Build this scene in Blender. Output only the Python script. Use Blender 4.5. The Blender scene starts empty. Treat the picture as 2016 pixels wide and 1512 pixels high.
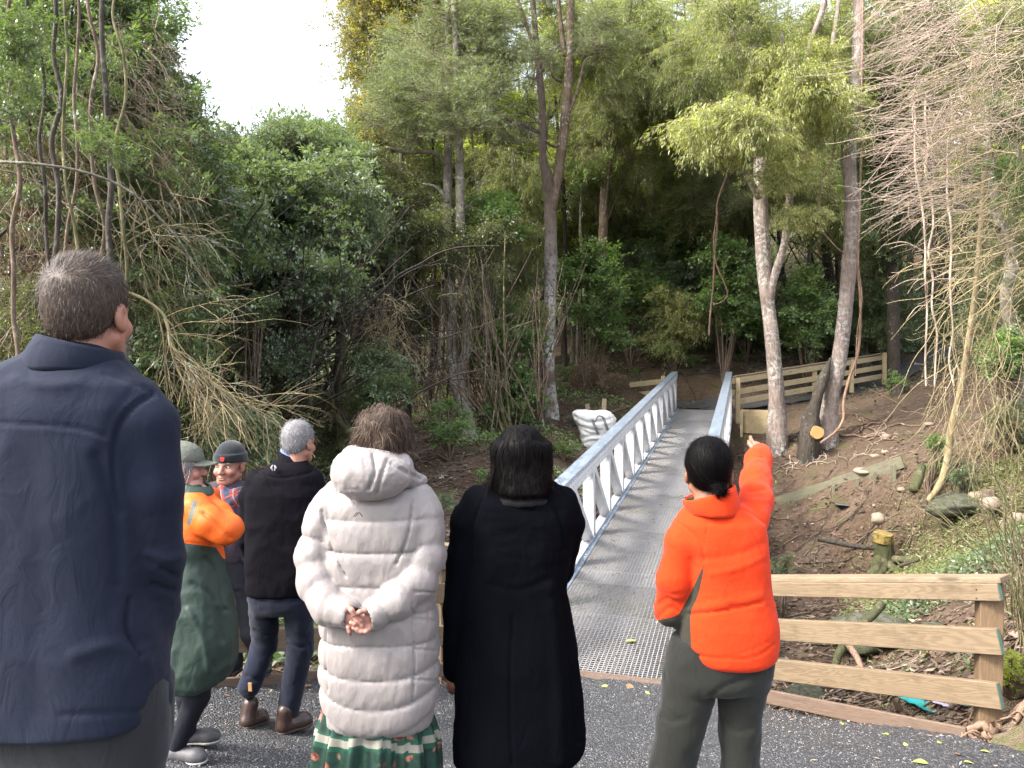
import bpy, math, random, time
import numpy as np
from mathutils import Vector, Matrix
T0 = time.time()
random.seed(7); RNG = np.random.default_rng(7)
SC = bpy.context.scene
COL = SC.collection
# ------------------------------------------------------------------ camera
FPX, CX, CY = 1514.0, 1008.0, 756.0          # focal length in photo pixels, image centre
PITCH = math.radians(1.36); CAMZ = 2.48
cam_d = bpy.data.cameras.new('camera'); cam = bpy.data.objects.new('camera', cam_d); COL.objects.link(cam)
cam.location = (0, 0, CAMZ); cam.rotation_euler = (math.radians(90) - PITCH, 0, 0)
cam_d.sensor_fit = 'HORIZONTAL'; cam_d.sensor_width = 36.0; cam_d.lens = 36.0 * FPX / 2016.0
cam_d.clip_end = 2000; cam_d.clip_start = 0.05
SC.camera = cam
# ------------------------------------------------------------------ sky, sun, exposure
SUN_EL, SUN_AZ = math.radians(46), math.radians(-112)      # azimuth from +Y (view direction), negative = left
world = bpy.data.worlds.new('World'); SC.world = world; world.use_nodes = True
wn = world.node_tree.nodes; wl = world.node_tree.links
bg = wn['Background']; bg.inputs['Strength'].default_value = 0.15
sky = wn.new('ShaderNodeTexSky'); sky.sky_type = 'NISHITA'; sky.sun_disc = False
sky.sun_elevation = SUN_EL; sky.sun_rotation = SUN_AZ
sky.air_density = 1.0; sky.dust_density = 4.0; sky.ozone_density = 1.0
hs = wn.new('ShaderNodeHueSaturation'); hs.inputs['Saturation'].default_value = 0.42; hs.inputs['Value'].default_value = 1.25
wl.new(sky.outputs[0], hs.inputs['Color']); wl.new(hs.outputs[0], bg.inputs['Color'])
sun_d = bpy.data.lights.new('sun', 'SUN'); sun_d.energy = 1.4; sun_d.angle = math.radians(10); sun_d.color = (1.0, 0.95, 0.86)
sun = bpy.data.objects.new('sun', sun_d); COL.objects.link(sun)
sdir = Vector((math.sin(SUN_AZ) * math.cos(SUN_EL), math.cos(SUN_AZ) * math.cos(SUN_EL), math.sin(SUN_EL)))
sun.rotation_euler = sdir.to_track_quat('Z', 'Y').to_euler(); sun.location = (0, 0, 40)
SC.view_settings.view_transform = 'Standard'; SC.view_settings.look = 'None'
SC.view_settings.exposure = 2.2; SC.view_settings.gamma = 1.0; SC.view_settings.use_curve_mapping = False
SC.cycles.max_bounces = 6; SC.cycles.diffuse_bounces = 3; SC.cycles.glossy_bounces = 2
SC.cycles.transmission_bounces = 3; SC.cycles.transparent_max_bounces = 6
SC.cycles.caustics_reflective = False; SC.cycles.caustics_refractive = False
SC.cycles.sample_clamp_indirect = 4.0
SC.cycles.use_denoising = True
# ------------------------------------------------------------------ helpers
def P(px, py, Z):
    """world point seen at photo pixel (px, py), Z metres in front of the camera"""
    a = (px - CX) / FPX; b = -(py - CY) / FPX; cp, sp = math.cos(PITCH), math.sin(PITCH)
    return np.array([Z * a, Z * (cp + b * sp), CAMZ + Z * (-sp + b * cp)])
def V(*a): return np.array(a, float)
def mesh(name, v, f, smooth=True, fattr=None, fmat=None):
    me = bpy.data.meshes.new(name)
    v = np.ascontiguousarray(v, dtype=np.float32)
    if isinstance(f, np.ndarray):
        k = f.shape[1]; n = len(f)
        me.vertices.add(len(v)); me.vertices.foreach_set('co', v.ravel())
        me.loops.add(n * k); me.loops.foreach_set('vertex_index', np.ascontiguousarray(f, dtype=np.int32).ravel())
        me.polygons.add(n); me.polygons.foreach_set('loop_start', np.arange(0, n * k, k, dtype=np.int32))
        try: me.polygons.foreach_set('loop_total', np.full(n, k, dtype=np.int32))
        except Exception: pass
        me.update(calc_edges=True)
    else:
        me.from_pydata([tuple(map(float, q)) for q in v], [], [tuple(map(int, q)) for q in f])
    if smooth: me.polygons.foreach_set('use_smooth', np.ones(len(me.polygons), dtype=bool))
    if fattr is not None:
        for k2, arr in fattr.items():
            at = me.attributes.new(k2, 'FLOAT', 'FACE'); at.data.foreach_set('value', np.asarray(arr, dtype=np.float32))
    if fmat is not None: me.polygons.foreach_set('material_index', np.asarray(fmat, dtype=np.int32))
    return me
def obj(name, me, mats=None, parent=None, loc=None, rot=None, scale=None, label=None, cat=None, group=None, kind=None):
    o = bpy.data.objects.new(name, me); COL.objects.link(o)
    if mats is not None and me is not None and len(me.materials) == 0:
        for m in (mats if isinstance(mats, (list, tuple)) else [mats]): me.materials.append(m)
    if parent is not None: o.parent = parent
    if loc is not None: o.location = tuple(float(q) for q in loc)
    if rot is not None: o.rotation_euler = tuple(float(q) for q in rot)
    if scale is not None: o.scale = (scale,) * 3 if isinstance(scale, (int, float)) else tuple(scale)
    if label: o['label'] = label
    if cat: o['category'] = cat
    if group: o['group'] = group
    if kind: o['kind'] = kind
    return o
def root(name, loc, label, cat, group=None, rot=None):
    o = obj(name, None, None, None, loc, rot, None, label, cat, group); o.empty_display_size = 0.1
    return o
class MB:
    """collects boxes and tubes into one mesh"""
    def __init__(s): s.v = []; s.f = []; s.n = 0
    def add(s, v, f):
        s.v.append(np.asarray(v, float)); s.f += [tuple(i + s.n for i in q) for q in f]; s.n += len(v); return s
    def box(s, c, size, rot=None, bev=0.0):
        hx, hy, hz = np.array(size) / 2.0
        if bev > 0:
            b = min(bev, hx * .45, hy * .45, hz * .45); vs = []; fs = []
            idx = {}
            for sx in (-1, 1):
                for sy in (-1, 1):
                    for sz in (-1, 1):
                        for ax in range(3):
                            q = [sx * (hx - b), sy * (hy - b), sz * (hz - b)]; q[ax] = (sx, sy, sz)[ax] * (hx, hy, hz)[ax]
                            idx[(sx, sy, sz, ax)] = len(vs); vs.append(q)
            for ax in range(3):
                a1, a2 = [i for i in range(3) if i != ax]
                for sg in (-1, 1):
                    q = []
                    for (p, r) in ((-1, -1), (1, -1), (1, 1), (-1, 1)):
                        k = [0, 0, 0]; k[ax] = sg; k[a1] = p; k[a2] = r; q.append(idx[(k[0], k[1], k[2], ax)])
                    fs.append(q)
                for p in (-1, 1):
                    for r in (-1, 1):
                        k0 = [0, 0, 0]; k1 = [0, 0, 0]; k0[ax] = -1; k1[ax] = 1
                        for k in (k0, k1): k[a1] = p; k[a2] = r
                        fs.append([idx[(*k0, a1)], idx[(*k1, a1)], idx[(*k1, a2)], idx[(*k0, a2)]])
            for sx in (-1, 1):
                for sy in (-1, 1):
                    for sz in (-1, 1): fs.append([idx[(sx, sy, sz, 0)], idx[(sx, sy, sz, 1)], idx[(sx, sy, sz, 2)]])
            v = np.array(vs)
            # consistent winding: outward
            out = []
            for q in fs:
                a, b2, c2 = v[q[0]], v[q[1]], v[q[2]]
                out.append(q if np.dot(np.cross(b2 - a, c2 - a), v[q].mean(0)) > 0 else q[::-1])
            fs = out
        else:
            v = np.array([[x, y, z] for x in (-hx, hx) for y in (-hy, hy) for z in (-hz, hz)])
            fs = [(0, 1, 3, 2), (4, 6, 7, 5), (0, 4, 5, 1), (2, 3, 7, 6), (0, 2, 6, 4), (1, 5, 7, 3)]
        if rot is not None: v = v @ np.array(rot, float).T
        return s.add(v + np.array(c, float), fs)
    def tube(s, pts, rad, n=6, cap=True):
        v, f = tube(pts, rad, n, cap); return s.add(v, f)
    def mesh(s, name, smooth=False): return mesh(name, np.concatenate(s.v), s.f, smooth)
def tube(pts, rad, n=6, cap=True):
    p = np.asarray(pts, float); m = len(p); r = np.broadcast_to(np.asarray(rad, float), (m,))
    t = np.gradient(p, axis=0); t /= np.linalg.norm(t, axis=1)[:, None] + 1e-9
    up = np.array([0, 0, 1.0]) if abs(t[0, 2]) < .9 else np.array([1.0, 0, 0])
    a = np.cross(t[0], up); a /= np.linalg.norm(a); v = []
    for i in range(m):
        a = a - t[i] * np.dot(a, t[i]); a /= np.linalg.norm(a) + 1e-9; b = np.cross(t[i], a)
        for k in range(n):
            th = 2 * math.pi * k / n; v.append(p[i] + r[i] * (math.cos(th) * a + math.sin(th) * b))
    f = []
    for i in range(m - 1):
        for k in range(n):
            k2 = (k + 1) % n; f.append((i * n + k, i * n + k2, (i + 1) * n + k2, (i + 1) * n + k))
    if cap: f.append(tuple(range(n))[::-1]); f.append(tuple((m - 1) * n + k for k in range(n)))
    return np.array(v), f
def catmull(pts, per=6):
    p = np.asarray(pts, float)
    if len(p) < 3: 
        t = np.linspace(0, 1, per + 1)[:, None]; return p[0] * (1 - t) + p[-1] * t
    q = np.vstack([2 * p[0] - p[1], p, 2 * p[-1] - p[-2]]); out = []
    for i in range(len(p) - 1):
        a, b, c, d = q[i:i + 4]
        for t in np.linspace(0, 1, per, endpoint=False):
            out.append(.5 * ((2 * b) + (-a + c) * t + (2 * a - 5 * b + 4 * c - d) * t * t + (-a + 3 * b - 3 * c + d) * t ** 3))
    out.append(p[-1]); return np.array(out)
def _h(ix, iy, iz, seed):
    n = (ix * 374761393 + iy * 668265263 + iz * 2147483647 + seed * 974634777) & 0xffffffff
    n = ((n ^ (n >> 13)) * 1274126177) & 0xffffffff
    return ((n ^ (n >> 16)) & 0xffff) / 65535.0
def vnoise(p, seed=0):
    """value noise, p (n,3) -> -1..1"""
    p = np.asarray(p, float); i = np.floor(p).astype(np.int64); f = p - i; f = f * f * (3 - 2 * f); r = 0
    for dx in (0, 1):
        for dy in (0, 1):
            for dz in (0, 1):
                w = (f[:, 0] if dx else 1 - f[:, 0]) * (f[:, 1] if dy else 1 - f[:, 1]) * (f[:, 2] if dz else 1 - f[:, 2])
                r = r + w * _h(i[:, 0] + dx, i[:, 1] + dy, i[:, 2] + dz, seed)
    return r * 2 - 1
def fbm(p, seed=0, o=3):
    p = np.asarray(p, float); r = 0; a = 1.0
    for k in range(o): r = r + a * vnoise(p * 2 ** k, seed + k); a *= .5
    return r
# ------------------------------------------------------------------ materials
class NT:
    def __init__(s, name):
        s.m = bpy.data.materials.new(name); s.m.use_nodes = True; s.t = s.m.node_tree; s.n = s.t.nodes; s.l = s.t.links
        s.b = s.n['Principled BSDF']; s.out = s.n['Material Output']
    def set(s, **k):
        for a, v in k.items():
            i = s.b.inputs[a.replace('_', ' ')]
            if hasattr(v, 'links'): s.l.new(v, i)
            else: i.default_value = v if not (isinstance(v, tuple) and len(v) == 3) else (*v, 1)
        return s
    def node(s, t, **k):
        q = s.n.new(t)
        for a, v in k.items():
            if a.startswith('i_'):
                i = q.inputs[int(a[2:])] if a[2:].isdigit() else q.inputs[a[2:].replace('_', ' ')]
                if hasattr(v, 'links'): s.l.new(v, i)
                else: i.default_value = v if not (isinstance(v, tuple) and len(v) == 3 and i.type == 'RGBA') else (*v, 1)
            else: setattr(q, a, v)
        return q
    def coord(s, which='Object', scale=(1, 1, 1)):
        c = s.node('ShaderNodeTexCoord').outputs[which]
        return s.node('ShaderNodeMapping', i_0=c, i_Scale=scale).outputs[0]
    def noise(s, co, scale, detail=3, rough=.55, dist=0.0):
        return s.node('ShaderNodeTexNoise', i_Vector=co, i_Scale=scale, i_Detail=detail, i_Roughness=rough, i_Distortion=dist).outputs['Fac']
    def vor(s, co, scale, feature='F1', out='Distance', rnd=1.0):
        return s.node('ShaderNodeTexVoronoi', i_Vector=co, i_Scale=scale, feature=feature, i_Randomness=rnd).outputs[out]
    def ramp(s, fac, stops):
        q = s.node('ShaderNodeValToRGB', i_0=fac); e = q.color_ramp.elements
        while len(e) < len(stops): e.new(.5)
        for el, (p, c) in zip(e, stops):
            el.position = p; el.color = (c, c, c, 1) if isinstance(c, (int, float)) else (*c, 1)
        return q.outputs[0]
    def mix(s, fac, a, b, mode='MIX'):
        q = s.n.new('ShaderNodeMix'); q.data_type = 'RGBA'; q.blend_type = mode
        for i, v in ((0, fac), (6, a), (7, b)):
            if hasattr(v, 'links'): s.l.new(v, q.inputs[i])
            else: q.inputs[i].default_value = v if i == 0 else (*v, 1)
        return q.outputs[2]
    def math(s, op, a, b=0.0, c=0.0):
        q = s.n.new('ShaderNodeMath'); q.operation = op
        for i, v in enumerate((a, b, c)):
            if hasattr(v, 'links'): s.l.new(v, q.inputs[i])
            else: q.inputs[i].default_value = v
        return q.outputs[0]
    def attr(s, name, out='Fac'): return s.node('ShaderNodeAttribute', attribute_name=name).outputs[out]
    def bump(s, h, strength=.3, dist=.01):
        q = s.node('ShaderNodeBump', i_Height=h, i_Strength=strength, i_Distance=dist); s.l.new(q.outputs[0], s.b.inputs['Normal']); return s
    def xyz(s, co): return s.node('ShaderNodeSeparateXYZ', i_0=co).outputs
def simple(name, col, rough=.7, metal=0.0, nscale=40, namt=.15, bump=0.0, spec=.5):
    t = NT(name); co = t.coord(); n = t.noise(co, nscale, 4)
    c = t.mix(n, tuple(q * (1 - namt) for q in col), tuple(min(1, q * (1 + namt)) for q in col))
    t.set(Base_Color=c, Roughness=rough, Metallic=metal); t.b.inputs['Specular IOR Level'].default_value = spec
    if bump: t.bump(n, bump, .004)
    return t.m
def m_timber(name, c1, c2, knot=True, green=0.0, rough=.75):
    t = NT(name); co = t.coord('Object'); oi = t.node('ShaderNodeObjectInfo').outputs['Random']
    off = t.node('ShaderNodeCombineXYZ', i_0=t.math('MULTIPLY', oi, 17.0), i_1=t.math('MULTIPLY', oi, 5.0), i_2=t.math('MULTIPLY', oi, 9.0)).outputs[0]
    co = t.node('ShaderNodeVectorMath', operation='ADD', i_0=co, i_1=off).outputs[0]
    st = t.node('ShaderNodeMapping', i_0=co, i_Scale=(.45, 5, 5)).outputs[0]
    ring = t.noise(st, 2.2, 3, .5, 1.2)
    w = t.math('SINE', t.math('MULTIPLY', ring, 70.0)); w = t.math('MULTIPLY_ADD', w, .5, .5)
    fine = t.noise(t.node('ShaderNodeMapping', i_0=co, i_Scale=(3, 160, 160)).outputs[0], 1.0, 3)
    big = t.noise(co, 1.7, 2)
    f = t.math('ADD', t.math('MULTIPLY', w, .38), t.math('MULTIPLY', fine, .45)); f = t.math('ADD', f, t.math('MULTIPLY', big, .35))
    c = t.ramp(f, [(.15, c2), (.85, c1)])
    if knot:
        kv = t.vor(t.node('ShaderNodeMapping', i_0=co, i_Scale=(1.6, 5.5, 5.5)).outputs[0], 1.0)
        k = t.ramp(kv, [(.07, 1.0), (.13, 0.0)]); c = t.mix(t.math('MULTIPLY', k, .75), c, tuple(q * .42 for q in c2))
    st2 = t.ramp(t.noise(co, 5.0, 5, .7), [(.52, 0.0), (.75, .55)]); c = t.mix(st2, c, tuple(q * .55 for q in c2))
    if green: c = t.mix(t.math('MULTIPLY', t.ramp(t.noise(co, 3.0, 4), [(.4, 0.0), (.6, 1.0)]), green), c, (.10, .14, .05))
    t.set(Base_Color=c, Roughness=rough); t.bump(f, .35, .003); return t.m
def m_bark(name, c1, c2, lichen=(.45, .47, .42), lamt=.5, moss=0.0, vs=1.0, bstr=.8, ztop=None):
    t = NT(name); co = t.coord('Object'); st = t.node('ShaderNodeMapping', i_0=co, i_Scale=(9 * vs, 9 * vs, 2.0 * vs)).outputs[0]
    a = t.noise(st, 2.0, 6, .65, .6); v = t.vor(st, 2.6)
    h = t.math('ADD', a, t.math('MULTIPLY', v, .5))
    c = t.ramp(h, [(.35, c2), (.8, c1)])
    c = t.mix(t.ramp(t.noise(co, 2.3, 3), [(.4, 0.0), (.65, .5)]), c, tuple(q * .5 for q in c2))
    if lamt:
        l = t.ramp(t.noise(co, 13, 5, .6, .4), [(.60 - .13 * lamt, 0.0), (.66 - .12 * lamt, 1.0)]); big = t.ramp(t.noise(co, 1.2, 2), [(.38, 0.0), (.58, 1.0)])
        la_ = t.math('MULTIPLY', t.math('MULTIPLY', l, big), .85)
        if ztop: la_ = t.math('MULTIPLY', la_, t.ramp(t.math('DIVIDE', t.math('ADD', t.xyz(co)[2], t.math('MULTIPLY', big, .6)), ztop), [(.5, 1.0), (1.0, 0.0)]))
        c = t.mix(la_, c, lichen)
    if moss:
        mo = t.ramp(t.noise(co, 4.0, 4), [(.62 - .3 * moss, 0.0), (.75 - .3 * moss, 1.0)]); c = t.mix(t.math('MULTIPLY', mo, .8), c, (.045, .052, .018))
    t.set(Base_Color=c, Roughness=.9); t.b.inputs['Specular IOR Level'].default_value = .25; t.bump(h, bstr, .03); return t.m
def m_leaf(name, c1, c2, c3=None, trans=.45, rough=.42, spec=.5):
    """foliage: colour varies by leaf (face attribute lr), by clump (object random) and by position"""
    K = 1.5; c1, c2, c3 = [tuple(min(.6, q * K) for q in c) if c else None for c in (c1, c2, c3)]
    t = NT(name); lr = t.attr('lr'); oi = t.node('ShaderNodeObjectInfo').outputs['Random']
    geo = t.node('ShaderNodeNewGeometry').outputs['Position']
    pn = t.noise(geo, .9, 2)
    f = t.math('ADD', t.math('MULTIPLY', lr, .55), t.math('ADD', t.math('MULTIPLY', oi, .22), t.math('MULTIPLY', pn, .35)))
    st = [(.2, c1), (.8, c2)]
    if c3: st.append((.97, c3))
    c = t.ramp(f, st)
    t.set(Base_Color=c, Roughness=rough); t.b.inputs['Specular IOR Level'].default_value = spec
    tr = t.node('ShaderNodeBsdfTranslucent'); tc = t.mix(1.0, c, (1.5, 1.6, .55), 'MULTIPLY'); t.l.new(tc, tr.inputs['Color'])
    mx = t.node('ShaderNodeMixShader'); mx.inputs[0].default_value = trans
    t.l.new(t.b.outputs[0], mx.inputs[1]); t.l.new(tr.outputs[0], mx.inputs[2]); t.l.new(mx.outputs[0], t.out.inputs['Surface'])
    return t.m
# ================================================================== terrain
def tps_fit(pts, lam=0.02):
    p = np.array(pts, float); n = len(p); d = np.linalg.norm(p[:, None, :2] - p[None, :, :2], axis=2)
    K = np.where(d > 0, d * d * np.log(d + 1e-12), 0) + lam * np.eye(n); Q = np.hstack([np.ones((n, 1)), p[:, :2]])
    A = np.zeros((n + 3, n + 3)); A[:n, :n] = K; A[:n, n:] = Q; A[n:, :n] = Q.T
    w = np.linalg.solve(A, np.concatenate([p[:, 2], np.zeros(3)]))
    def ev(x, y):
        x = np.atleast_1d(np.asarray(x, float)); y = np.atleast_1d(np.asarray(y, float)); sh = x.shape; x = x.ravel(); y = y.ravel()
        d = np.hypot(x[:, None] - p[None, :, 0], y[:, None] - p[None, :, 1])
        r = np.where(d > 0, d * d * np.log(d + 1e-12), 0) @ w[:n] + w[n] + w[n + 1] * x + w[n + 2] * y
        return r.reshape(sh)
    return ev
PATH_CTRL = [(1.0, -3, CAMZ - 1.35), (-4, -2, CAMZ - 1.4), (5, -2, CAMZ - 1.4), (0, 0, CAMZ - 1.5), (-1.1, 1.9, CAMZ - 1.66), (0, 3, CAMZ - 1.86), (1.2, 3.1, CAMZ - 1.92)]
PATH_CTRL += [tuple(P(570, 1420, 4.6)), tuple(P(630, 1332, 5.25)), tuple(P(405, 1346, 4.65)), tuple(P(870, 1335, 6.15)), tuple(P(1038, 1306, 6.45)),
              tuple(P(1430, 1352, 6.0)), tuple(P(1520, 1388, 5.72)), tuple(P(1905, 1450, 4.42)), (3.6, 2.5, CAMZ - 1.95), (-3.5, 3.2, CAMZ - 1.75), (0.3, 4.6, CAMZ - 2.2)]
path_z = tps_fit(PATH_CTRL, .05)
# outline of the asphalt (world xy), far side first
E_L2, E_L1, E_BL = P(300, 1352, 4.4), P(630, 1332, 5.25), P(1030, 1312, 6.42)
E_BR, E_R1 = P(1425, 1356, 5.98), P(1905, 1450, 4.42)
E_R2 = E_R1 + (E_R1 - E_BR) * .35
PATH_POLY = np.array([[-7.5, -6], [-6.5, 3.2], E_L2[:2], E_L1[:2], E_BL[:2], E_BR[:2], E_R1[:2], E_R2[:2] + V(.2, -.5), [4.6, 1.5], [5.5, -6]])
def in_poly(x, y, poly):
    x = np.asarray(x, float); y = np.asarray(y, float); r = np.zeros(x.shape, bool); n = len(poly)
    for i in range(n):
        x1, y1 = poly[i]; x2, y2 = poly[(i + 1) % n]
        c = ((y1 > y) != (y2 > y)) & (x < (x2 - x1) * (y - y1) / (y2 - y1 + 1e-12) + x1); r ^= c
    return r
def dist_poly(x, y, poly):
    d = np.full(np.shape(x), 1e9); n = len(poly)
    for i in range(n):
        a = poly[i]; b = poly[(i + 1) % n]; ab = b - a; t = np.clip(((x - a[0]) * ab[0] + (y - a[1]) * ab[1]) / (ab @ ab), 0, 1)
        d = np.minimum(d, np.hypot(x - a[0] - t * ab[0], y - a[1] - t * ab[1]))
    return d
G = [ # pixel, pixel, distance of spots on the ground
 (1600, 1340, 7.3), (1700, 1275, 8.6), (1740, 1140, 12), (1550, 1135, 12.5), (1540, 1370, 6.9), (1400, 1300, 8.0), (1400, 1150, 12),
 (1520, 992, 15.5), (1640, 950, 14.6), (1775, 912, 13.6), (1900, 1010, 11.3), (2010, 1020, 10.3), (1980, 850, 14), (1850, 752, 20), (1743, 757, 24.5), (1600, 790, 22.5),
 (1450, 824, 20.6), (1540, 862, 18), (1640, 882, 17), (1750, 850, 17), (1480, 900, 18), (1462, 868, 19.6),
 (1370, 806, 22.2), (1370, 796, 23.2), (1370, 742, 24.3), (1370, 700, 27), (1370, 668, 31), (1600, 705, 27.5), (1750, 690, 29), (1900, 655, 30), (2050, 640, 24),
 (1085, 824, 19), (1165, 880, 17), (1240, 806, 21), (1250, 760, 23.5), (1200, 735, 26), (920, 868, 16), (1000, 905, 14.5), (870, 965, 12.5), (900, 1075, 10.5), (1000, 1010, 12.5),
 (1150, 1100, 12), (1200, 1000, 14), (1300, 950, 17), (1350, 880, 19.5), (700, 1170, 8.5), (870, 1190, 8.2), (450, 1290, 6.3), (300, 1120, 9), (600, 1000, 12), (600, 880, 16), (300, 850, 15),
 (100, 700, 14), (-200, 700, 10), (700, 835, 20), (800, 850, 17.5), (700, 790, 28), (2030, 1330, 4.4), (2080, 1180, 5.2), (2040, 1060, 8.0), (1930, 1440, 4.7), (1985, 1420, 4.7), (1250, 1380, 7.4), (1100, 1260, 8.4)]
gp = [tuple(P(*g)) for g in G]
gp += [(-26, 30, 2.2), (-10, 45, 2.6), (5, 45, 6.5), (18, 45, 9), (35, 40, 10), (0, 75, 13), (40, 75, 22), (-50, 75, 6), (-40, 10, 4), (-12, 5, 2.8), (-14, -8, 3.2), (-9, 0, 1.9),
       (9, 3, 2.6), (12, 8, 3.6), (20, 15, 5), (32, 20, 8), (9, -6, 2.4), (25, -8, 6), (0, -15, 1.4), (-30, -15, 4), (4.6, 6.0, .55), (3.0, 7.5, -.95)]
ground_raw = tps_fit(gp, .02)
def ground_z(x, y, noise=True):
    x = np.atleast_1d(np.asarray(x, float)); y = np.atleast_1d(np.asarray(y, float))
    z = ground_raw(x, y); q = np.stack([x.ravel(), y.ravel(), 0 * x.ravel()], 1)
    n = (fbm(q * 1.1, 3, 4) * .05 + fbm(q * .33, 9, 2) * .09).reshape(x.shape)
    ins = in_poly(x, y, PATH_POLY); d = dist_poly(x, y, PATH_POLY); sd = np.where(ins, -d, d)
    n = n * np.clip((sd - .05) / .8, 0, 1)
    # far footpath bench beyond the bridge stays smooth
    z = z + n
    pz = path_z(x, y)
    w = np.clip(sd / .55, 0, 1); w = w * w * (3 - 2 * w)
    near = pz - .035 - .02 * np.clip(sd / .1, 0, 1)
    return np.where(sd < 0, pz - .04, near * (1 - w) + np.minimum(z, 99) * w)
def gz(x, y): return float(ground_z([x], [y])[0])
def grid_axis(lo, hi, segs):
    out = [lo]; 
    for a, b, s in segs: out += list(np.arange(a, b, s))
    out.append(hi); return np.unique(np.round(out, 4))
gx = grid_axis(-90, 90, [(-80, -24, 3.0), (-24, -10, .5), (-10, 11, .12), (11, 24, .4), (24, 80, 3.0)])
gy = grid_axis(-40, 110, [(-38, -6, 2.0), (-6, 3, .4), (3, 17, .12), (17, 27, .16), (27, 45, .6), (45, 110, 3.0)])
XX, YY = np.meshgrid(gx, gy, indexing='ij'); ZZ = ground_z(XX, YY)
def grid_mesh(name, X, Y, Z):
    nx, ny = X.shape; v = np.stack([X, Y, Z], -1).reshape(-1, 3); i = np.arange(nx * ny).reshape(nx, ny)
    f = np.stack([i[:-1, :-1], i[1:, :-1], i[1:, 1:], i[:-1, 1:]], -1).reshape(-1, 4); return mesh(name, v, f)
# ground: leaf mould, bare clay where it was cut, moss
t = NT('forest_floor'); geo = t.node('ShaderNodeNewGeometry').outputs['Position']
n1 = t.noise(geo, 1.1, 4, .6); n2 = t.noise(geo, 14, 5, .7); n3 = t.noise(geo, 60, 3)
c = t.ramp(n2, [(.3, (.030, .020, .013)), (.55, (.082, .054, .036)), (.75, (.14, .094, .062))])
c = t.mix(t.ramp(n1, [(.42, 0.0), (.6, 1.0)]), c, t.ramp(n2, [(.3, (.07, .045, .03)), (.7, (.16, .115, .085))]))
s = t.xyz(geo)
def blob(px, py, Z, r, zr=None):
    a = P(px, py, Z); q = t.node('ShaderNodeVectorMath', operation='DISTANCE', i_0=geo, i_1=tuple(a)).outputs['Value']
    q = t.math('ADD', q, t.math('MULTIPLY', t.math('SUBTRACT', n1, .5), r * 1.2))
    return t.ramp(t.math('DIVIDE', q, r), [(.62, 1.0), (1.0, 0.0)])
clay = t.math('MAXIMUM', blob(1370, 760, 23.6, 2.2), blob(1270, 790, 21.8, 1.2))
c = t.mix(clay, c, t.ramp(n2, [(.3, (.055, .036, .023)), (.7, (.15, .10, .062))]))
bare = t.math('MAXIMUM', blob(1680, 830, 19, 3.6), blob(1750, 880, 15, 2.2)); bare = t.math('MAXIMUM', bare, blob(1540, 900, 17, 2.0))
c = t.mix(t.math('MULTIPLY', bare, .85), c, t.ramp(n2, [(.3, (.066, .044, .030)), (.72, (.165, .118, .082))]))
dirt = blob(1760, 1420, 5.0, 1.0); c = t.mix(t.math('MULTIPLY', dirt, .8), c, (.22, .16, .12))
mo = t.math('MULTIPLY', t.ramp(t.noise(geo, 1.8, 3), [(.56, 0.0), (.66, 1.0)]), t.ramp(n2, [(.4, 0.0), (.6, 1.0)]))
c = t.mix(t.math('MULTIPLY', mo, .7), c, (.06, .085, .018))
t.set(Base_Color=c, Roughness=.95); t.b.inputs['Specular IOR Level'].default_value = .2
t.bump(t.math('ADD', n2, t.math('MULTIPLY', n3, .5)), .9, .05); M_GROUND = t.m
obj('ground', grid_mesh('ground', XX, YY, ZZ), M_GROUND, kind='structure')
# asphalt path: chip seal
t = NT('asphalt'); geo = t.node('ShaderNodeNewGeometry').outputs['Position']
v1 = t.vor(geo, 95); v2 = t.vor(geo, 95, out='Color'); v3 = t.vor(geo, 230, out='Color'); n = t.noise(geo, 2.2, 4, .6); nf = t.noise(geo, 30, 4, .7)
chip = t.node('ShaderNodeSeparateXYZ', i_0=v2).outputs[0]; ch2 = t.node('ShaderNodeSeparateXYZ', i_0=v3).outputs[1]
c = t.ramp(chip, [(.0, (.012, .0125, .015)), (.6, (.032, .033, .037)), (.86, (.075, .075, .078)), (.97, (.17, .17, .165))])
c = t.mix(.35, c, t.ramp(ch2, [(.0, (.012, .012, .014)), (.85, (.055, .055, .06)), (1.0, (.16, .16, .16))]))
c = t.mix(t.ramp(n, [(.5, 0.0), (.75, .45)]), c, (.05, .044, .038)); dd_ = t.noise(geo, 5.5, 5, .7); c = t.mix(t.ramp(dd_, [(.56, 0.0), (.68, .5)]), c, (.018, .0175, .018))
t.set(Base_Color=c, Roughness=t.ramp(nf, [(.3, .42), (.7, .75)]))
t.bump(t.math('ADD', t.math('MULTIPLY', v1, -1.0), t.math('MULTIPLY', nf, .8)), .9, .012); M_ASPH = t.m
px_ = np.arange(-7.6, 5.6, .07); py_ = np.arange(-6, 6.7, .07)
PX, PY = np.meshgrid(px_, py_, indexing='ij'); q = np.stack([PX.ravel(), PY.ravel(), 0 * PX.ravel()], 1)
PZ = path_z(PX, PY) + (fbm(q * 3, 5, 3) * .006).reshape(PX.shape)
me = grid_mesh('path', PX, PY, PZ)
cx = .5 * (PX[:-1, :-1] + PX[1:, 1:]).ravel(); cy = .5 * (PY[:-1, :-1] + PY[1:, 1:]).ravel()
keep = in_poly(cx, cy, PATH_POLY)
nx, ny = PX.shape; i = np.arange(nx * ny).reshape(nx, ny)
f = np.stack([i[:-1, :-1], i[1:, :-1], i[1:, 1:], i[:-1, 1:]], -1).reshape(-1, 4)[keep]
used = np.unique(f); rm = np.full(nx * ny, -1); rm[used] = np.arange(len(used))
vv = np.stack([PX, PY, PZ], -1).reshape(-1, 3)[used]
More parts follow.
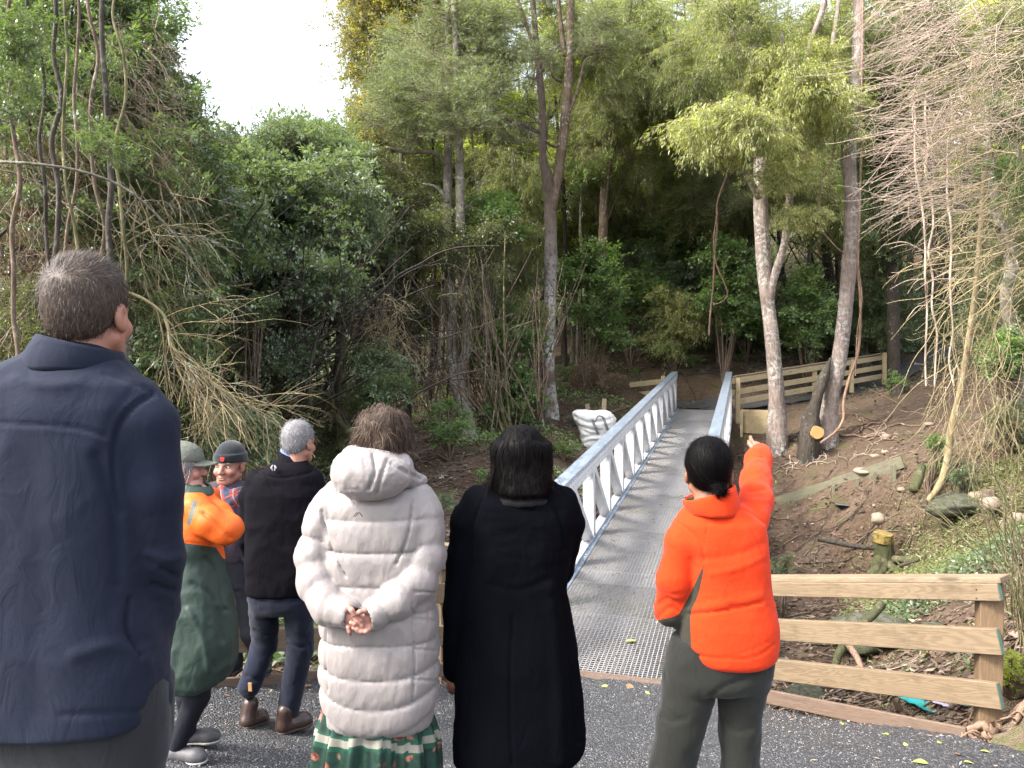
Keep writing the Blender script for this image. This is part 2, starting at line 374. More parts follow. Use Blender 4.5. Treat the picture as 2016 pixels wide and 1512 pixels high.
# snap the rim onto the outline so that the edge is straight
bpy.data.meshes.remove(me)
cnt = np.zeros(len(used), int); np.add.at(cnt, rm[f].ravel(), 1); rim = cnt < 4
def snap(pt):
    best = None
    for k in range(len(PATH_POLY)):
        a = PATH_POLY[k]; b = PATH_POLY[(k + 1) % len(PATH_POLY)]; ab = b - a; tt = np.clip(np.dot(pt - a, ab) / (ab @ ab), 0, 1); w = a + tt * ab
        dd = np.hypot(*(pt - w)); best = (dd, w) if best is None or dd < best[0] else best
    return best[1]
for k in np.where(rim)[0]: vv[k, :2] = snap(vv[k, :2])
obj('path', mesh('path', vv, rm[f]), M_ASPH, kind='structure')
# ================================================================== footbridge
t = NT('galvanised_steel'); co = t.coord('Object'); v = t.vor(co, 26, out='Color'); n = t.noise(co, 3, 4); st = t.noise(t.node('ShaderNodeMapping', i_0=co, i_Scale=(30, 2, 30)).outputs[0], 1, 4)
g = t.node('ShaderNodeSeparateXYZ', i_0=v).outputs[0]
g2 = t.math('ADD', t.math('MULTIPLY', g, .5), t.math('MULTIPLY', st, .5))
t.set(Base_Color=t.ramp(g2, [(.2, (.28, .34, .42)), (.8, (.50, .57, .66))]), Metallic=.75, Roughness=t.ramp(g2, [(.2, .32), (.8, .55)])); t.bump(n, .1, .003); M_GALV = t.m
t = NT('dull_aluminium'); co = t.coord('Object'); n = t.noise(co, 4, 5, .6); s1 = t.noise(t.node('ShaderNodeMapping', i_0=co, i_Scale=(40, 40, 3)).outputs[0], 1, 3)
t.set(Base_Color=t.ramp(t.math('ADD', t.math('MULTIPLY', n, .6), t.math('MULTIPLY', s1, .4)), [(.3, (.46, .46, .48)), (.65, (.62, .62, .63))]), Metallic=.1, Roughness=.55); M_ALU = t.m
t = NT('grating_steel'); co = t.node('ShaderNodeNewGeometry').outputs['Position']; n = t.noise(co, 2.0, 4, .6); n2 = t.noise(co, 45, 2)
t.set(Base_Color=t.mix(t.ramp(n, [(.5, 0.0), (.72, .6)]), t.ramp(n2, [(.3, (.20, .195, .195)), (.7, (.28, .275, .275))]), (.17, .15, .12)), Metallic=.05, Roughness=.8); M_GRATE = t.m
M_RUBBER_SHADE = simple('rubber_and_end_shade', (.02, .02, .02), .9)  # black for shoe soles and for the painted shade in the diagonal ends
VPX, VPY = 1468.0, 597.0
# bridge frame: origin = middle of the near deck end, +Y along the deck, X across
BW = 1.32                                        # clear width between the chords
far_l, far_r = P(1336, 806, 21.6), P(1427.6, 807.5, 21.6)
bdir = P(VPX, VPY, 1) - V(0, 0, CAMZ); bdir /= np.linalg.norm(bdir)
bx = np.cross(bdir, V(0, 0, 1)); bx /= np.linalg.norm(bx); bz = np.cross(bx, bdir)
far_c = P(1381.5, 806.5, 21.5)
near_c = far_c - bdir * ((far_c[1] - P(1230, 1326, 6.2)[1]) / bdir[1])
BLEN = float(np.linalg.norm(far_c - near_c))
RB = Matrix(((bx[0], bdir[0], bz[0]), (bx[1], bdir[1], bz[1]), (bx[2], bdir[2], bz[2])))
bridge = root('footbridge', near_c, 'new grey metal footbridge with truss sides and open grating deck crossing the gully', 'footbridge')
bridge.rotation_euler = RB.to_euler()
NB = 13; BAY = BLEN / NB
# grating panels, each bar real
NP_ = 8; PL = BLEN / NP_; GW = BW - .10
def grating(name):
    vs = []; fs = []
    nl = 33; xs = np.linspace(-GW / 2, GW / 2, nl + 1)
    nt = int(round(PL / .036)); ys = np.linspace(.012, PL - .012, nt)
    base = np.array([[x, y, z] for x in (-.5, .5) for y in (-.5, .5) for z in (-.5, .5)]); bf = np.array([(0, 1, 3, 2), (4, 6, 7, 5), (0, 4, 5, 1), (2, 3, 7, 6), (0, 2, 6, 4), (1, 5, 7, 3)])
    k = 0
    for x in xs: vs.append(base * (.0060, PL - .02, .030) + (x, PL / 2, -.0152)); fs.append(bf + 8 * k); k += 1
    for y in ys: vs.append(base * (GW, .0090, .007) + (0, y, -.0045)); fs.append(bf + 8 * k); k += 1
    return mesh(name, np.concatenate(vs), np.concatenate(fs), False)
gm = grating('grating_panel')
for k in range(NP_): obj('grating_panel', gm, M_GRATE, bridge, (0, k * PL, 0))
CH = 1.065
for s in (-1, 1):
    xi = s * (BW / 2)                              # inner face of chord
    b = MB().box((xi + s * .075, BLEN / 2, CH - .01), (.165, BLEN + .02, .024), bev=.003)
    b.box((xi - s * .001, BLEN / 2, CH - .032), (.006, BLEN + .016, .03))
    top = obj('top_rail', b.mesh('top_rail'), M_GALV, bridge)
    b = MB().box((xi + s * .012, BLEN / 2, CH - .085), (.02, BLEN, .115), bev=.002)
    b.box((xi + s * .018, BLEN / 2, CH - .172), (.02, BLEN, .055), bev=.002).box((xi + s * .13, BLEN / 2, CH - .11), (.02, BLEN, .17))
    pl = obj('top_chord', b.mesh('top_chord'), M_ALU, bridge)
    rv = MB()
    for k in range(int(BLEN / .115)):
        y = .06 + k * .115
        for z in (CH - .055, CH - .115): rv.tube([(xi + s * .003, y, z), (xi - s * .004, y, z)], .006, 5)
        if k % 2 == 0: rv.tube([(xi + s * .009, y, CH - .172), (xi + s * .003, y, CH - .172)], .006, 5)
    obj('rivets', rv.mesh('rivets'), simple('rivet_steel', (.22, .22, .23), .5, .5) if s < 0 else bpy.data.materials['rivet_steel'], bridge)['kind'] = 'stuff'
    b = MB().box((xi + s * .085, BLEN / 2, -.05), (.17, BLEN, .014), bev=.002).box((xi + s * .006, BLEN / 2, -.125), (.012, BLEN, .135)).box((xi + s * .163, BLEN / 2, -.125), (.012, BLEN, .135)).box((xi + s * .085, BLEN / 2, -.046), (.006, BLEN, .014))
    obj('bottom_chord', b.mesh('bottom_chord'), M_ALU, bridge)
    b = MB().box((xi - s * .028, BLEN / 2, .004), (.050, BLEN, .006)).box((xi - s * .004, BLEN / 2, .022), (.006, BLEN, .042)).box((xi - s * .052, BLEN / 2, -.012), (.005, BLEN, .038))
    obj('kick_angle', b.mesh('kick_angle'), M_GALV, bridge)
    cl = MB()
    for k in range(NB):
        for q in (.0, .09): cl.box((xi - s * .02, k * BAY + .3 + q, .012), (.03, .035, .012), bev=.003)
    obj('clamps', cl.mesh('clamps'), M_ALU, bridge)['kind'] = 'stuff'
    # uprights: open channels, web towards the deck
    b = MB().box((0, 0, 0), (.012, .125, CH - .145 + .045)).box((s * .066, -.058, 0), (.13, .008, CH - .10)).box((s * .066, .058, 0), (.13, .008, CH - .10))
    um = b.mesh('upright')
    for k in range(NB + 1):
        y = min(max(k * BAY, .07), BLEN - .07)
        obj('upright', um, M_ALU, bridge, (xi + s * .034, y, (CH - .19) / 2 - .0))
    h = CH - .145 + .03; L = math.hypot(h, BAY - .17)
    ang = math.atan2(BAY - .17, h)
    b = MB().box((0, 0, 0), (.010, .10, L - .03)).box((s * .056, -.046, 0), (.11, .008, L - .03)).box((s * .056, .046, 0), (.11, .008, L - .03))
    dm = b.mesh('diagonal'); hm = MB().box((s * .045, 0, 0), (.07, .08, .008)).mesh('end_shade')  # solid black plate stands in for the shade at the diagonal's foot
    for k in range(NB):
        d = obj('diagonal', dm, M_ALU, bridge, (xi + s * .040, (k + .5) * BAY, (CH - .2) / 2 - .01), (ang, 0, 0))
        obj('end_shade', hm, M_RUBBER_SHADE, d, (0, 0, -L / 2 + .016))
    for z in (.16, .30, .44, .58, .72, .83):
        obj('safety_wire', MB().tube([(xi - s * .004, .02, z), (xi - s * .004, BLEN - .02, z)], .0022, 4).mesh('safety_wire'), M_GALV, bridge)
b = MB().box((0, 0, 0), (BW + .02, .08, .12)).mesh('cross_beam')
for k in range(NB + 1): obj('cross_beam', b, M_ALU, bridge, (0, min(max(k * BAY, .05), BLEN - .05), -.10))
# timber sill and abutment at the near end
M_PINE = m_timber('treated_pine', (0.179, 0.13, 0.0779), (0.104, 0.0693, 0.0375))
M_PINE_NEW = m_timber('fresh_pine', (0.207, 0.159, 0.101), (0.133, 0.0897, 0.0519))
M_PINE_PALE = m_timber('weathered_pine', (.44, .35, .20), (.26, .195, .105))
M_WET = m_timber('wet_brown_post', (0.18, 0.114, 0.06), (0.096, 0.06, 0.033), False)
M_OLD = m_timber('mossy_old_board', (.13, .12, .08), (.07, .06, .04), True, .3)
M_GREEN = simple('green_end_grain', (.10, .20, .15), .8, 0, 30, .3)
M_SILL = m_timber('dusty_sill', (0.144, 0.0983, 0.0693), (0.092, 0.0577, 0.0404), False)
def board(name, a, b, w, h, mat, parent, up=(0, 0, 1), bev=.004, endmat=None, lab=None):
    """plank from a to b (world), w = thickness, h = height; a is the middle of one end. Local X runs along the plank."""
    a = np.asarray(a, float); b = np.asarray(b, float); L = np.linalg.norm(b - a); x = (b - a) / L
    u = np.asarray(up, float); y = np.cross(u, x); y /= np.linalg.norm(y); z = np.cross(x, y)
    R = Matrix(((x[0], y[0], z[0]), (x[1], y[1], z[1]), (x[2], y[2], z[2])))
    mb = MB().box((0, 0, 0), (L, w, h), bev=bev); me = mb.mesh(name)
    me.materials.append(mat)
    if endmat is not None:
        me.materials.append(endmat)
        for p in me.polygons:
            if abs(p.normal.x) > .9: p.material_index = 1
    o = obj(name, me, None, None, None)
    M = R.to_4x4(); M.translation = Vector((a + b) / 2)
    if parent is not None:
        o.parent = parent; o.matrix_parent_inverse = Matrix.Identity(4); pm = Matrix.LocRotScale(parent.location, parent.rotation_euler, None); M = pm.inverted() @ M
    o.matrix_local = M if parent is None else M
    o.location = M.to_translation(); o.rotation_euler = M.to_euler()
    if lab: o['label'] = lab
    return o
def bpt(x, y, z): return near_c + bx * x + bdir * y + bz * z
sill = root('timber_sill', bpt(0, -.1, 0), 'dusty pinkish timber sill across the path at the near end of the bridge deck', 'timber sill')
board('plank', bpt(-.95, -.085, -.008), bpt(.9, -.085, -.008), .145, .05, M_SILL, sill)
board('plank', bpt(-.95, -.19, -.02), bpt(.9, -.19, -.02), .05, .05, M_SILL, sill)
ab = root('timber_abutment', bpt(0, .15, -.3), 'timber bearer under the near bridge end behind the sill', 'abutment')
board('beam', bpt(-.95, .12, -.36), bpt(.95, .12, -.36), .2, .3, M_PINE, ab)
fa = root('timber_abutment', bpt(0, BLEN - .2, -.3), 'square timber bearer carrying the far bridge end', 'abutment')
o = board('beam', bpt(-1.0, BLEN - .16, -.34), bpt(1.15, BLEN - .16, -.34), .2, .28, M_PINE_PALE, fa)
for x in (-.8, 1.0): board('post', bpt(x, BLEN - .16, -1.5), bpt(x, BLEN - .16, -.49), .12, .12, M_PINE_PALE, fa, up=(0, 1, 0))
# ================================================================== fences
def fence_post(par, top, bottom, s, mat, w2=None): return board('post', bottom, top, s, w2 or s, mat, par, up=tuple(bx))
def fence(pts, rails, label, mat, post_mat, post_s=.10, post_off=.06, cap=True, endmat=None, group=None, rail_t=.045, rail_h=.15, ground_drop=.5, over=.0, nails=False):
    """pts = list of (top point of the rail, ...) world; rails = heights below top of rail centres"""
    par = root('timber_fence', (np.asarray(pts[0]) - V(0, 0, .85)), label, 'fence', group)
    pts = [np.asarray(p, float) for p in pts]
    for a, b in zip(pts[:-1], pts[1:]):
        d = (b - a) / np.linalg.norm(b - a); back = np.cross(V(0, 0, 1), d); back /= np.linalg.norm(back)
        for k, h in enumerate(rails):
            board('rail', a - V(0, 0, h) - d * (over if a is pts[0] else 0), b - V(0, 0, h) + d * (over if b is pts[-1] else 0), rail_t, rail_h, mat, par, endmat=endmat)
        if cap:
            board('cap_rail', a + back * .055 + V(0, 0, .022) - d * over, b + back * .055 + V(0, 0, .022) + d * over, .14, .04, mat, par)
    return par
# right wing fence in front (nearest)
ra, rb = P(1440, 1176, 6.15), P(1971, 1172, 4.5)
# direction measured from the rail tops: 1137 at both ends for rail 1
def rail_pts(ya, yb, za, zb, xa=1440, xb=1968): return P(xa, ya, za), P(xb, yb, zb)
fr = root('timber_fence', P(1940, 1436, 4.55), 'front pine fence of three wide rails right of the bridge with green rail ends', 'fence')
ZA, ZB = 6.0, 4.5
for (ya, yb, hh) in ((1158, 1165.5, .10), (1234, 1263, .15), (1307, 1370, .15)):
    a, b = P(1440, ya, ZA), P(1970, yb, ZB)
    r = board('rail', a, b, .048, hh, M_PINE, fr, endmat=M_GREEN)
d = P(1970, 1164, ZB) - P(1440, 1167, ZA); d /= np.linalg.norm(d); back = np.cross(V(0, 0, 1), d); back /= np.linalg.norm(back); back = back if back[1] > 0 else -back
a, b = P(1440, 1158, ZA), P(1970, 1165.5, ZB)
up0 = V(0, 0, 1)
board('cap_rail', a + back * .066 + up0 * .068, b + back * .066 + up0 * .068, .145, .034, M_PINE_NEW, fr)
for px_p, zz in ((1936, None), (1470, None)):
    tt = (px_p - 1440) / 530.0
    # perspective-correct place along the fence
    lo, hi = 0.0, 1.0
    for _ in range(40):
        m = (lo + hi) / 2; q = a + (b - a) * m; pxm = CX + FPX * q[0] / (q[1] * math.cos(PITCH) - (q[2] - CAMZ) * math.sin(PITCH))
        if pxm < px_p: lo = m
        else: hi = m
    q = a + (b - a) * lo + back * .088
    fence_post(fr, q + V(0, 0, .048), q - V(0, 0, 1.35), .125, M_WET if px_p > 1900 else M_PINE)
nl_ = MB(); nf_ = back * -1
for (xx, ys) in ((1931, (1157, 1174, 1252, 1276, 1351, 1383)), (1466, (1152, 1166, 1226, 1244, 1300, 1320))):
    for y_ in ys:
        zz_ = 4.62 if xx > 1900 else 5.91
        q_ = P(xx, y_, zz_); tt_ = np.dot(q_ - (a - back * .026), back); q_ = q_ - back * tt_; nl_.tube([q_ - back * .0015, q_ + back * .002], .0045, 7)
me = nl_.mesh('nail_heads'); [setattr(v_, 'co', Vector(v_.co) - fr.location) for v_ in me.vertices]; obj('nail_heads', me, simple('dark_nail', (.03, .025, .022), .5, .5), fr)['kind'] = 'stuff'
# left wing fence in front
fl = root('timber_fence', P(620, 1334, 5.3), 'front pine fence left of the bridge running behind the people', 'fence')
LA, LB = (400, 4.75), (1010, 6.4)
for (ya, yb) in ((1098, 1102), (1172, 1166), (1262, 1247)):
    board('rail', P(LA[0], ya, LA[1]), P(LB[0], yb, LB[1]), .048, .150, M_PINE, fl)
a, b = P(LA[0], 1098, LA[1]), P(LB[0], 1102, LB[1]); d = (b - a) / np.linalg.norm(b - a); back = np.cross(V(0, 0, 1), d); back = back if back[1] > 0 else -back
board('cap_rail', a + back * .035 + up0 * .096, b + back * .035 + up0 * .096, .145, .036, M_PINE_NEW, fl)
for m in (.02, .365, .72, .985):
    q = a + (b - a) * m + back * .088; fence_post(fl, q + V(0, 0, .075), q - V(0, 0, 1.3), .125, M_PINE)
# timber edging along the asphalt
ed = root('timber_edging', E_L1, 'pinkish timber edging board along the asphalt left of the bridge', 'edging')
def edge_board(a2, b2, par):
    a = V(a2[0], a2[1], float(path_z(a2[0], a2[1])[0]) + .002); b = V(b2[0], b2[1], float(path_z(b2[0], b2[1])[0]) + .002)
    board('plank', a, b, .028, .10, M_SILL, par)
edge_board(PATH_POLY[1], E_L2, ed); edge_board(E_L2, E_L1, ed); edge_board(E_L1, E_BL, ed)
ed2 = root('timber_edging', E_R1, 'pinkish timber edging board between the asphalt and the right hand fence', 'edging')
edge_board(E_BR, E_R1, ed2)
# far fence beyond the bridge, climbing to the right
ff = root('timber_fence', P(1743, 757, 24.5), 'far pale pine fence of three rails climbing right from the end of the bridge', 'fence')
FA = [(1443, 20.2), (1743, 24.6)]
for (ya, yb) in ((750.5, 702.5), (773.5, 721), (793, 739)):
    board('rail', P(1440, ya, 20.3), P(1745, yb, 24.6), .045, .150, M_PINE_PALE, ff)
a, b = P(1438, 745, 20.3), P(1746, 696.3, 24.6); d = (b - a) / np.linalg.norm(b - a)
board('cap_rail', a + V(0, 0, .03) + V(.02, .05, 0), b + V(0, 0, .03) + V(.02, .05, 0), .14, .035, M_PINE_NEW, ff)
for (pxx, zz, yt, yb) in ((1453, 20.42, 744, 838), (1603.5, 22.6, 719, 786), (1676, 23.55, 706, 775), (1740.5, 24.5, 695, 757)):
    fence_post(ff, P(pxx, yt, zz - .06), P(pxx, yb, zz - .06), .13 if pxx > 1460 else .11, M_PINE_PALE)
fb = root('timber_fence', P(1352, 820, 22), 'short end of a pine fence past the far left corner of the bridge rail', 'fence')
a, b = P(1290, 752, 22.6), P(1318, 752, 22.3)
for dz in (0, .31, .62): board('rail', P(1240, 758, 23.0) - V(0, 0, dz), P(1312, 750, 22.2) - V(0, 0, dz), .045, .15, M_PINE_PALE, fb)
fence_post(fb, P(1306, 740, 22.2), P(1306, 820, 22.2), .12, M_PINE_PALE)
# behind-fence rails seen between bridge and first far post
fc = root('timber_fence', P(1445, 850, 21), 'short return of pine rails between bridge end and first far fence post', 'fence')
for (ya, yb) in ((748, 750), (768, 770), (789, 790)): board('rail', P(1440.5, ya, 21.2), P(1452, yb, 20.55), .04, .14, M_PINE, fc)
fence_post(fc, P(1441, 744, 21.0), P(1441, 848, 21.0), .06, M_PINE)
# retaining boards by the far abutment
rt = root('retaining_wall', P(1485, 850, 19.8), 'pale timber retaining boards behind a short post next to the far bridge end', 'retaining wall')
for (y0, y1) in ((813.5, 816), (829, 831.5), (844.5, 847)):
    board('board', P(1460, y0, 19.9), P(1520, y1, 19.2), .045, .20, M_PINE_PALE, rt)
board('post', P(1460, 862, 19.75), P(1460, 808, 19.75), .07, .07, M_PINE_PALE, rt, up=tuple(bx))
# low mossy board wall on the bank
lw = root('board_wall', P(1640, 955, 14.5), 'low mossy weathered board wall with short pegs running across the dirt bank', 'retaining wall')
LWP = [(1508, 992, 15.8), (1640, 950.5, 14.5), (1778, 909, 13.4)]
M_OLD2 = m_timber('grey_weathered_board', (.155, .14, .095), (.08, .07, .048), True, .18)
for k in range(2):
    a, b = P(*LWP[k]), P(*LWP[k + 1]); o = .012 * k
    board('board', a + V(0, 0, -.02), b + V(0, 0, -.02 if k == 0 else .0), .04, .17 if k == 0 else .21, M_OLD2, lw)
board('board', P(1655, 962, 14.35), P(1764, 924, 13.5), .035, .10, M_OLD, lw); board('board', P(1515, 1003, 15.6), P(1650, 966, 14.4), .035, .11, M_OLD, lw)
for (pxx, yt, zz) in ((1588, 973, 15.0), (1604, 969, 14.8), (1641, 955, 14.35), (1688, 941, 13.95), (1722, 929, 13.7), (1755, 915, 13.45), (1761, 916, 13.4), (1552, 984, 15.3)):
    board('peg', P(pxx, yt + 34, zz - .08), P(pxx, yt, zz - .08), .05, .05, M_OLD2, lw, up=tuple(bx))
# ================================================================== foliage building blocks
def unit(v): return v / (np.linalg.norm(v, axis=-1, keepdims=True) + 1e-9)
def leaves_mesh(base, dirs, nrm, L, W, lr, mid=.42):
    """one diamond quad per leaf"""
    n = len(base); dirs = unit(dirs); side = unit(np.cross(dirs, nrm)); L = np.broadcast_to(L, (n,))[:, None]; W = np.broadcast_to(W, (n,))[:, None]
    up = np.cross(side, dirs); m = base + dirs * L * mid
    v = np.stack([base, m + side * W * .5 - up * W * .12, base + dirs * L - up * L * .10, m - side * W * .5 - up * W * .12], 1).reshape(-1, 3)
    return v, np.arange(4 * n).reshape(n, 4)
def clump(name, kind, seed, R=.8, twigs=34, per=40, flat=.75, LS=1.0):
    r = np.random.default_rng(seed); B = []; D = []; N = []; LL = []; WW = []; lr = []; tv = []; tf = []; k = 0
    for i in range(twigs):
        d = unit(r.normal(size=3) * (1, 1, flat) + (0, 0, .15)) * V(1.35, .85, .62); ln = R * r.uniform(.4, 1.35)
        o = r.normal(size=3) * R * .22; 
        droop = {'broad': .10, 'willow': .55, 'fine': -.05, 'round': .12, 'dark': .25, 'dead': .3}[kind]
        tt = np.linspace(0, 1, 6)[:, None]; side = unit(r.normal(size=3))
        path = o + d * ln * tt + V(0, 0, -1) * droop * ln * tt ** 2 + side * ln * .18 * np.sin(tt * 3)
        v, f = tube(path, np.linspace(.010, .003, 6) * (R / .8), 3, False); tv.append(v); tf += [tuple(a + k for a in q) for q in f]; k += len(v)
        tpar = r.uniform(.30, 1.03, per) if kind != 'broad' else np.clip(1 - r.exponential(.22, per), .2, 1.03)
        ii = np.clip(tpar * 5, 0, 4.999); i0 = ii.astype(int); fr = (ii - i0)[:, None]; p = path[i0] * (1 - fr) + path[i0 + 1] * fr
        tang = unit(path[i0 + 1] - path[i0]); rnd = unit(r.normal(size=(per, 3)))
        twl = r.uniform(0, 1)
        if kind == 'broad':
            dd = tang * .6 + rnd * .9; nn = unit(rnd * .5 + V(0, 0, 1) + d * .3); L = r.uniform(.07, .12, per); W = L * .42; p = p + rnd * .05
        elif kind == 'willow':
            dd = tang * .35 + rnd * .55 + V(0, 0, -.45); nn = unit(rnd + V(0, 0, .6)); L = r.uniform(.07, .13, per); W = L * .17; p = p + rnd * .07
        elif kind == 'fine':
            dd = tang * .7 + rnd * .8 + V(0, 0, .3); nn = unit(rnd + V(0, 0, .3)); L = r.uniform(.045, .08, per); W = L * .2; p = p + rnd * .055
        elif kind == 'round':
            dd = tang * .4 + rnd * .8 + V(0, 0, -.2); nn = unit(rnd * .5 + V(0, 0, 1)); L = r.uniform(.07, .11, per); W = L * .85; p = p + rnd * .07
        elif kind == 'dark':
            dd = tang * .4 + rnd * .9 + V(0, 0, -.2); nn = unit(rnd + V(0, 0, .5)); L = r.uniform(.05, .09, per); W = L * .38; p = p + rnd * .08
        else:
            dd = rnd + V(0, 0, -.5); nn = rnd; L = r.uniform(.04, .08, per); W = L * .5; p = p + rnd * .05
        B.append(p); D.append(dd); N.append(nn); LL.append(L); WW.append(W); lr.append(np.clip(twl * .45 + r.uniform(0, .55, per), 0, 1))
    v, f = leaves_mesh(np.concatenate(B), np.concatenate(D), np.concatenate(N), np.concatenate(LL) * LS, np.concatenate(WW) * LS, None)
    tvv = np.concatenate(tv); nf = len(f); f2 = np.array(tf) + len(v)
    return mesh(name, np.concatenate([v, tvv]), np.concatenate([f, f2]), False, {'lr': np.concatenate([np.concatenate(lr), np.zeros(len(f2))])}, np.concatenate([np.zeros(nf), np.ones(len(f2))]))
M_TWIG = m_bark('twig_bark', (.20, .16, .11), (.07, .055, .04), lamt=0)
M_L = {
 'broad': m_leaf('glossy_leaf', (.040, .062, .034), (.108, .145, .076), (.19, .23, .12), .30, .34, .6),
 'teal':  m_leaf('bluish_leaf', (.070, .092, .062), (.160, .200, .140), (.25, .28, .21), .28, .33, .6),
 'willow': m_leaf('narrow_leaf', (.072, .088, .034), (.178, .196, .086), (.31, .31, .15), .45, .4),
 'bright': m_leaf('bright_narrow_leaf', (.115, .128, .050), (.250, .255, .120), (.41, .40, .22), .45, .4),
 'fine': m_leaf('needle_leaf', (.068, .084, .042), (.142, .166, .088), (.20, .22, .12), .34, .55, .3),
 'round': m_leaf('heart_leaf', (.056, .095, .038), (.130, .190, .080), (.21, .28, .12), .40, .4),
 'dark': m_leaf('small_dark_leaf', (.040, .050, .026), (.110, .122, .064), (.20, .20, .11), .32, .4, .4),
 'olive': m_leaf('olive_leaf', (.085, .072, .034), (.185, .165, .075), (.28, .25, .13), .45, .45),
 'lime': m_leaf('backlit_tint_leaf', (.15, .18, .035), (.33, .35, .09), (.50, .49, .17), .6, .45),  # glow of sunlit leaves is put into this lime colour
 'dead': m_leaf('dead_leaf', (.07, .045, .028), (.17, .115, .078), (.25, .18, .13), .2, .7, .2),
}
_shape = {'broad': 'broad', 'teal': 'broad', 'willow': 'willow', 'bright': 'willow', 'fine': 'fine', 'round': 'round', 'dark': 'dark', 'olive': 'broad', 'lime': 'round', 'dead': 'dead'}
CL = {}; CLS = {}
for kind, mat in M_L.items():
    CL[kind] = []; CLS[kind] = []
    for s in range(3):
        sh = _shape[kind]; tw, pe = {'broad': (46, 34), 'willow': (50, 44), 'fine': (60, 60), 'round': (36, 30), 'dark': (46, 40), 'dead': (26, 26)}[sh]
        me = clump('foliage', sh, 100 + s + 10 * len(CL), .8, tw, pe); me.materials.append(mat); me.materials.append(M_TWIG); CL[kind].append(me)
        me = clump('foliage', sh, 200 + s + 10 * len(CL), .8, int(tw * .72), int(pe * .5), .75, 1.75); me.materials.append(mat); me.materials.append(M_TWIG); CLS[kind].append(me)
def put(kind, p, s, parent, base=(0, 0, 0), name='foliage', sq=1.0):
    r = random
    return obj(name, r.choice(CLS[kind] if s < .72 else CL[kind]), None, parent, np.asarray(p) - np.asarray(base), (r.uniform(-.35, .35), r.uniform(-.35, .35), r.uniform(0, 6.283)), (s * r.uniform(.85, 1.2), s * r.uniform(.85, 1.2), s * sq * r.uniform(.8, 1.1)))
# ------------------------------------------------------------------ woody shapes
def wob(p, amp, seed=0, fr=.7):
    p = np.asarray(p, float).copy(); q = p * fr; p[:, 0] += vnoise(q + 11.3, seed) * amp; p[:, 1] += vnoise(q + 47.1, seed + 1) * amp; return p
def trunk_mesh(name, paths, seg=10, rough=.06, seed=1, flare=True):
    """paths: list of (points, radii). First is the trunk; the surface gets knobbly"""
    V_, F_ = [], []; k = 0
    for j, (pts, rad) in enumerate(paths):
        pts = np.asarray(pts, float); per = 5 if len(pts) > 2 else 6
        c = catmull(pts, per); tt = np.linspace(0, len(rad) - 1, len(c)); r = np.interp(tt, range(len(rad)), rad)
        n = seg if j == 0 or r.max() > .06 else (6 if r.max() > .02 else 4)
        v, f = tube(c, r, n, True)
        cen = np.repeat(c, n, 0); d = v - cen; nz = fbm(v * V(5, 5, 2.2), seed + j, 2); v = cen + d * (1 + rough * nz * 2.2)[:, None]
        if flare and j == 0:
            h = np.arange(len(c)); zz = np.repeat(np.linalg.norm(c - c[0], axis=1), n); th = np.tile(np.arange(n), len(c)) * 2 * math.pi / n
            fl = np.exp(-zz / .22) * (.22 + .25 * np.sin(th * 3 + seed) + .15 * np.sin(th * 5 + seed * 2)); v = v + (v - cen) * V(1, 1, .0) * np.maximum(fl, -.05)[:, None]
        V_.append(v); F_ += [tuple(a + k for a in q) for q in f]; k += len(v)
    return mesh(name, np.concatenate(V_), F_, True)
def px_path(pts): return [P(*p) for p in pts]
def spray(r, start, d, L, depth, rad, out, droop=.0, split=3, spread=.6, jit=.22, ratio=.62):
    """recursive bare branching; appends (points, radii)"""
    n = 5; pts = [np.array(start, float)]; d = unit(np.array(d, float))
    for i in range(n):
        d = unit(d + r.normal(size=3) * jit + V(0, 0, -droop)); pts.append(pts[-1] + d * L / n)
    out.append((pts, [rad, rad * .55]))
    if depth > 0:
        for k in range(split):
            t = r.uniform(.35, 1.0); i = min(int(t * n), n - 1); s = pts[i] * (1 - (t * n - i)) + pts[i + 1] * (t * n - i)
            spray(r, s, d + r.normal(size=3) * spread, L * r.uniform(ratio - .15, ratio + .15), depth - 1, rad * (.9 - .35 * t), out, droop, split, spread, jit, ratio)
def thin_mesh(name, paths, n=3, per=2, smooth=True):
    V_, F_ = [], []; k = 0
    for pts, rad in paths:
        c = catmull(pts, per) if per > 1 else np.asarray(pts); r = np.interp(np.linspace(0, len(rad) - 1, len(c)), range(len(rad)), rad)
        v, f = tube(c, r, n, False); V_.append(v); F_.append(np.array(f) + k); k += len(v)
    return mesh(name, np.concatenate(V_), np.concatenate(F_), smooth)
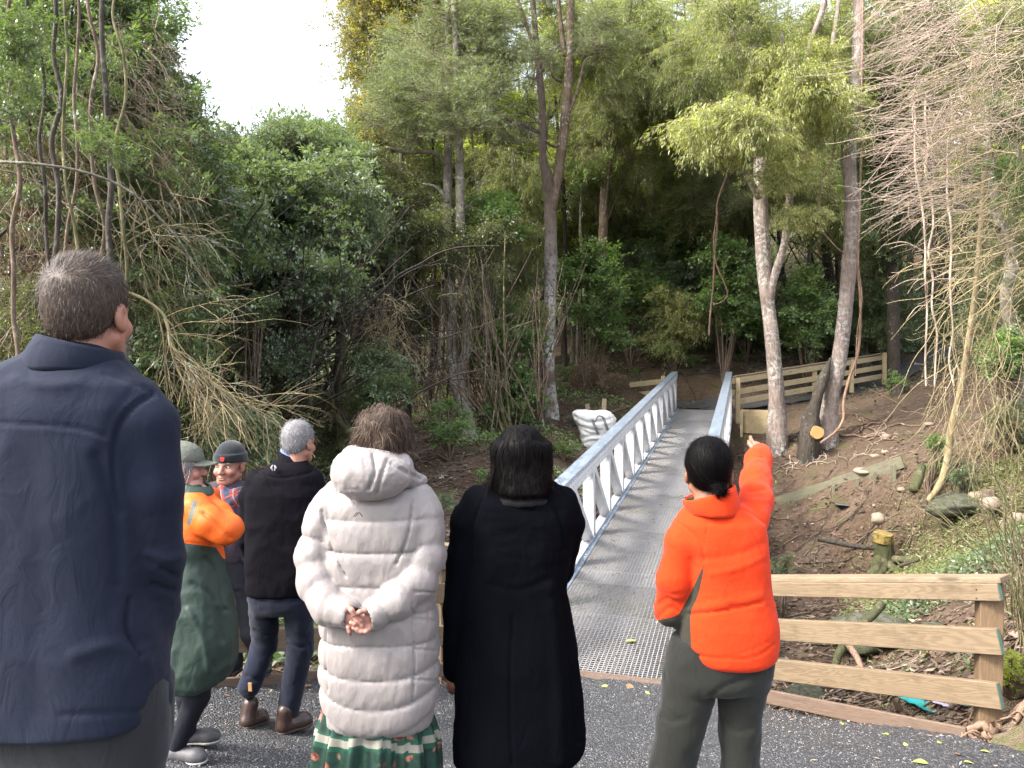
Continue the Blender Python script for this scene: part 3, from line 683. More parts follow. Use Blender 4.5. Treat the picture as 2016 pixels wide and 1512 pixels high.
BARK = {
 'pale': m_bark('pale_flaky_bark', (0.245, 0.194, 0.166), (0.108, 0.0756, 0.0612), (0.36, 0.36, 0.331), .75),
 'speckle': m_bark('speckled_bark', (.13, .10, .08), (.06, .042, .032), (.50, .50, .49), 1.45, ztop=5.5),
 'brown': m_bark('brown_bark', (0.144, 0.101, 0.072), (0.0612, 0.0418, 0.0302), (0.252, 0.259, 0.216), .35),
 'dark': m_bark('dark_bark', (0.0612, 0.0504, 0.0396), (0.0252, 0.0202, 0.0158), (0.144, 0.144, 0.122), .25),
 'mossy': m_bark('mossy_bark', (0.144, 0.122, 0.0792), (0.0576, 0.0504, 0.0288), (0.216, 0.23, 0.144), .2, .9),
 'grey': m_bark('grey_bark', (0.187, 0.166, 0.13), (0.0792, 0.0648, 0.0504), (0.302, 0.31, 0.259), .6, .25),
 'vine': m_bark('vine_bark', (0.245, 0.158, 0.108), (0.122, 0.072, 0.0504), (0.36, 0.324, 0.288), .2),
 'straw': m_bark('dry_twig', (0.331, 0.266, 0.151), (0.158, 0.115, 0.0576), (0.36, 0.36, 0.288), .2),
 'pinkish': m_bark('dry_pinkish_twig', (0.403, 0.317, 0.252), (0.216, 0.151, 0.115), (0.36, 0.36, 0.288), .2),
 'drab': m_bark('drab_dry_twig', (0.216, 0.166, 0.115), (0.0936, 0.0684, 0.0468), (0.36, 0.36, 0.288), .2),
 'yellow': m_bark('yellowish_stem', (0.20, 0.175, 0.09), (0.10, 0.085, 0.04), (0.288, 0.302, 0.216), .3, .5),
}
# ================================================================== modelling of bodies and clothes by distance fields
class Grid:
    def __init__(s, lo, hi, h):
        s.h = h; s.lo = np.array(lo, float); s.n = np.maximum(4, np.ceil((np.array(hi) - s.lo) / h).astype(int) + 1)
        ax = [s.lo[i] + h * np.arange(s.n[i]) for i in range(3)]; s.X, s.Y, s.Z = [a.astype(np.float32) for a in np.meshgrid(*ax, indexing='ij')]
def ell(g, c, r, rot=None):
    x, y, z = g.X - c[0], g.Y - c[1], g.Z - c[2]
    if rot is not None: x, y, z = rot[0][0] * x + rot[0][1] * y + rot[0][2] * z, rot[1][0] * x + rot[1][1] * y + rot[1][2] * z, rot[2][0] * x + rot[2][1] * y + rot[2][2] * z
    k0 = np.sqrt((x / r[0]) ** 2 + (y / r[1]) ** 2 + (z / r[2]) ** 2); k1 = np.sqrt((x / r[0] ** 2) ** 2 + (y / r[1] ** 2) ** 2 + (z / r[2] ** 2) ** 2) + 1e-9
    return k0 * (k0 - 1) / k1
def cone(g, a, b, ra, rb):
    a = np.asarray(a, float); b = np.asarray(b, float); ab = b - a; L2 = ab @ ab + 1e-12
    x, y, z = g.X - a[0], g.Y - a[1], g.Z - a[2]; t = np.clip((x * ab[0] + y * ab[1] + z * ab[2]) / L2, 0, 1)
    return np.sqrt((x - t * ab[0]) ** 2 + (y - t * ab[1]) ** 2 + (z - t * ab[2]) ** 2) - (ra + (rb - ra) * t), t
def smin(a, b, k):
    h = np.clip(.5 + .5 * (b - a) / k, 0, 1); return b * (1 - h) + a * h - k * h * (1 - h)
def smax(a, b, k): return -smin(-a, -b, k)
def limb(g, pts, rad, puff=None, k=.02):
    """tapering limb through world points; puff(s) swells the surface with s = length along the limb"""
    out = None; s0 = 0
    for i in range(len(pts) - 1):
        d, t = cone(g, pts[i], pts[i + 1], rad[i], rad[i + 1]); L = np.linalg.norm(np.asarray(pts[i + 1]) - np.asarray(pts[i]))
        if puff is not None: d = d - puff(s0 + t * L)
        s0 += L; out = d if out is None else smin(out, d, k)
    return out
def loft(g, rows, n=2.4, puff=None, cap=.012):
    """rows: (z, cx, cy, half width, half depth), any order"""
    r = np.array(sorted(rows)); z = g.Z; 
    cx, cy, w, d = [np.interp(z, r[:, 0], r[:, i]) for i in (1, 2, 3, 4)]
    k = (np.abs((g.X - cx) / w) ** n + np.abs((g.Y - cy) / d) ** n) ** (1 / n); m = np.minimum(w, d)
    s = (k - 1) * m * (.55 + .45 * np.minimum(1, 1))
    if puff is not None: s = s - puff(z)
    return smax(smax(s, z - r[-1, 0], cap), r[0, 0] - z, cap)
def nets(val, g):
    v = val; ins = v < 0; nx, ny, nz = v.shape
    acc = np.zeros((nx - 1, ny - 1, nz - 1, 3), np.float32); cnt = np.zeros((nx - 1, ny - 1, nz - 1), np.float32)
    for ax in range(3):
        o1, o2 = [i for i in range(3) if i != ax]
        sl0 = [slice(None)] * 3; sl1 = [slice(None)] * 3; sl0[ax] = slice(0, -1); sl1[ax] = slice(1, None)
        a, b = v[tuple(sl0)], v[tuple(sl1)]; cr = (a < 0) != (b < 0); t = np.where(cr, a / np.where(cr, a - b, 1), 0)
        for p in (0, 1):
            for q in (0, 1):
                s = [slice(None)] * 3; s[o1] = slice(p, v.shape[o1] - 1 + p); s[o2] = slice(q, v.shape[o2] - 1 + q)
                c = cr[tuple(s)]; tt = t[tuple(s)]; cnt += c
                acc[..., ax] += np.where(c, tt, 0); acc[..., o1] += c * p; acc[..., o2] += c * q
    act = cnt > 0; idx = np.full(act.shape, -1, np.int64); idx[act] = np.arange(act.sum()); ijk = np.argwhere(act)
    V_ = g.lo + g.h * (ijk + acc[act] / cnt[act][:, None]); F = []
    for ax in range(3):
        o1, o2 = (ax + 1) % 3, (ax + 2) % 3
        sl0 = [slice(1, -1)] * 3; sl1 = [slice(1, -1)] * 3; sl0[ax] = slice(0, -1); sl1[ax] = slice(1, None)
        a, b = ins[tuple(sl0)], ins[tuple(sl1)]; w = np.argwhere(a != b); 
        if len(w) == 0: continue
        flip = a[tuple(w.T)]; w = w.copy(); w[:, o1] += 1; w[:, o2] += 1
        e1 = np.zeros(3, int); e2 = np.zeros(3, int); e1[o1] = 1; e2[o2] = 1
        q = np.stack([idx[tuple((w - e1 - e2).T)], idx[tuple((w - e2).T)], idx[tuple(w.T)], idx[tuple((w - e1).T)]], 1)
        q[~flip] = q[~flip][:, ::-1]; F.append(q)
    F = np.concatenate(F); F = F[(F >= 0).all(1)]; return V_, F
def vnorm(v, f):
    n = np.zeros_like(v); a = v[f[:, 1]] - v[f[:, 0]]; b = v[f[:, 3 if f.shape[1] > 3 else 2]] - v[f[:, 0]]; c = v[f[:, 2]] - v[f[:, 0]]
    fn = np.cross(a, c) + np.cross(c, b)
    for i in range(f.shape[1]): 
        for ax in range(3): n[:, ax] += np.bincount(f[:, i], fn[:, ax], len(v))
    return unit(n)
def relax(v, f, it=2, lam=.5):
    for _ in range(it):
        s = np.zeros_like(v); c = np.zeros(len(v))
        for i in range(4):
            a, b = f[:, i], f[:, (i + 1) % 4]
            for ax in range(3): s[:, ax] += np.bincount(a, v[b, ax], len(v)) + np.bincount(b, v[a, ax], len(v))
            c += np.bincount(a, minlength=len(v)) + np.bincount(b, minlength=len(v))
        v = v + lam * (s / np.maximum(c, 1)[:, None] - v)
    return v
def proj(v):
    d = v - V(0, 0, CAMZ); cp, sp = math.cos(PITCH), math.sin(PITCH); z = d[:, 1] * cp - d[:, 2] * sp; u = d[:, 1] * sp + d[:, 2] * cp
    return CX + FPX * d[:, 0] / z, CY - FPX * u / z
def pl_dist(px, py, line):
    d = np.full(len(px), 1e9)
    for (x0, y0), (x1, y1) in zip(line[:-1], line[1:]):
        ax, ay = x1 - x0, y1 - y0; t = np.clip(((px - x0) * ax + (py - y0) * ay) / (ax * ax + ay * ay + 1e-9), 0, 1); d = np.minimum(d, np.hypot(px - x0 - t * ax, py - y0 - t * ay))
    return d
def press(v, f, lines, side=-1):
    """lines: (pixel polyline, width px, height m): welts (+) and creases (-) on the side facing the camera"""
    n = vnorm(v, f); px, py = proj(v); face = np.clip(-n[:, 1] * 3, 0, 1); off = 0
    for ln, w, h in lines:
        ln2 = [tuple(q[:2]) for q in (catmull([(*q, 0) for q in ln], 5) if len(ln) > 2 else np.array([(*q, 0) for q in ln]))]
        off = off + h * np.exp(-(pl_dist(px, py, ln2) / w) ** 2)
    return v + n * (off * face)[:, None]
def wrinkle(v, f, amp, fr, seed, st=(1, 1, 1), mask=None, sharp=True):
    n = vnorm(v, f); q = v * np.array(st) * fr; q = q + fbm(v * 4, seed + 50, 2)[:, None] * .6
    w = fbm(q, seed, 3)
    if sharp: w = (.35 - np.abs(w)) * 1.3
    if mask is not None: w = w * mask(v)
    return v + n * (amp * w)[:, None]
class Fig:
    """one person: base on the path, everything given in photo pixels at one distance plus metric offsets in depth"""
    def __init__(s, Z, bx, label, by=0.0, cat='person'):
        s.Z = Z; p = P(bx, 1400, Z); s.y = p[1]; s.base = V(p[0], Z + by, 0); s.base[2] = float(path_z(s.base[0], s.base[1])[0]) + .003
        s.root = root('person', s.base, label, cat); s.m = Z / FPX
    def p(s, px, py, dy=0.0):
        q = P(px, py, s.Z + dy); return V(q[0], s.y + dy, q[2])
    def rows(s, rr):
        out = []
        for q in rr:
            py, xl, xr, hd = q[:4]; cy = q[4] if len(q) > 4 else 0; a = s.p((xl + xr) / 2, py, cy); out.append((a[2], a[0], a[1], (xr - xl) / 2 * s.m, hd))
        return out
    def pts(s, qq): return [s.p(*q[:3]) for q in qq], [q[3] for q in qq]
    def grid(s, x0, x1, y0, y1, d0, d1, h):
        a, b = s.p(x0, y1), s.p(x1, y0); return Grid((a[0], s.y + d0, a[2]), (b[0], s.y + d1, b[2]), h)
    def add(s, name, v, f, mat, parent=None, smooth=True, label=None, fmat=None, kind=None, pat=None):
        if pat is not None:
            me = mesh(name, v - s.base, f, smooth)
            for k, arr in pat.items(): at = me.attributes.new(k, 'FLOAT', 'POINT'); at.data.foreach_set('value', np.asarray(arr, dtype=np.float32))
            return obj(name, me, mat, parent or s.root)
        return obj(name, mesh(name, v - s.base, f, smooth, None, fmat), mat, parent or s.root, None, None, None, label, kind=kind)
def rot_head(yaw, pitch=0, roll=0):
    return np.array(Matrix.Rotation(yaw, 3, 'Z') @ Matrix.Rotation(pitch, 3, 'X') @ Matrix.Rotation(roll, 3, 'Y'))
class Local:
    """grid seen in a rotated and scaled frame"""
    def __init__(s, g, o, R, sc=1.0):
        x, y, z = g.X - o[0], g.Y - o[1], g.Z - o[2]; s.sc = sc
        s.X, s.Y, s.Z = [(R[0][i] * x + R[1][i] * y + R[2][i] * z) / sc for i in range(3)]
def head_sdf(L, hair=False):
    """skull with face, ears and neck; local frame: +Y faces forward, origin at the chin level under the skull"""
    d = ell(L, (0, -.014, .150), (.077, .098, .090)); d = smin(d, ell(L, (0, .030, .088), (.060, .066, .083)), .03); d = smin(d, ell(L, (0, .060, .022), (.032, .028, .024)), .035)
    for s in (-1, 1):
        d = smin(d, cone(L, (s * .058, -.002, .055), (s * .022, .066, .020), .018, .016)[0], .03); d = smin(d, ell(L, (s * .042, .066, .080), (.024, .022, .022)), .02)
    d = smin(d, cone(L, (0, -.020, .07), (0, -.036, -.11), .054, .057)[0], .025)
    d = smin(d, cone(L, (-.034, .080, .131), (.034, .080, .131), .014, .014)[0], .018)
    for s in (-1, 1): d = smax(d, -ell(L, (s * .032, .102, .113), (.019, .018, .012)), .012)
    d = smin(d, cone(L, (0, .088, .122), (0, .113, .082), .009, .013)[0], .010)
    for s in (-1, 1): d = smin(d, ell(L, (s * .013, .104, .077), (.009, .012, .008)), .006)
    d = smin(d, ell(L, (0, .094, .052), (.025, .010, .006)), .006); d = smin(d, ell(L, (0, .092, .042), (.022, .011, .007)), .006); d = smax(d, -ell(L, (0, .106, .0475), (.026, .010, .002)), .004)
    for s in (-1, 1):
        e = ell(L, (s * .082, -.008, .105), (.011, .024, .034)); e = smax(e, -ell(L, (s * .093, -.003, .110), (.007, .013, .020)), .005); e = smin(e, ell(L, (s * .078, .004, .080), (.008, .010, .012)), .008); d = smin(d, e, .006)
    return d * L.sc
def strands(r, g_v, g_n, n, L, rad, flow, lift=.3, curl=0.0, jit=.25, seg=4, offset=.0, lenf=None):
    """thin hair ribbons rooted on a surface; flow(p, n) gives the combing direction"""
    i = r.integers(0, len(g_v), n); p = g_v[i] + r.normal(size=(n, 3)) * .004 + g_n[i] * offset; nn = g_n[i]; fl = flow(p, nn)
    d = unit(fl + nn * lift + r.normal(size=(n, 3)) * jit); LL = L * r.uniform(.6, 1.2, n) * (lenf(p) if lenf is not None else 1)
    pts = [p]; cur = d; tw = unit(r.normal(size=(n, 3)))
    for k in range(seg):
        cur = unit(cur + tw * curl * np.sin(k * 2.2 + i % 7)[:, None] + V(0, 0, -1) * (.10 if L > .05 else .0) - nn * .12); pts.append(pts[-1] + cur * (LL / seg)[:, None])
    pts = np.array(pts); side = unit(np.cross(d, nn + r.normal(size=(n, 3)) * .3)); V_ = []
    for k in range(seg + 1): w = rad * (1 - .75 * k / seg); V_ += [pts[k] + side * w, pts[k] - side * w]
    V_ = np.stack(V_, 1).reshape(-1, 3); m = 2 * (seg + 1); F = []
    b = np.arange(n) * m
    for k in range(seg): F.append(np.stack([b + 2 * k, b + 2 * k + 1, b + 2 * k + 3, b + 2 * k + 2], 1))
    return V_, np.concatenate(F), r
def join(*vf):
    V_, F_, k = [], [], 0
    for v, f in vf: V_.append(v); F_.append(f + k); k += len(v)
    return np.concatenate(V_), np.concatenate(F_)
def m_cloth(name, col, rough=.9, weave=900, bump=.25, var=.18, sheen=.0, big=.12, spec=.25, lint=None, alt=(), fold=.35):
    t = NT(name); co = t.coord('Object'); w = t.noise(co, weave, 2); m = t.noise(co, weave * .12, 4, .6); b = t.noise(co, 5, 3)
    f = t.math('ADD', t.math('MULTIPLY', w, .5), t.math('MULTIPLY', m, .5))
    c = t.mix(f, tuple(q * (1 - var) for q in col), tuple(min(1, q * (1 + var)) for q in col)); c = t.mix(t.math('MULTIPLY', b, big), c, tuple(q * .55 for q in col))
    if lint: c = t.mix(t.ramp(t.noise(co, 260, 2), [(.70, 0.0), (.76, .5)]), c, lint)
    for an, ac in alt: c = t.mix(t.math('GREATER_THAN', t.attr(an), 0.0), c, t.mix(f, tuple(q * (1 - var) for q in ac), tuple(min(1, q * (1 + var)) for q in ac)))
    t.set(Base_Color=c, Roughness=rough); t.b.inputs['Specular IOR Level'].default_value = spec; t.b.inputs['Sheen Weight'].default_value = sheen; t.b.inputs['Sheen Roughness'].default_value = .5
    fo = t.noise(t.node('ShaderNodeMapping', i_0=co, i_Scale=(1, 1, .55)).outputs[0], 15, 3, .5, 1.6)
    b1 = t.node('ShaderNodeBump', i_Height=fo, i_Strength=fold, i_Distance=.012); b2 = t.node('ShaderNodeBump', i_Height=f, i_Strength=bump, i_Distance=.002, i_Normal=b1.outputs[0]); t.l.new(b2.outputs[0], t.b.inputs['Normal']); return t.m
def m_skin(name, col, red=.0):
    t = NT(name); co = t.coord('Object'); n = t.noise(co, 18, 4, .6); n2 = t.noise(co, 240, 3)
    c = t.mix(n, col, (col[0] * .95, col[1] * .68, col[2] * .62)); t.set(Base_Color=c, Roughness=.52); t.b.inputs['Subsurface Weight'].default_value = .0
    t.bump(n2, .15, .0015); return t.m
def m_hair(name, c1, c2, c3=None, sp=.2):
    t = NT(name); co = t.coord('Object'); n = t.noise(t.node('ShaderNodeMapping', i_0=co, i_Scale=(260, 260, 40)).outputs[0], 1, 3); n2 = t.noise(co, 30, 2)
    f = t.math('ADD', t.math('MULTIPLY', n, .6), t.math('MULTIPLY', n2, .4)); st = [(.32, c1), (.62, c2)]
    if c3: st.append((.8, c3))
    t.set(Base_Color=t.ramp(f, st), Roughness=.5); t.b.inputs['Specular IOR Level'].default_value = sp; t.bump(n, .5, .003); return t.m
M_EYE = simple('eye_white', (.62, .58, .54), .2, 0, 10, .02); M_IRIS = simple('dark_iris', (.02, .015, .012), .15, 0, 10, .05)
def finger(g, base, dirs, lens, r0):
    """chain of three bones"""
    p = [np.asarray(base, float)]
    for d, l in zip(dirs, lens): p.append(p[-1] + unit(np.asarray(d, float)) * l)
    return limb(g, p, [r0, r0 * .95, r0 * .88, r0 * .72][:len(p)], None, .003), p
def body(F, head_c, hs, yaw, pitch, roll, skin, limbs, extra=None, hand_parts=(), lab=None):
    """one continuous figure: coarse trunk and limbs, finer head and neck; returns the head frame"""
    R = rot_head(yaw, pitch, roll); o = np.asarray(head_c) - R @ V(0, 0, .12) * hs          # chin-level origin
    g = Grid(np.asarray(head_c) - .17 * hs - V(0, 0, .05), np.asarray(head_c) + .17 * hs + V(0, 0, .02), .0048); L = Local(g, o, R, hs)
    hv, hf = nets(head_sdf(L), g); hv = relax(hv, hf, 1, .4)
    allp = np.array([q for l in limbs for q in l[0]]); rm = max(max(l[1]) for l in limbs) + .03
    g2 = Grid(allp.min(0) - rm, allp.max(0) + rm, .017); d = None
    for p, r in limbs:
        q = limb(g2, p, r, None, .015); d = q if d is None else smin(d, q, .015)
    bv, bf = nets(d, g2); parts = [(hv, hf), (bv, bf)] + list(hand_parts)
    v, f = join(*parts); b = F.add('body', v, f, skin, label=lab); return b, o, R, hs
def hl(o, R, hs, q): return o + R @ (np.asarray(q, float) * hs)
def ring_shell(c0, r0, c1, r1, mat_rows=5, n=48, thick=.006, gap=None, topf=None, tilt=None):
    """collar: strip between lower ellipse (c0, r0) and upper ellipse (c1, r1), with thickness; gap = (a0, a1) leaves it open"""
    th = np.linspace(0, 2 * math.pi, n) if gap is None else np.linspace(gap[1], gap[0] + 2 * math.pi, n); V_ = []
    for side in (0, 1):
        for k in range(mat_rows):
            t = k / (mat_rows - 1); c = np.asarray(c0) * (1 - t) + np.asarray(c1) * t; r = (np.asarray(r0) * (1 - t) + np.asarray(r1) * t) - side * thick
            bul = math.sin(t * math.pi) * .004
            p = np.stack([c[0] + (r[0] + bul) * np.cos(th), c[1] + (r[1] + bul) * np.sin(th), np.full(n, c[2])], 1)
            if topf is not None: p[:, 2] += topf(th) * t
            V_.append(p)
    V_ = np.concatenate(V_); idx = np.arange(2 * mat_rows * n).reshape(2, mat_rows, n); F = []
    for i in range(n - 1):
        for k in range(mat_rows - 1):
            F.append((idx[0, k, i], idx[0, k, i + 1], idx[0, k + 1, i + 1], idx[0, k + 1, i])); F.append((idx[1, k, i + 1], idx[1, k, i], idx[1, k + 1, i], idx[1, k + 1, i + 1]))
        F.append((idx[0, -1, i], idx[0, -1, i + 1], idx[1, -1, i + 1], idx[1, -1, i])); F.append((idx[0, 0, i + 1], idx[0, 0, i], idx[1, 0, i], idx[1, 0, i + 1]))
    if gap is not None:
        for i in (0, n - 1):
            for k in range(mat_rows - 1): F.append((idx[0, k, i], idx[0, k + 1, i], idx[1, k + 1, i], idx[1, k, i]))
    return V_, np.array(F)
def shoe(F, heel, toe, w, mat, sole_mat, h=.07, name='shoe', pitch_h=0.0, boot=0.0):
    """heel and toe on the ground (world points)"""
    heel = np.asarray(heel, float); toe = np.asarray(toe, float); d = unit((toe - heel) * V(1, 1, 0)); u = V(0, 0, 1); dd = unit(toe - heel)
    L = np.linalg.norm(toe - heel); g = Grid(np.minimum(heel, toe) - w - .03, np.maximum(heel, toe) + V(w + .03, w + .03, h + boot + .06), .007)
    up = np.cross(np.cross(dd, u), dd); 
    a = heel + dd * .035; s = cone(g, a + up * .038, heel + dd * L * .72 + up * .036, w * .44, w * .50)[0]; s = smin(s, cone(g, heel + dd * L * .7 + up * .030, toe - dd * .042 + up * .028, w * .48, w * .38)[0], .02)
    s = smin(s, cone(g, a + up * .05, a + up * (h + boot) + dd * .01, w * .42, w * .46)[0], .02)
    px = (g.X - heel[0]) * up[0] + (g.Y - heel[1]) * up[1] + (g.Z - heel[2]) * up[2]; s2 = smax(s, .018 - px, .004); v, f = nets(s2, g); o = F.add(name, v, f, mat)
    so = smax(smax(s - .006, px - .020, .003), .002 - px, .003); v, f = nets(so, g); F.add('sole', v, f, sole_mat, o); return o
# ================================================================== named trees of the photograph
def tree(label, bark, paths, clumps=(), seg=12, rough=.06, seed=1, group=None, name='tree', flare=True):
    """paths: [(px points with distance, radii m)], the first is the trunk from the ground up"""
    w = [(px_path(p) if len(p[0]) == 3 else p, r) for p, r in paths]
    b0 = w[0][0][0]
    if flare: b0 = b0.copy(); b0[2] = min(b0[2], gz(b0[0], b0[1]) - .02) ; w[0][0][0] = b0; w[0][0].insert(0, b0 - V(0, 0, .35)); w[0][1].insert(0, w[0][1][0] * 1.05)
    base = np.array(b0); g = root(name, base, label, 'tree', group)
    tr = [(wob(np.asarray(p) - base, .03, seed), r) for p, r in w]
    obj('trunk', trunk_mesh('trunk', tr[:1], seg, rough, seed, flare), BARK[bark], g)
    for q in tr[1:]: obj('limb', trunk_mesh('limb', [q], max(6, seg - 3), rough, seed + 3, False), BARK[bark], g)
    for c in clumps: put(c[0], c[1], c[2], g, base)
    return g, base
def region(kind, n, cx, cy, rx, ry, z0, z1, s0, s1, seed=0):
    """clumps spread through an ellipse of the view between two distances"""
    r = random.Random(seed * 77 + n); out = []
    while len(out) < n:
        a, b = r.uniform(-1, 1), r.uniform(-1, 1)
        if a * a + b * b < 1: out.append((kind, P(cx + a * rx, cy + b * ry, r.uniform(z0, z1)), r.uniform(s0, s1)))
    return out
# twin-stemmed tree left of centre, mossy grey
tree('tall grey tree with twin stems joined at a leaning mossy foot', 'grey',
 [([(928, 868, 16.3), (912, 790, 16.5), (908, 735, 16.6), (921, 680, 16.7), (919, 600, 16.8), (908, 480, 17), (903, 300, 17), (900, 150, 17), (893, -60, 17.2)], [.17, .125, .118, .115, .11, .095, .08, .06]),
  ([(908, 800, 16.45), (893, 730, 16.6), (890, 600, 17), (884, 450, 17.2), (880, 300, 17.3), (884, 180, 17.3), (880, 0, 17.4)], [.115, .118, .118, .10, .085, .06]),
  ([(885, 400, 17.2), (862, 370, 17.0), (835, 362, 16.8)], [.06, .03]), ([(884, 330, 17.3), (850, 300, 17), (800, 300, 16.8), (760, 290, 16.5)], [.06, .03]),
  ([(905, 220, 17), (860, 200, 16.8), (820, 190, 16.6)], [.06, .02]), ([(895, 420, 17.1), (930, 400, 17.3), (950, 350, 17.5)], [.04, .02])],
 region('fine', 36, 850, 180, 115, 95, 15.6, 18.2, .55, .95, 1) + region('fine', 15, 930, 60, 100, 75, 17, 19, .7, 1.0, 2) + region('dark', 14, 800, 400, 80, 90, 16.5, 19, .6, .9, 3), seed=3)
# main forked speckled trunk
tree_fork, _b = tree('tall trunk speckled white low down that forks in two above the white bag', 'speckle',
 [([(1086, 838, 19.0), (1082, 770, 19), (1079, 700, 19), (1082, 600, 19), (1084, 500, 19), (1084, 420, 19), (1082, 385, 19), (1076, 340, 19), (1070, 300, 19), (1068, 220, 19), (1060, 120, 18.9), (1050, 20, 18.9), (1042, -80, 18.8)], [.22, .175, .168, .16, .155, .152, .15, .13, .10, .09, .08, .07, .06])],
 [], 16, .05, 5)
for q in ([(1086, 420, 19), (1096, 360, 19), (1108, 280, 19), (1116, 200, 19), (1122, 110, 19), (1124, 0, 19), (1128, -80, 19)],):
    obj('limb', trunk_mesh('limb', [(np.array(px_path(q)) - _b, [.11, .125, .115, .11, .105, .095, .08])], 12, .05, 8, False), BARK['brown'], tree_fork)
for q, r in (([(1112, 110, 19), (1104, 50, 19), (1098, -20, 19)], [.07, .05]), ([(1116, 230, 19), (1140, 170, 19), (1152, 120, 18.8), (1172, 110, 18.6)], [.06, .02]), ([(1068, 140, 18.9), (1040, 60, 18.8), (1020, 0, 18.6)], [.06, .04]),
             ([(1033, 120, 18.9), (1000, 115, 18.8), (960, 95, 18.7), (930, 75, 18.6)], [.055, .02]), ([(1066, 262, 19), (1000, 235, 18.5), (940, 205, 18.0), (860, 195, 17.5)], [.055, .02]), ([(1100, 285, 19), (1090, 288, 18.6), (1072, 276, 18.4)], [.04, .03]),
             ([(1105, 160, 18.7), (1088, 150, 18.5), (1086, 120, 18.4)], [.035, .02])):
    obj('limb', trunk_mesh('limb', [(np.array(px_path(q)) - _b, r)], 7, .05, 9, False), BARK['brown'], tree_fork)
rr = np.random.default_rng(5); tw = []
for q in ((1070, 270, 18.7), (1065, 240, 18.7), (1040, 225, 18.5), (1010, 200, 18.4), (1100, 90, 18.6), (1062, 160, 18.6)):
    for k in range(3): spray(rr, P(*q) - _b, (rr.uniform(-1, .1), rr.uniform(-.7, .1), rr.uniform(-.2, .5)), rr.uniform(.7, 1.3), 2, .016, tw, .03)
obj('dead_twigs', thin_mesh('dead_twigs', tw), BARK['grey'], tree_fork)['kind'] = 'stuff'
for c in region('fine', 20, 1050, 40, 170, 100, 17.5, 20.5, .55, .95, 11) + region('willow', 12, 1150, 90, 80, 110, 19, 21, .6, .9, 12): put(c[0], c[1], c[2], tree_fork, _b)
# right-hand pair
tree('pale barked tree with one slim side stem at the left end of the far fence', 'pale',
 [([(1531, 858, 17.6), (1528, 800, 17.6), (1527, 740, 17.6), (1520, 660, 17.6), (1509, 560, 17.6), (1499, 460, 17.6), (1496, 380, 17.6), (1496, 250, 17.6), (1490, 120, 17.6), (1478, -60, 17.6)], [.24, .175, .165, .16, .16, .155, .15, .13, .10]),
  ([(1516, 600, 17.6), (1528, 540, 17.4), (1545, 480, 17.3), (1553, 400, 17.2), (1566, 290, 17.2), (1578, 200, 17.2), (1592, 100, 17.1), (1622, 10, 17), (1640, -90, 17)], [.09, .09, .085, .08, .08, .07, .06, .05]),
  ([(1498, 400, 17.6), (1468, 340, 17.2), (1430, 300, 16.5), (1400, 250, 16)], [.09, .05, .03]), ([(1494, 200, 17.6), (1450, 90, 17.5), (1435, 20, 17.4), (1425, -30, 17.3)], [.09, .08, .06]), ([(1495, 250, 17.6), (1530, 150, 17), (1540, 60, 16.6)], [.07, .04]),
  ([(1551, 440, 17.2), (1560, 425, 17), (1572, 415, 16.8)], [.03, .02])],
 region('bright', 26, 1440, 255, 88, 52, 14.6, 16.6, .40, .68, 21) + region('bright', 20, 1545, 310, 52, 58, 15.6, 17, .34, .55, 22) + region('bright', 26, 1575, 140, 95, 75, 15, 18, .45, .8, 23) + region('willow', 18, 1430, 90, 130, 90, 16, 19, .6, .95, 24)
 + region('bright', 10, 1580, 420, 36, 30, 15.6, 16.6, .26, .42, 25), 14, .05, 11)
tree('tall pale reddish tree with a long vine hanging beside it', 'pale',
 [([(1628, 872, 17.2), (1634, 800, 17.2), (1650, 720, 17.2), (1663, 620, 17.2), (1673, 500, 17.2), (1676, 400, 17.2), (1670, 320, 17.2), (1676, 230, 17.2), (1688, 120, 17.2), (1690, -60, 17.2)], [.23, .175, .165, .16, .158, .155, .15, .14, .11]),
  ([(1672, 330, 17.2), (1664, 260, 17.2), (1656, 190, 17.1), (1640, 100, 17.0), (1650, 20, 17), (1655, -80, 17)], [.09, .08, .06, .05, .04])],
 region('bright', 16, 1640, 200, 50, 60, 16.3, 17.6, .4, .65, 31) + region('willow', 20, 1680, 60, 120, 90, 17.5, 20, .6, .95, 32), 14, .05, 12)
# broken dark stub leaning on it, with a sawn face beside
sn, sb = tree('dark rotten snag leaning against the reddish tree by the far fence', 'dark', [([(1590, 846, 16.9), (1602, 800, 16.9), (1618, 755, 17.0), (1634, 705, 17.1)], [.22, .17, .12, .03])], [], 12, .2, 13)
# straight trunks further back
tree('straight mossy brown trunk behind the round leaved shrubs, centre right', 'mossy', [([(1366, 690, 27.5), (1371, 600, 27.5), (1374, 500, 27.5), (1374, 330, 27.5), (1378, 150, 27.5), (1375, -80, 27.5)], [.30, .21, .20, .19, .16])], region('willow', 16, 1370, 120, 110, 110, 25, 30, 1.0, 1.5, 41), 10, .05, 14)
tree('grey trunk bending left as it rises behind the middle of the bridge', 'grey', [([(1264, 585, 29), (1265, 500, 29), (1262, 420, 29), (1247, 350, 29), (1234, 310, 29), (1236, 200, 29), (1240, 60, 29)], [.20, .18, .17, .16, .13]), ([(1240, 330, 29), (1218, 280, 29), (1200, 230, 29), (1196, 120, 29)], [.11, .10, .08, .06])],
 region('willow', 14, 1240, 130, 90, 110, 27, 31, 1.0, 1.5, 42), 9, .05, 15)
tree('slim straight grey trunk just right of the left-bending trunk', 'grey', [([(1286, 585, 28.5), (1285, 480, 28.5), (1284, 330, 28.5), (1284, 260, 28.5), (1270, 120, 28.5)], [.13, .12, .11, .09])], region('willow', 10, 1290, 200, 50, 70, 27, 29, .9, 1.3, 43), 8, .05, 16)
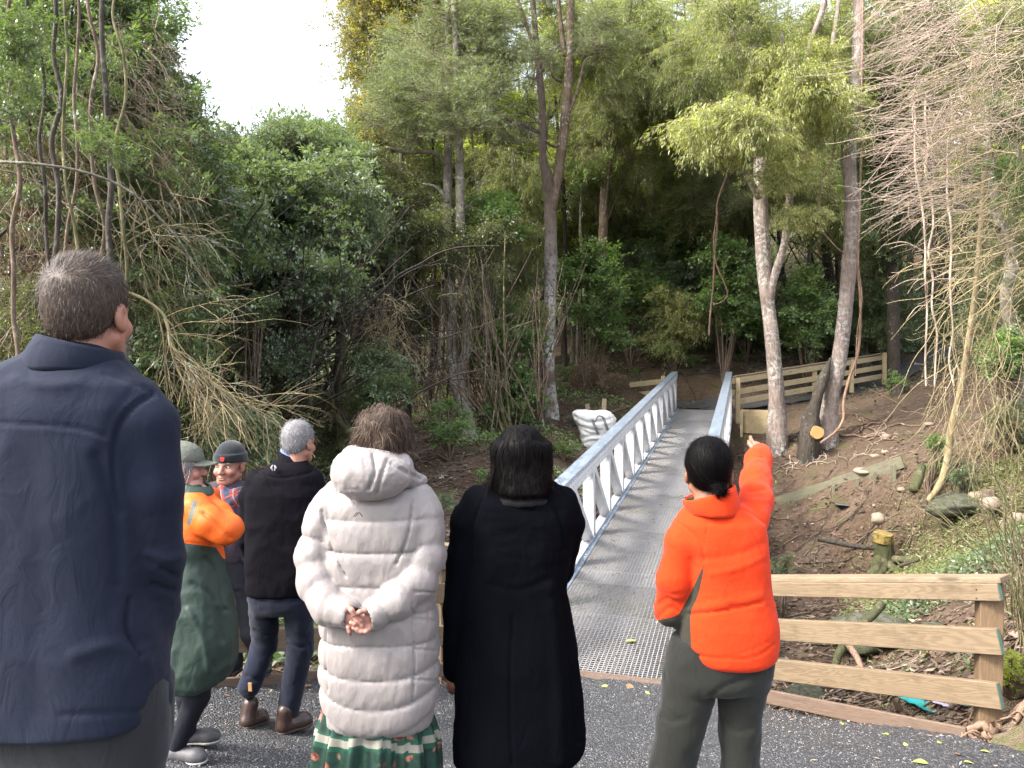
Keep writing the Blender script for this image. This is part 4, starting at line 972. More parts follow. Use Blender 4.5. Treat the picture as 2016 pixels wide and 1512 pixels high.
tree('dark slim trunk seen between the forked tree and the bending trunk', 'dark', [([(1190, 640, 31), (1190, 500, 31), (1196, 350, 31), (1190, 200, 31), (1180, 50, 31)], [.17, .14, .13, .11])], region('willow', 14, 1190, 110, 60, 110, 29, 32, 1.0, 1.5, 44), 8, .06, 17)
tree('thin pale sapling stem rising just right of the speckled trunk', 'grey', [([(1137, 700, 24), (1140, 620, 24), (1147, 520, 24), (1142, 440, 24), (1150, 300, 24)], [.075, .06, .05, .04])], region('round', 4, 1150, 330, 30, 50, 23, 25, .6, .9, 45), 7, .05, 18)
# mossy forked shrub-tree left of the centre
tree('mossy leaning tree with crooked stem behind the white puffer coat', 'mossy',
 [([(690, 880, 13.0), (672, 800, 13.2), (668, 740, 13.3), (670, 670, 13.3), (667, 640, 13.3), (652, 625, 13.3), (640, 590, 13.3), (622, 555, 13.2), (608, 535, 13.1)], [.15, .11, .10, .09, .09, .08, .07, .05]),
  ([(700, 870, 12.6), (690, 850, 12.6), (668, 825, 12.7), (655, 790, 12.7), (640, 775, 12.6), (610, 770, 12.4)], [.08, .07, .06, .04, .02]), ([(668, 720, 13.3), (700, 690, 13), (730, 650, 12.8)], [.04, .02]), ([(640, 590, 13.3), (630, 540, 13.5), (650, 480, 13.7)], [.05, .03])],
 region('teal', 26, 640, 560, 60, 50, 12.2, 13.8, .30, .5, 51) + region('teal', 50, 620, 430, 120, 110, 13, 15.5, .42, .7, 52) + region('teal', 8, 560, 700, 50, 40, 12, 13, .3, .45, 53), 12, .07, 19)
tree('mossy leaning stem behind the grey haired man', 'mossy', [([(585, 900, 13.5), (562, 830, 13.6), (545, 770, 13.7), (538, 735, 13.8), (520, 640, 14)], [.12, .10, .09, .06])], region('teal', 36, 520, 640, 90, 80, 13, 15, .35, .6, 54), 9, .07, 20)
# leafy trees framing the sky gap
def mass_tree(label, bark, foot, top, rad, clumps, seed, group=None):
    mid = tuple((np.array(foot) + np.array(top)) / 2 + V(random.uniform(-15, 15), 0, 0))
    g, b = tree(label, bark, [([foot, mid, top], [rad, rad * .8, rad * .35])], clumps, 8, .08, seed, group)
    r = np.random.default_rng(seed); out = []; pts = [np.asarray(P(*foot)) - b, np.asarray(P(*mid)) - b, np.asarray(P(*top)) - b]
    for k, c in enumerate(clumps[::3]):
        s = pts[0] + (pts[2] - pts[0]) * r.uniform(.3, .95); e = np.asarray(c[1]) - b; m = (s + e) / 2 + r.normal(size=3) * .15 + V(0, 0, -.1); out.append(([s, m, e], [rad * .28, rad * .12]))
    if out: obj('branches', thin_mesh('branches', out, 5, 4), BARK[bark], g)['kind'] = 'stuff'
    return g, b
mass_tree('rounded blue green shrub tree right under the gap of sky', 'dark', (590, 850, 17), (590, 330, 16.5), .15, region('teal', 95, 600, 330, 95, 75, 14.5, 18, .5, .8, 61) + region('teal', 40, 560, 430, 120, 90, 14, 16, .5, .75, 62), 61)
mass_tree('blue green shrub tree sloping down from the left below the sky gap', 'dark', (450, 850, 15), (440, 330, 14.5), .14, region('teal', 70, 455, 355, 85, 75, 13, 15.5, .45, .7, 63) + region('teal', 60, 440, 500, 90, 110, 12, 15, .4, .65, 64), 62)
mass_tree('green broad leaved tree against the sky at the right of the gap', 'dark', (700, 830, 20), (690, 360, 19), .16, region('teal', 46, 690, 385, 55, 80, 17, 20, .5, .8, 65) + region('broad', 40, 690, 520, 60, 100, 16, 19, .5, .75, 66), 63)
mass_tree('olive brown leaved tree on the right edge of the sky gap', 'dark', (800, 800, 26), (770, 0, 24), .2, region('olive', 60, 745, 60, 50, 120, 22, 26, .7, 1.1, 67) + region('olive', 46, 752, 270, 45, 110, 20, 25, .6, .95, 68) + region('olive', 40, 830, 20, 70, 80, 22, 27, .8, 1.2, 69), 64)
mass_tree('greyish brown twiggy tree left of the twin stemmed tree', 'dark', (800, 840, 19), (790, 300, 18.5), .12, region('dark', 36, 780, 430, 66, 130, 17, 21, .5, .85, 70) + region('dark', 22, 790, 600, 66, 90, 16.5, 20, .45, .75, 71), 65)
mass_tree('leafy tree filling the upper left against the sky', 'dark', (250, 900, 10.5), (260, 60, 10), .14, region('broad', 70, 275, 200, 80, 62, 9, 11.5, .3, .5, 72) + region('broad', 50, 205, 70, 75, 90, 9, 11.5, .34, .5, 172) + region('broad', 60, 330, 330, 90, 90, 9.5, 12, .34, .56, 73) + region('broad', 34, 160, -40, 80, 50, 9, 11, .4, .6, 74), 66)
mass_tree('darker leafy tree behind the near man at the left edge', 'dark', (90, 900, 9.5), (80, 60, 9.2), .14, region('broad', 50, 90, 80, 120, 130, 8.5, 11, .32, .5, 75) + region('dark', 40, 80, 330, 130, 130, 9, 11.5, .35, .55, 76) + region('dead', 40, 60, 420, 110, 160, 7.5, 9, .28, .42, 77), 67)
mass_tree('green leafy tree between the near man and the blue green shrubs', 'mossy', (330, 900, 11.5), (340, 380, 11.5), .12, region('broad', 70, 370, 480, 80, 110, 10.5, 13, .34, .55, 78) + region('broad', 40, 300, 640, 80, 100, 10.5, 13, .3, .5, 79), 68)
# crowns between and behind: named by where they stand
mass_tree('feathery green tree whose crown hangs over the middle of the bridge', 'brown', (1180, 640, 24), (1210, 0, 23), .16, region('willow', 42, 1260, 110, 110, 130, 20, 25, .7, 1.15, 81) + region('willow', 20, 1180, 250, 80, 90, 22, 26, .7, 1.1, 82), 69)
mass_tree('feathery tree whose crown fills the top behind the pale side-stemmed tree', 'brown', (1420, 640, 26), (1400, 0, 25), .18, region('willow', 32, 1380, 120, 110, 150, 21, 26, .8, 1.2, 83) + region('fine', 12, 1440, 360, 70, 60, 22, 26, .7, 1.0, 84), 70)
mass_tree('dark glossy leaved tree right of the tall reddish trunk', 'dark', (1760, 700, 24), (1740, 100, 22), .2, region('broad', 60, 1735, 230, 55, 160, 19, 23, .6, .95, 85) + region('broad', 30, 1760, 420, 60, 80, 20, 24, .6, .9, 86) + region('dark', 40, 1800, 100, 90, 140, 17, 21, .6, .95, 87), 71)
mass_tree('grey leaved tree with small hanging leaves in front of the twin stems', 'grey', (960, 850, 18), (950, 420, 17.5), .06, region('dark', 34, 930, 470, 80, 80, 16, 19, .4, .65, 88) + region('round', 16, 975, 430, 60, 50, 16.5, 18, .28, .42, 89), 72)
mass_tree('lime green tree tinted to look sunlit behind the twin stems', 'dark', (860, 800, 36), (860, 300, 35), .15, region('lime', 60, 850, 360, 90, 110, 32, 37, 1.0, 1.6, 90) + region('lime', 24, 1000, 330, 60, 90, 33, 38, 1.0, 1.5, 91), 73)
mass_tree('lime green tree tinted to look sunlit between the trunks behind the bridge', 'dark', (1150, 700, 40), (1150, 250, 38), .15, region('lime', 36, 1170, 250, 90, 90, 36, 41, 1.1, 1.7, 92) + region('lime', 20, 1215, 290, 30, 70, 36, 40, 1.0, 1.4, 93), 74)
mass_tree('leafy tree tinted to look sunlit between speckled trunk and bending trunk', 'grey', (1130, 720, 34), (1120, 200, 33), .12, region('lime', 26, 1150, 400, 110, 90, 28, 34, .9, 1.4, 192) + region('willow', 26, 1180, 420, 130, 100, 27, 33, .9, 1.4, 193), 174)
mass_tree('leafy tree tinted to look sunlit behind the left of the twin stems', 'grey', (830, 800, 30), (820, 250, 29), .12, region('lime', 20, 830, 420, 60, 120, 26, 30, .8, 1.2, 194) + region('willow', 24, 960, 380, 80, 120, 25, 31, .8, 1.3, 195), 175)
mass_tree('fine leafed tree filling the gap behind the far bridge end', 'grey', (1400, 690, 29), (1410, 230, 28), .10, region('willow', 30, 1400, 360, 120, 110, 25, 29, .8, 1.2, 198) + region('round', 16, 1330, 470, 120, 50, 26, 29, .6, .9, 199), 177)
mass_tree('fine leafed tree filling the gap between the two pale barked trees', 'grey', (1600, 690, 29), (1600, 230, 28), .10, region('willow', 26, 1600, 350, 90, 120, 23, 28, .8, 1.2, 200) + region('broad', 14, 1740, 470, 70, 90, 24, 28, .6, .9, 201), 178)
mass_tree('grey green tree filling the shade right of the twin stems', 'grey', (1010, 800, 22), (1010, 300, 21), .08, region('willow', 22, 1010, 420, 60, 150, 19.5, 22, .55, .9, 202) + region('dark', 14, 1000, 560, 60, 80, 19.5, 22, .5, .8, 203), 179)
mass_tree('mid green leafy tree behind the left-bending and straight trunks', 'grey', (1310, 700, 36), (1320, 200, 35), .12, region('willow', 36, 1330, 380, 110, 120, 31, 37, 1.0, 1.5, 196) + region('bright', 14, 1260, 320, 80, 90, 31, 36, .9, 1.3, 197), 176)
# ------------------------------------------------------------------ the wood behind
def wood_trunk(seed):
    r = np.random.default_rng(seed); H = 15; n = 7; p = [np.zeros(3)]; d = V(r.normal() * .04, r.normal() * .04, 1)
    for i in range(n): d = unit(d + r.normal(size=3) * (.07, .07, 0)); p.append(p[-1] + d * H / n)
    paths = [(p, [.20, .16, .13, .11, .09, .07, .05, .03])]
    for k in range(7):
        i = r.integers(2, n); a = r.uniform(0, 6.28); q = [p[i], p[i] + V(math.cos(a), math.sin(a), .5) * r.uniform(.6, 1.1)]; q.append(q[1] + V(math.cos(a) + r.normal() * .3, math.sin(a) + r.normal() * .3, .7) * r.uniform(.6, 1.2)); paths.append((q, [.07, .05, .02]))
    return trunk_mesh('trunk', paths, 8, .06, seed), p
WT = [wood_trunk(s) for s in range(6)]
for m, _ in WT: m.materials.append(BARK['dark'])
WT2 = []
for m, p in WT[:3]:
    m2 = m.copy(); m2.materials.clear(); m2.materials.append(BARK['grey']); WT2.append((m2, p))
r = random.Random(12); placed = []; n_w = 0; WOODT = []
def sky_limit(x, y):
    """highest z that stays below the sky gap, for a spot at x, y"""
    px = CX + FPX * x / y
    lim = np.interp(px, [-200, 190, 300, 360, 430, 520, 600, 690, 740, 800, 2500], [-600, -500, -60, 180, 270, 300, 280, 300, 140, -500, -600])
    return CAMZ + (720 - lim) / FPX * y
tries = 0
while n_w < 120 and tries < 4000:
    tries += 1
    y = 23 + 37 * r.random() ** 1.2; px = r.uniform(-250, 2300); x = (px - CX) / FPX * y
    if 1200 < px < 1480 and y < 29: continue
    if 290 < px < 450 or (450 < px < 720 and y < 22): continue
    if y < 27 and 1400 < px < 1900: continue
    if px < 420: y = r.uniform(13, 30); x = (px - CX) / FPX * y
    if any((x - a) ** 2 + (y - b) ** 2 < 2.4 for a, b in placed): continue
    placed.append((x, y)); z = gz(x, y) - .1; lim = sky_limit(x, y); full = r.uniform(11, 16); H = min(full, lim - z - 1.2)
    if H < 3: continue
    n_w += 1; k = r.randrange(6); m, pp = (WT2 if r.random() < .4 else WT)[k % 3] if r.random() < .5 else WT[k]
    gy = k < 3 and False
    g = root('tree', (x, y, z), 'tree', 'tree', 'trees of the wood on the far slope' if px > 850 else 'trees of the wood on the left')
    sc = H / 15; fat = max(.55, sc) * r.uniform(.7, 1.25)
    obj('trunk', m, None, g, None, (0, 0, r.uniform(0, 6.28)), (fat, fat, sc))
    WOODT.append([px, y, g, fat, m in [q[0] for q in WT2]])
    kinds = r.choice([['willow'], ['fine', 'willow'], ['willow', 'lime'], ['bright', 'willow'], ['willow', 'bright']]) if px > 850 else r.choice([['broad'], ['teal', 'broad'], ['teal', 'round']])
    for c in range(7 if y > 34 else 7):
        h = r.uniform(.30, .92); a = r.uniform(0, 6.28); ra = r.uniform(.2, 2.0) * (1.25 - .7 * h) * max(sc, .6)
        put(r.choice(kinds), (math.cos(a) * ra, math.sin(a) * ra, H * h), r.uniform(1.0, 1.7) * max(sc, .6), g)

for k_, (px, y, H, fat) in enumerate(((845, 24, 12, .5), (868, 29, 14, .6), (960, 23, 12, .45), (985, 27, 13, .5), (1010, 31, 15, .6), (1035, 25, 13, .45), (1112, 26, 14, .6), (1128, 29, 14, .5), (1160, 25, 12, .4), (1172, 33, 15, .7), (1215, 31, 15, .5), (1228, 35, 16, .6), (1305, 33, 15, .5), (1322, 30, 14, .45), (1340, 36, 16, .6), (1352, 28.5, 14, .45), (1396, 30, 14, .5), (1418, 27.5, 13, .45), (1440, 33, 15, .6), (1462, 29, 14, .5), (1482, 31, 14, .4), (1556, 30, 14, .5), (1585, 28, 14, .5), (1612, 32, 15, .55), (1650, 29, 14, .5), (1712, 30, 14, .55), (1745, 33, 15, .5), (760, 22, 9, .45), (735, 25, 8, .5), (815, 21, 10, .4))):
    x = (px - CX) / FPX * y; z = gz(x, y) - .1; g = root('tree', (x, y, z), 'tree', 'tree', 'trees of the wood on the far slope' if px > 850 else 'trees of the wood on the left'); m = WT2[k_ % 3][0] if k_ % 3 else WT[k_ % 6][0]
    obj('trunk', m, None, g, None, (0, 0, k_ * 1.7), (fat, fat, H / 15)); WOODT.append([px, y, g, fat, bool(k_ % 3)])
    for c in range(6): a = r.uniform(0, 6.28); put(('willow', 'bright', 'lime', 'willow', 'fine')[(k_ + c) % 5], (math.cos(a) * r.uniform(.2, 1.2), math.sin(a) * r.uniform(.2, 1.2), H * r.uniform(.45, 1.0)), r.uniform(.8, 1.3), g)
LAND = [(-300, 60, 'at the left picture edge'), (60, 200, 'above the near man head'), (200, 330, 'right of the near man head'), (330, 430, 'above the cap woman'), (430, 540, 'above the beanie man'), (540, 660, 'above the grey haired man'), (660, 770, 'above the puffer coat woman'), (770, 860, 'left of the twin stemmed tree'), (860, 960, 'behind the twin stemmed tree'),
 (960, 1050, 'between twin stems and speckled trunk'), (1050, 1120, 'behind the speckled trunk'), (1120, 1200, 'right of the speckled trunk'), (1200, 1280, 'behind the layered shrub'), (1280, 1360, 'above the far bridge end'), (1360, 1440, 'behind the straight mossy trunk'), (1440, 1530, 'behind the side-stemmed tree'),
 (1530, 1600, 'between the two pale barked trees'), (1600, 1690, 'behind the tall reddish tree'), (1690, 1780, 'right of the tall reddish tree'), (1780, 1870, 'behind the hanging knotted vines'), (1870, 1950, 'behind the leaning sapling'), (1950, 2080, 'at the right picture edge'), (2080, 2200, 'just beyond the right picture edge'), (2200, 2500, 'far beyond the right picture edge')]
seen_l = {}
for px, y, g, fat, grey in sorted(WOODT, key=lambda q: (q[0] // 60, q[1])):
    where = next((w for a, b, w in LAND if a <= px < b), 'at the picture edge'); L_ = '%s %s trunk %s, %s' % ('stout' if fat > .85 else 'slim', 'grey' if grey else 'dark', where, 'near' if y < 27 else 'in the middle depth' if y < 38 else 'far back')
    seen_l.setdefault(L_, []).append((px, g))
for L_, lst in seen_l.items():
    lst.sort(key=lambda q: q[0])
    if len(lst) == 1: lst[0][1]['label'] = L_; continue
    nm = {2: ['left one', 'right one'], 3: ['left one', 'middle one', 'right one']}.get(len(lst), ['left one'] + ['second one', 'third one', 'fourth one', 'fifth one', 'sixth one'][:len(lst) - 2] + ['right one'])
    for k_, (px, g) in enumerate(lst): g['label'] = L_ + ', ' + nm[min(k_, len(nm) - 1)]
# ================================================================== undergrowth
def hit(px, py, z0=3.0, z1=60.0):
    """where the ray through a photo pixel meets the ground"""
    zs = np.concatenate([np.arange(z0, 30, .1), np.arange(30, z1, .5)]); pts = np.array([P(px, py, z) for z in zs]); g = ground_z(pts[:, 0], pts[:, 1])
    b = np.where(pts[:, 2] < g)[0]
    if len(b) == 0: return pts[-1], zs[-1]
    i = b[0]; p = pts[i].copy(); p[2] = g[i]; return p, zs[i]
# far wood: a leafy mass closing the view
def mass(name, n, xf, yf, hf, size, mat, seed, spread=1.0, flat=.6):
    r = np.random.default_rng(seed); x, y = xf(r, n), yf(r, n); z = ground_z(x, y); h = hf(r, x, y)
    keep = h > .05; x, y, z, h = x[keep], y[keep], z[keep], h[keep]; k = len(x)
    p = np.stack([x, y, z + h], 1); d = r.normal(size=(k, 3)) * (1, 1, .7) + V(0, -.2, -.25); nn = r.normal(size=(k, 3)) * .7 + V(0, -.6, .6)
    L = size * r.uniform(.6, 1.3, k); v, f = leaves_mesh(p, d, nn, L, L * flat, None)
    me = mesh(name, v, f, False, {'lr': np.clip(r.uniform(0, .7, k) + vnoise(p * .5, seed) * .35, 0, 1)}); return me
def lim_h(x, y): 
    px = CX + FPX * x / y; return CAMZ + (720 - np.interp(px, [-200, 190, 300, 360, 430, 520, 600, 690, 740, 800, 2500], [-600, -500, -60, 200, 290, 320, 300, 320, 150, -500, -600])) / FPX * y
def far_h(r, x, y):
    g = ground_z(x, y, False); top = np.minimum(lim_h(x, y) - g - .5, 14 + 3 * vnoise(np.stack([x * .25, y * .25, 0 * x], 1), 4)); return top * r.uniform(0, 1, len(x)) ** .8
obj('far_wood', mass('far_wood', 70000, lambda r, n: r.uniform(-58, 62, n), lambda r, n: r.uniform(58, 66, n), far_h, .42, M_L['willow'], 5), M_L['willow'], kind='stuff')
obj('far_wood_left', mass('far_wood_left', 30000, lambda r, n: r.uniform(-32, -7, n), lambda r, n: r.uniform(26, 32, n), far_h, .26, M_L['broad'], 6), M_L['broad'], kind='stuff')
def low_h(r, x, y): return np.maximum(0, vnoise(np.stack([x * .6, y * .6, 0 * x], 1), 14) + .55) * 1.3 * r.uniform(0, 1, len(x))
def yr(a, b, pw=1.0): return lambda r, n: a + (b - a) * r.uniform(0, 1, n) ** pw
obj('far_undergrowth', mass('far_undergrowth', 60000, lambda r, n: r.uniform(-25, 40, n), yr(31, 58), low_h, .24, M_L['dark'], 7), M_L['dark'], kind='stuff')
def dark_h(r, x, y): return np.maximum(0, vnoise(np.stack([x * .5, y * .5, 0 * x], 1), 24) + .7) * 1.5 * r.uniform(0, 1, len(x))
obj('darkening_undergrowth', mass('darkening_undergrowth', 46000, lambda r, n: r.uniform(4.5, 24, n), yr(27.5, 35), dark_h, .15, M_L['dark'], 8), M_L['dark'], kind='stuff')  # dark leaves added to deepen the shade over the lit wood floor
# leaf litter on the banks
M_LITTER = NT('leaf_litter'); _t = M_LITTER; lr = _t.attr('lr')
_t.set(Base_Color=_t.ramp(lr, [(.0, (.03, .019, .013)), (.35, (.075, .045, .032)), (.6, (.14, .09, .064)), (.8, (.22, .155, .12)), (.93, (.33, .26, .20)), (1.0, (.17, .18, .06))]), Roughness=.75); M_LITTER = _t.m
def scatter_view(n, seed, zlo, zhi, pw=1.3, margin=200):
    r = np.random.default_rng(seed); Z = zlo + (zhi - zlo) * r.uniform(0, 1, n) ** pw; px = r.uniform(-margin, 2016 + margin, n); x = (px - CX) / FPX * Z
    ok = ~(in_poly(x, Z, PATH_POLY) & (r.uniform(0, 1, n) > .0)); return x[ok], Z[ok], r
def litter(name, n, seed, zlo, zhi, size, dens=None):
    x, y, r = scatter_view(n, seed, zlo, zhi)
    if dens is not None: k = r.uniform(0, 1, len(x)) < dens(x, y); x, y = x[k], y[k]
    z = ground_z(x, y) + r.uniform(.005, .03, len(x)); k = len(x); p = np.stack([x, y, z], 1)
    d = r.normal(size=(k, 3)) * (1, 1, .25); nn = r.normal(size=(k, 3)) * .45 + V(0, 0, 1); L = size * r.uniform(.5, 1.4, k)
    v, f = leaves_mesh(p, d, nn, L, L * r.uniform(.3, .55, k), None); return mesh(name, v, f, False, {'lr': np.clip(r.beta(2, 3, k) + .1, 0, 1)})
def bare_at(x, y):
    d1 = np.hypot(x - P(1680, 830, 19)[0], y - 19) / 3.4; d2 = np.hypot(x - P(1750, 880, 15)[0], y - 15) / 2.0; d3 = np.hypot(x - P(1370, 760, 23.6)[0], y - 23.4) / 2.4
    return np.clip(np.minimum(np.minimum(d1, d2), d3) - .40, .28, 1)
obj('leaf_litter', litter('leaf_litter', 90000, 21, 5.0, 34, .085, bare_at), M_LITTER, kind='stuff')
# fallen twigs
def twigs(name, n, seed, zlo, zhi, mat, L0=.5, rad=.006, dens=None, lift=.04):
    x, y, r = scatter_view(n, seed, zlo, zhi)
    if dens is not None: k = r.uniform(0, 1, len(x)) < dens(x, y); x, y = x[k], y[k]
    V_, F_, kk = [], [], 0
    for a, b in zip(x, y):
        L = L0 * r.uniform(.4, 1.8); th = r.uniform(0, 6.28); d = V(math.cos(th), math.sin(th), 0) * L / 3; q = np.array([V(a, b, 0) + d * i + r.normal(size=3) * L * .07 for i in range(4)])
        V_.append(q)
    q = np.concatenate(V_); q[:, 2] = ground_z(q[:, 0], q[:, 1]) + r.uniform(.01, lift, len(q)) ; out = []
    for i in range(0, len(q), 4): out.append((q[i:i + 4], [rad * r.uniform(.6, 1.8), rad * .5]))
    return obj(name, thin_mesh(name, out, 3, 1), mat, kind='stuff')
twigs('fallen_twigs', 2600, 31, 5.2, 26, BARK['drab'], .42, .007, bare_at)
twigs('fallen_dark_twigs', 1500, 32, 5.2, 24, BARK['brown'], .7, .009, bare_at)
# low green growth in patches
def green_patch(name, kind, seed, n, px0, px1, zlo, zhi, size, hmax, thr=.0, fl=.4, dens=None):
    r = np.random.default_rng(seed); Z = r.uniform(zlo, zhi, n); px = r.uniform(px0, px1, n); x = (px - CX) / FPX * Z; nz = vnoise(np.stack([x * .9, Z * .9, 0 * x], 1), seed)
    k = (nz > thr) & ~in_poly(x, Z, PATH_POLY); x, y, nz = x[k], Z[k], nz[k]
    if dens is not None: k = r.uniform(0, 1, len(x)) < dens(x, y); x, y, nz = x[k], y[k], nz[k]
    m = len(x)
    z = ground_z(x, y) + r.uniform(0, 1, m) ** 1.5 * hmax * np.clip((nz - thr) * 3, .1, 1); p = np.stack([x, y, z], 1)
    d = r.normal(size=(m, 3)) * (1, 1, .5) + V(0, 0, .25); nn = r.normal(size=(m, 3)) * .6 + V(0, -.1, 1); L = size * r.uniform(.6, 1.3, m)
    v, f = leaves_mesh(p, d, nn, L, L * fl, None); return obj(name, mesh(name, v, f, False, {'lr': np.clip(r.uniform(0, .9, m) + nz * .2, 0, 1)}), M_L[kind], kind='stuff')
def right_bank(x, y):
    px = CX + FPX * x / y; a = np.clip((px - 1640) / 160, 0, 1) * np.clip((13.2 - y) / 1.5, 0, 1) * np.clip((y - 8.6) / 1.5, 0.06, 1) * .75; return a
green_patch('ground_cover', 'willow', 41, 90000, 1600, 2150, 5.2, 13.0, .055, .16, -.8, .26, right_bank)
green_patch('bank_greenery', 'round', 42, 26000, 700, 1330, 9, 22, .07, .18, .25, .6)
green_patch('wood_greenery', 'dark', 43, 26000, 300, 2016, 20, 32, .12, .35, .15, .5, lambda x, y: bare_at(x, y) ** 2)
green_patch('gully_greenery', 'broad', 44, 22000, 1450, 2016, 5.4, 10, .06, .14, .1, .45)
green_patch('left_greenery', 'broad', 45, 40000, -100, 760, 6, 20, .10, .5, -.1, .45)
# shrubs and young plants: (pixel of the foot, spread in px, kind, number of sprays, label)
def shrub(foot, ext, kind, n, label, Z=None, s=(.22, .4), stem='brown', group=None, name='shrub', stems=3, seed=0):
    p0, Zh = hit(foot[0], foot[1]); 
    if Z is not None: p0 = P(foot[0], foot[1], Z); p0[2] = gz(p0[0], p0[1]); Zh = Z
    g = root(name, p0, label, name.split('_')[-1] if name != 'shrub' else 'shrub', group); r = random.Random(seed + int(foot[0])); cs = []
    x0, y0, x1, y1 = ext; out = []; rn = np.random.default_rng(int(foot[0]) + seed)
    while len(cs) < n:
        u, v = r.uniform(-1, 1), r.uniform(-1, 1)
        if u * u + v * v > 1: continue
        c = P((x0 + x1) / 2 + u * (x1 - x0) / 2, (y0 + y1) / 2 + v * (y1 - y0) / 2, Zh + r.uniform(-.5, .5) * (x1 - x0) / FPX * Zh); cs.append(c)
    for c in cs: put(kind, c, r.uniform(*s), g, p0)
    for c in cs[::max(1, n // (stems * 3))]:
        e = c - p0; out.append(([np.zeros(3), e * .5 + rn.normal(size=3) * .06 + V(0, 0, .05), e], [.022, .008]))
    obj('stems', thin_mesh('stems', out, 4, 4), BARK[stem], g)['kind'] = 'stuff'; return g
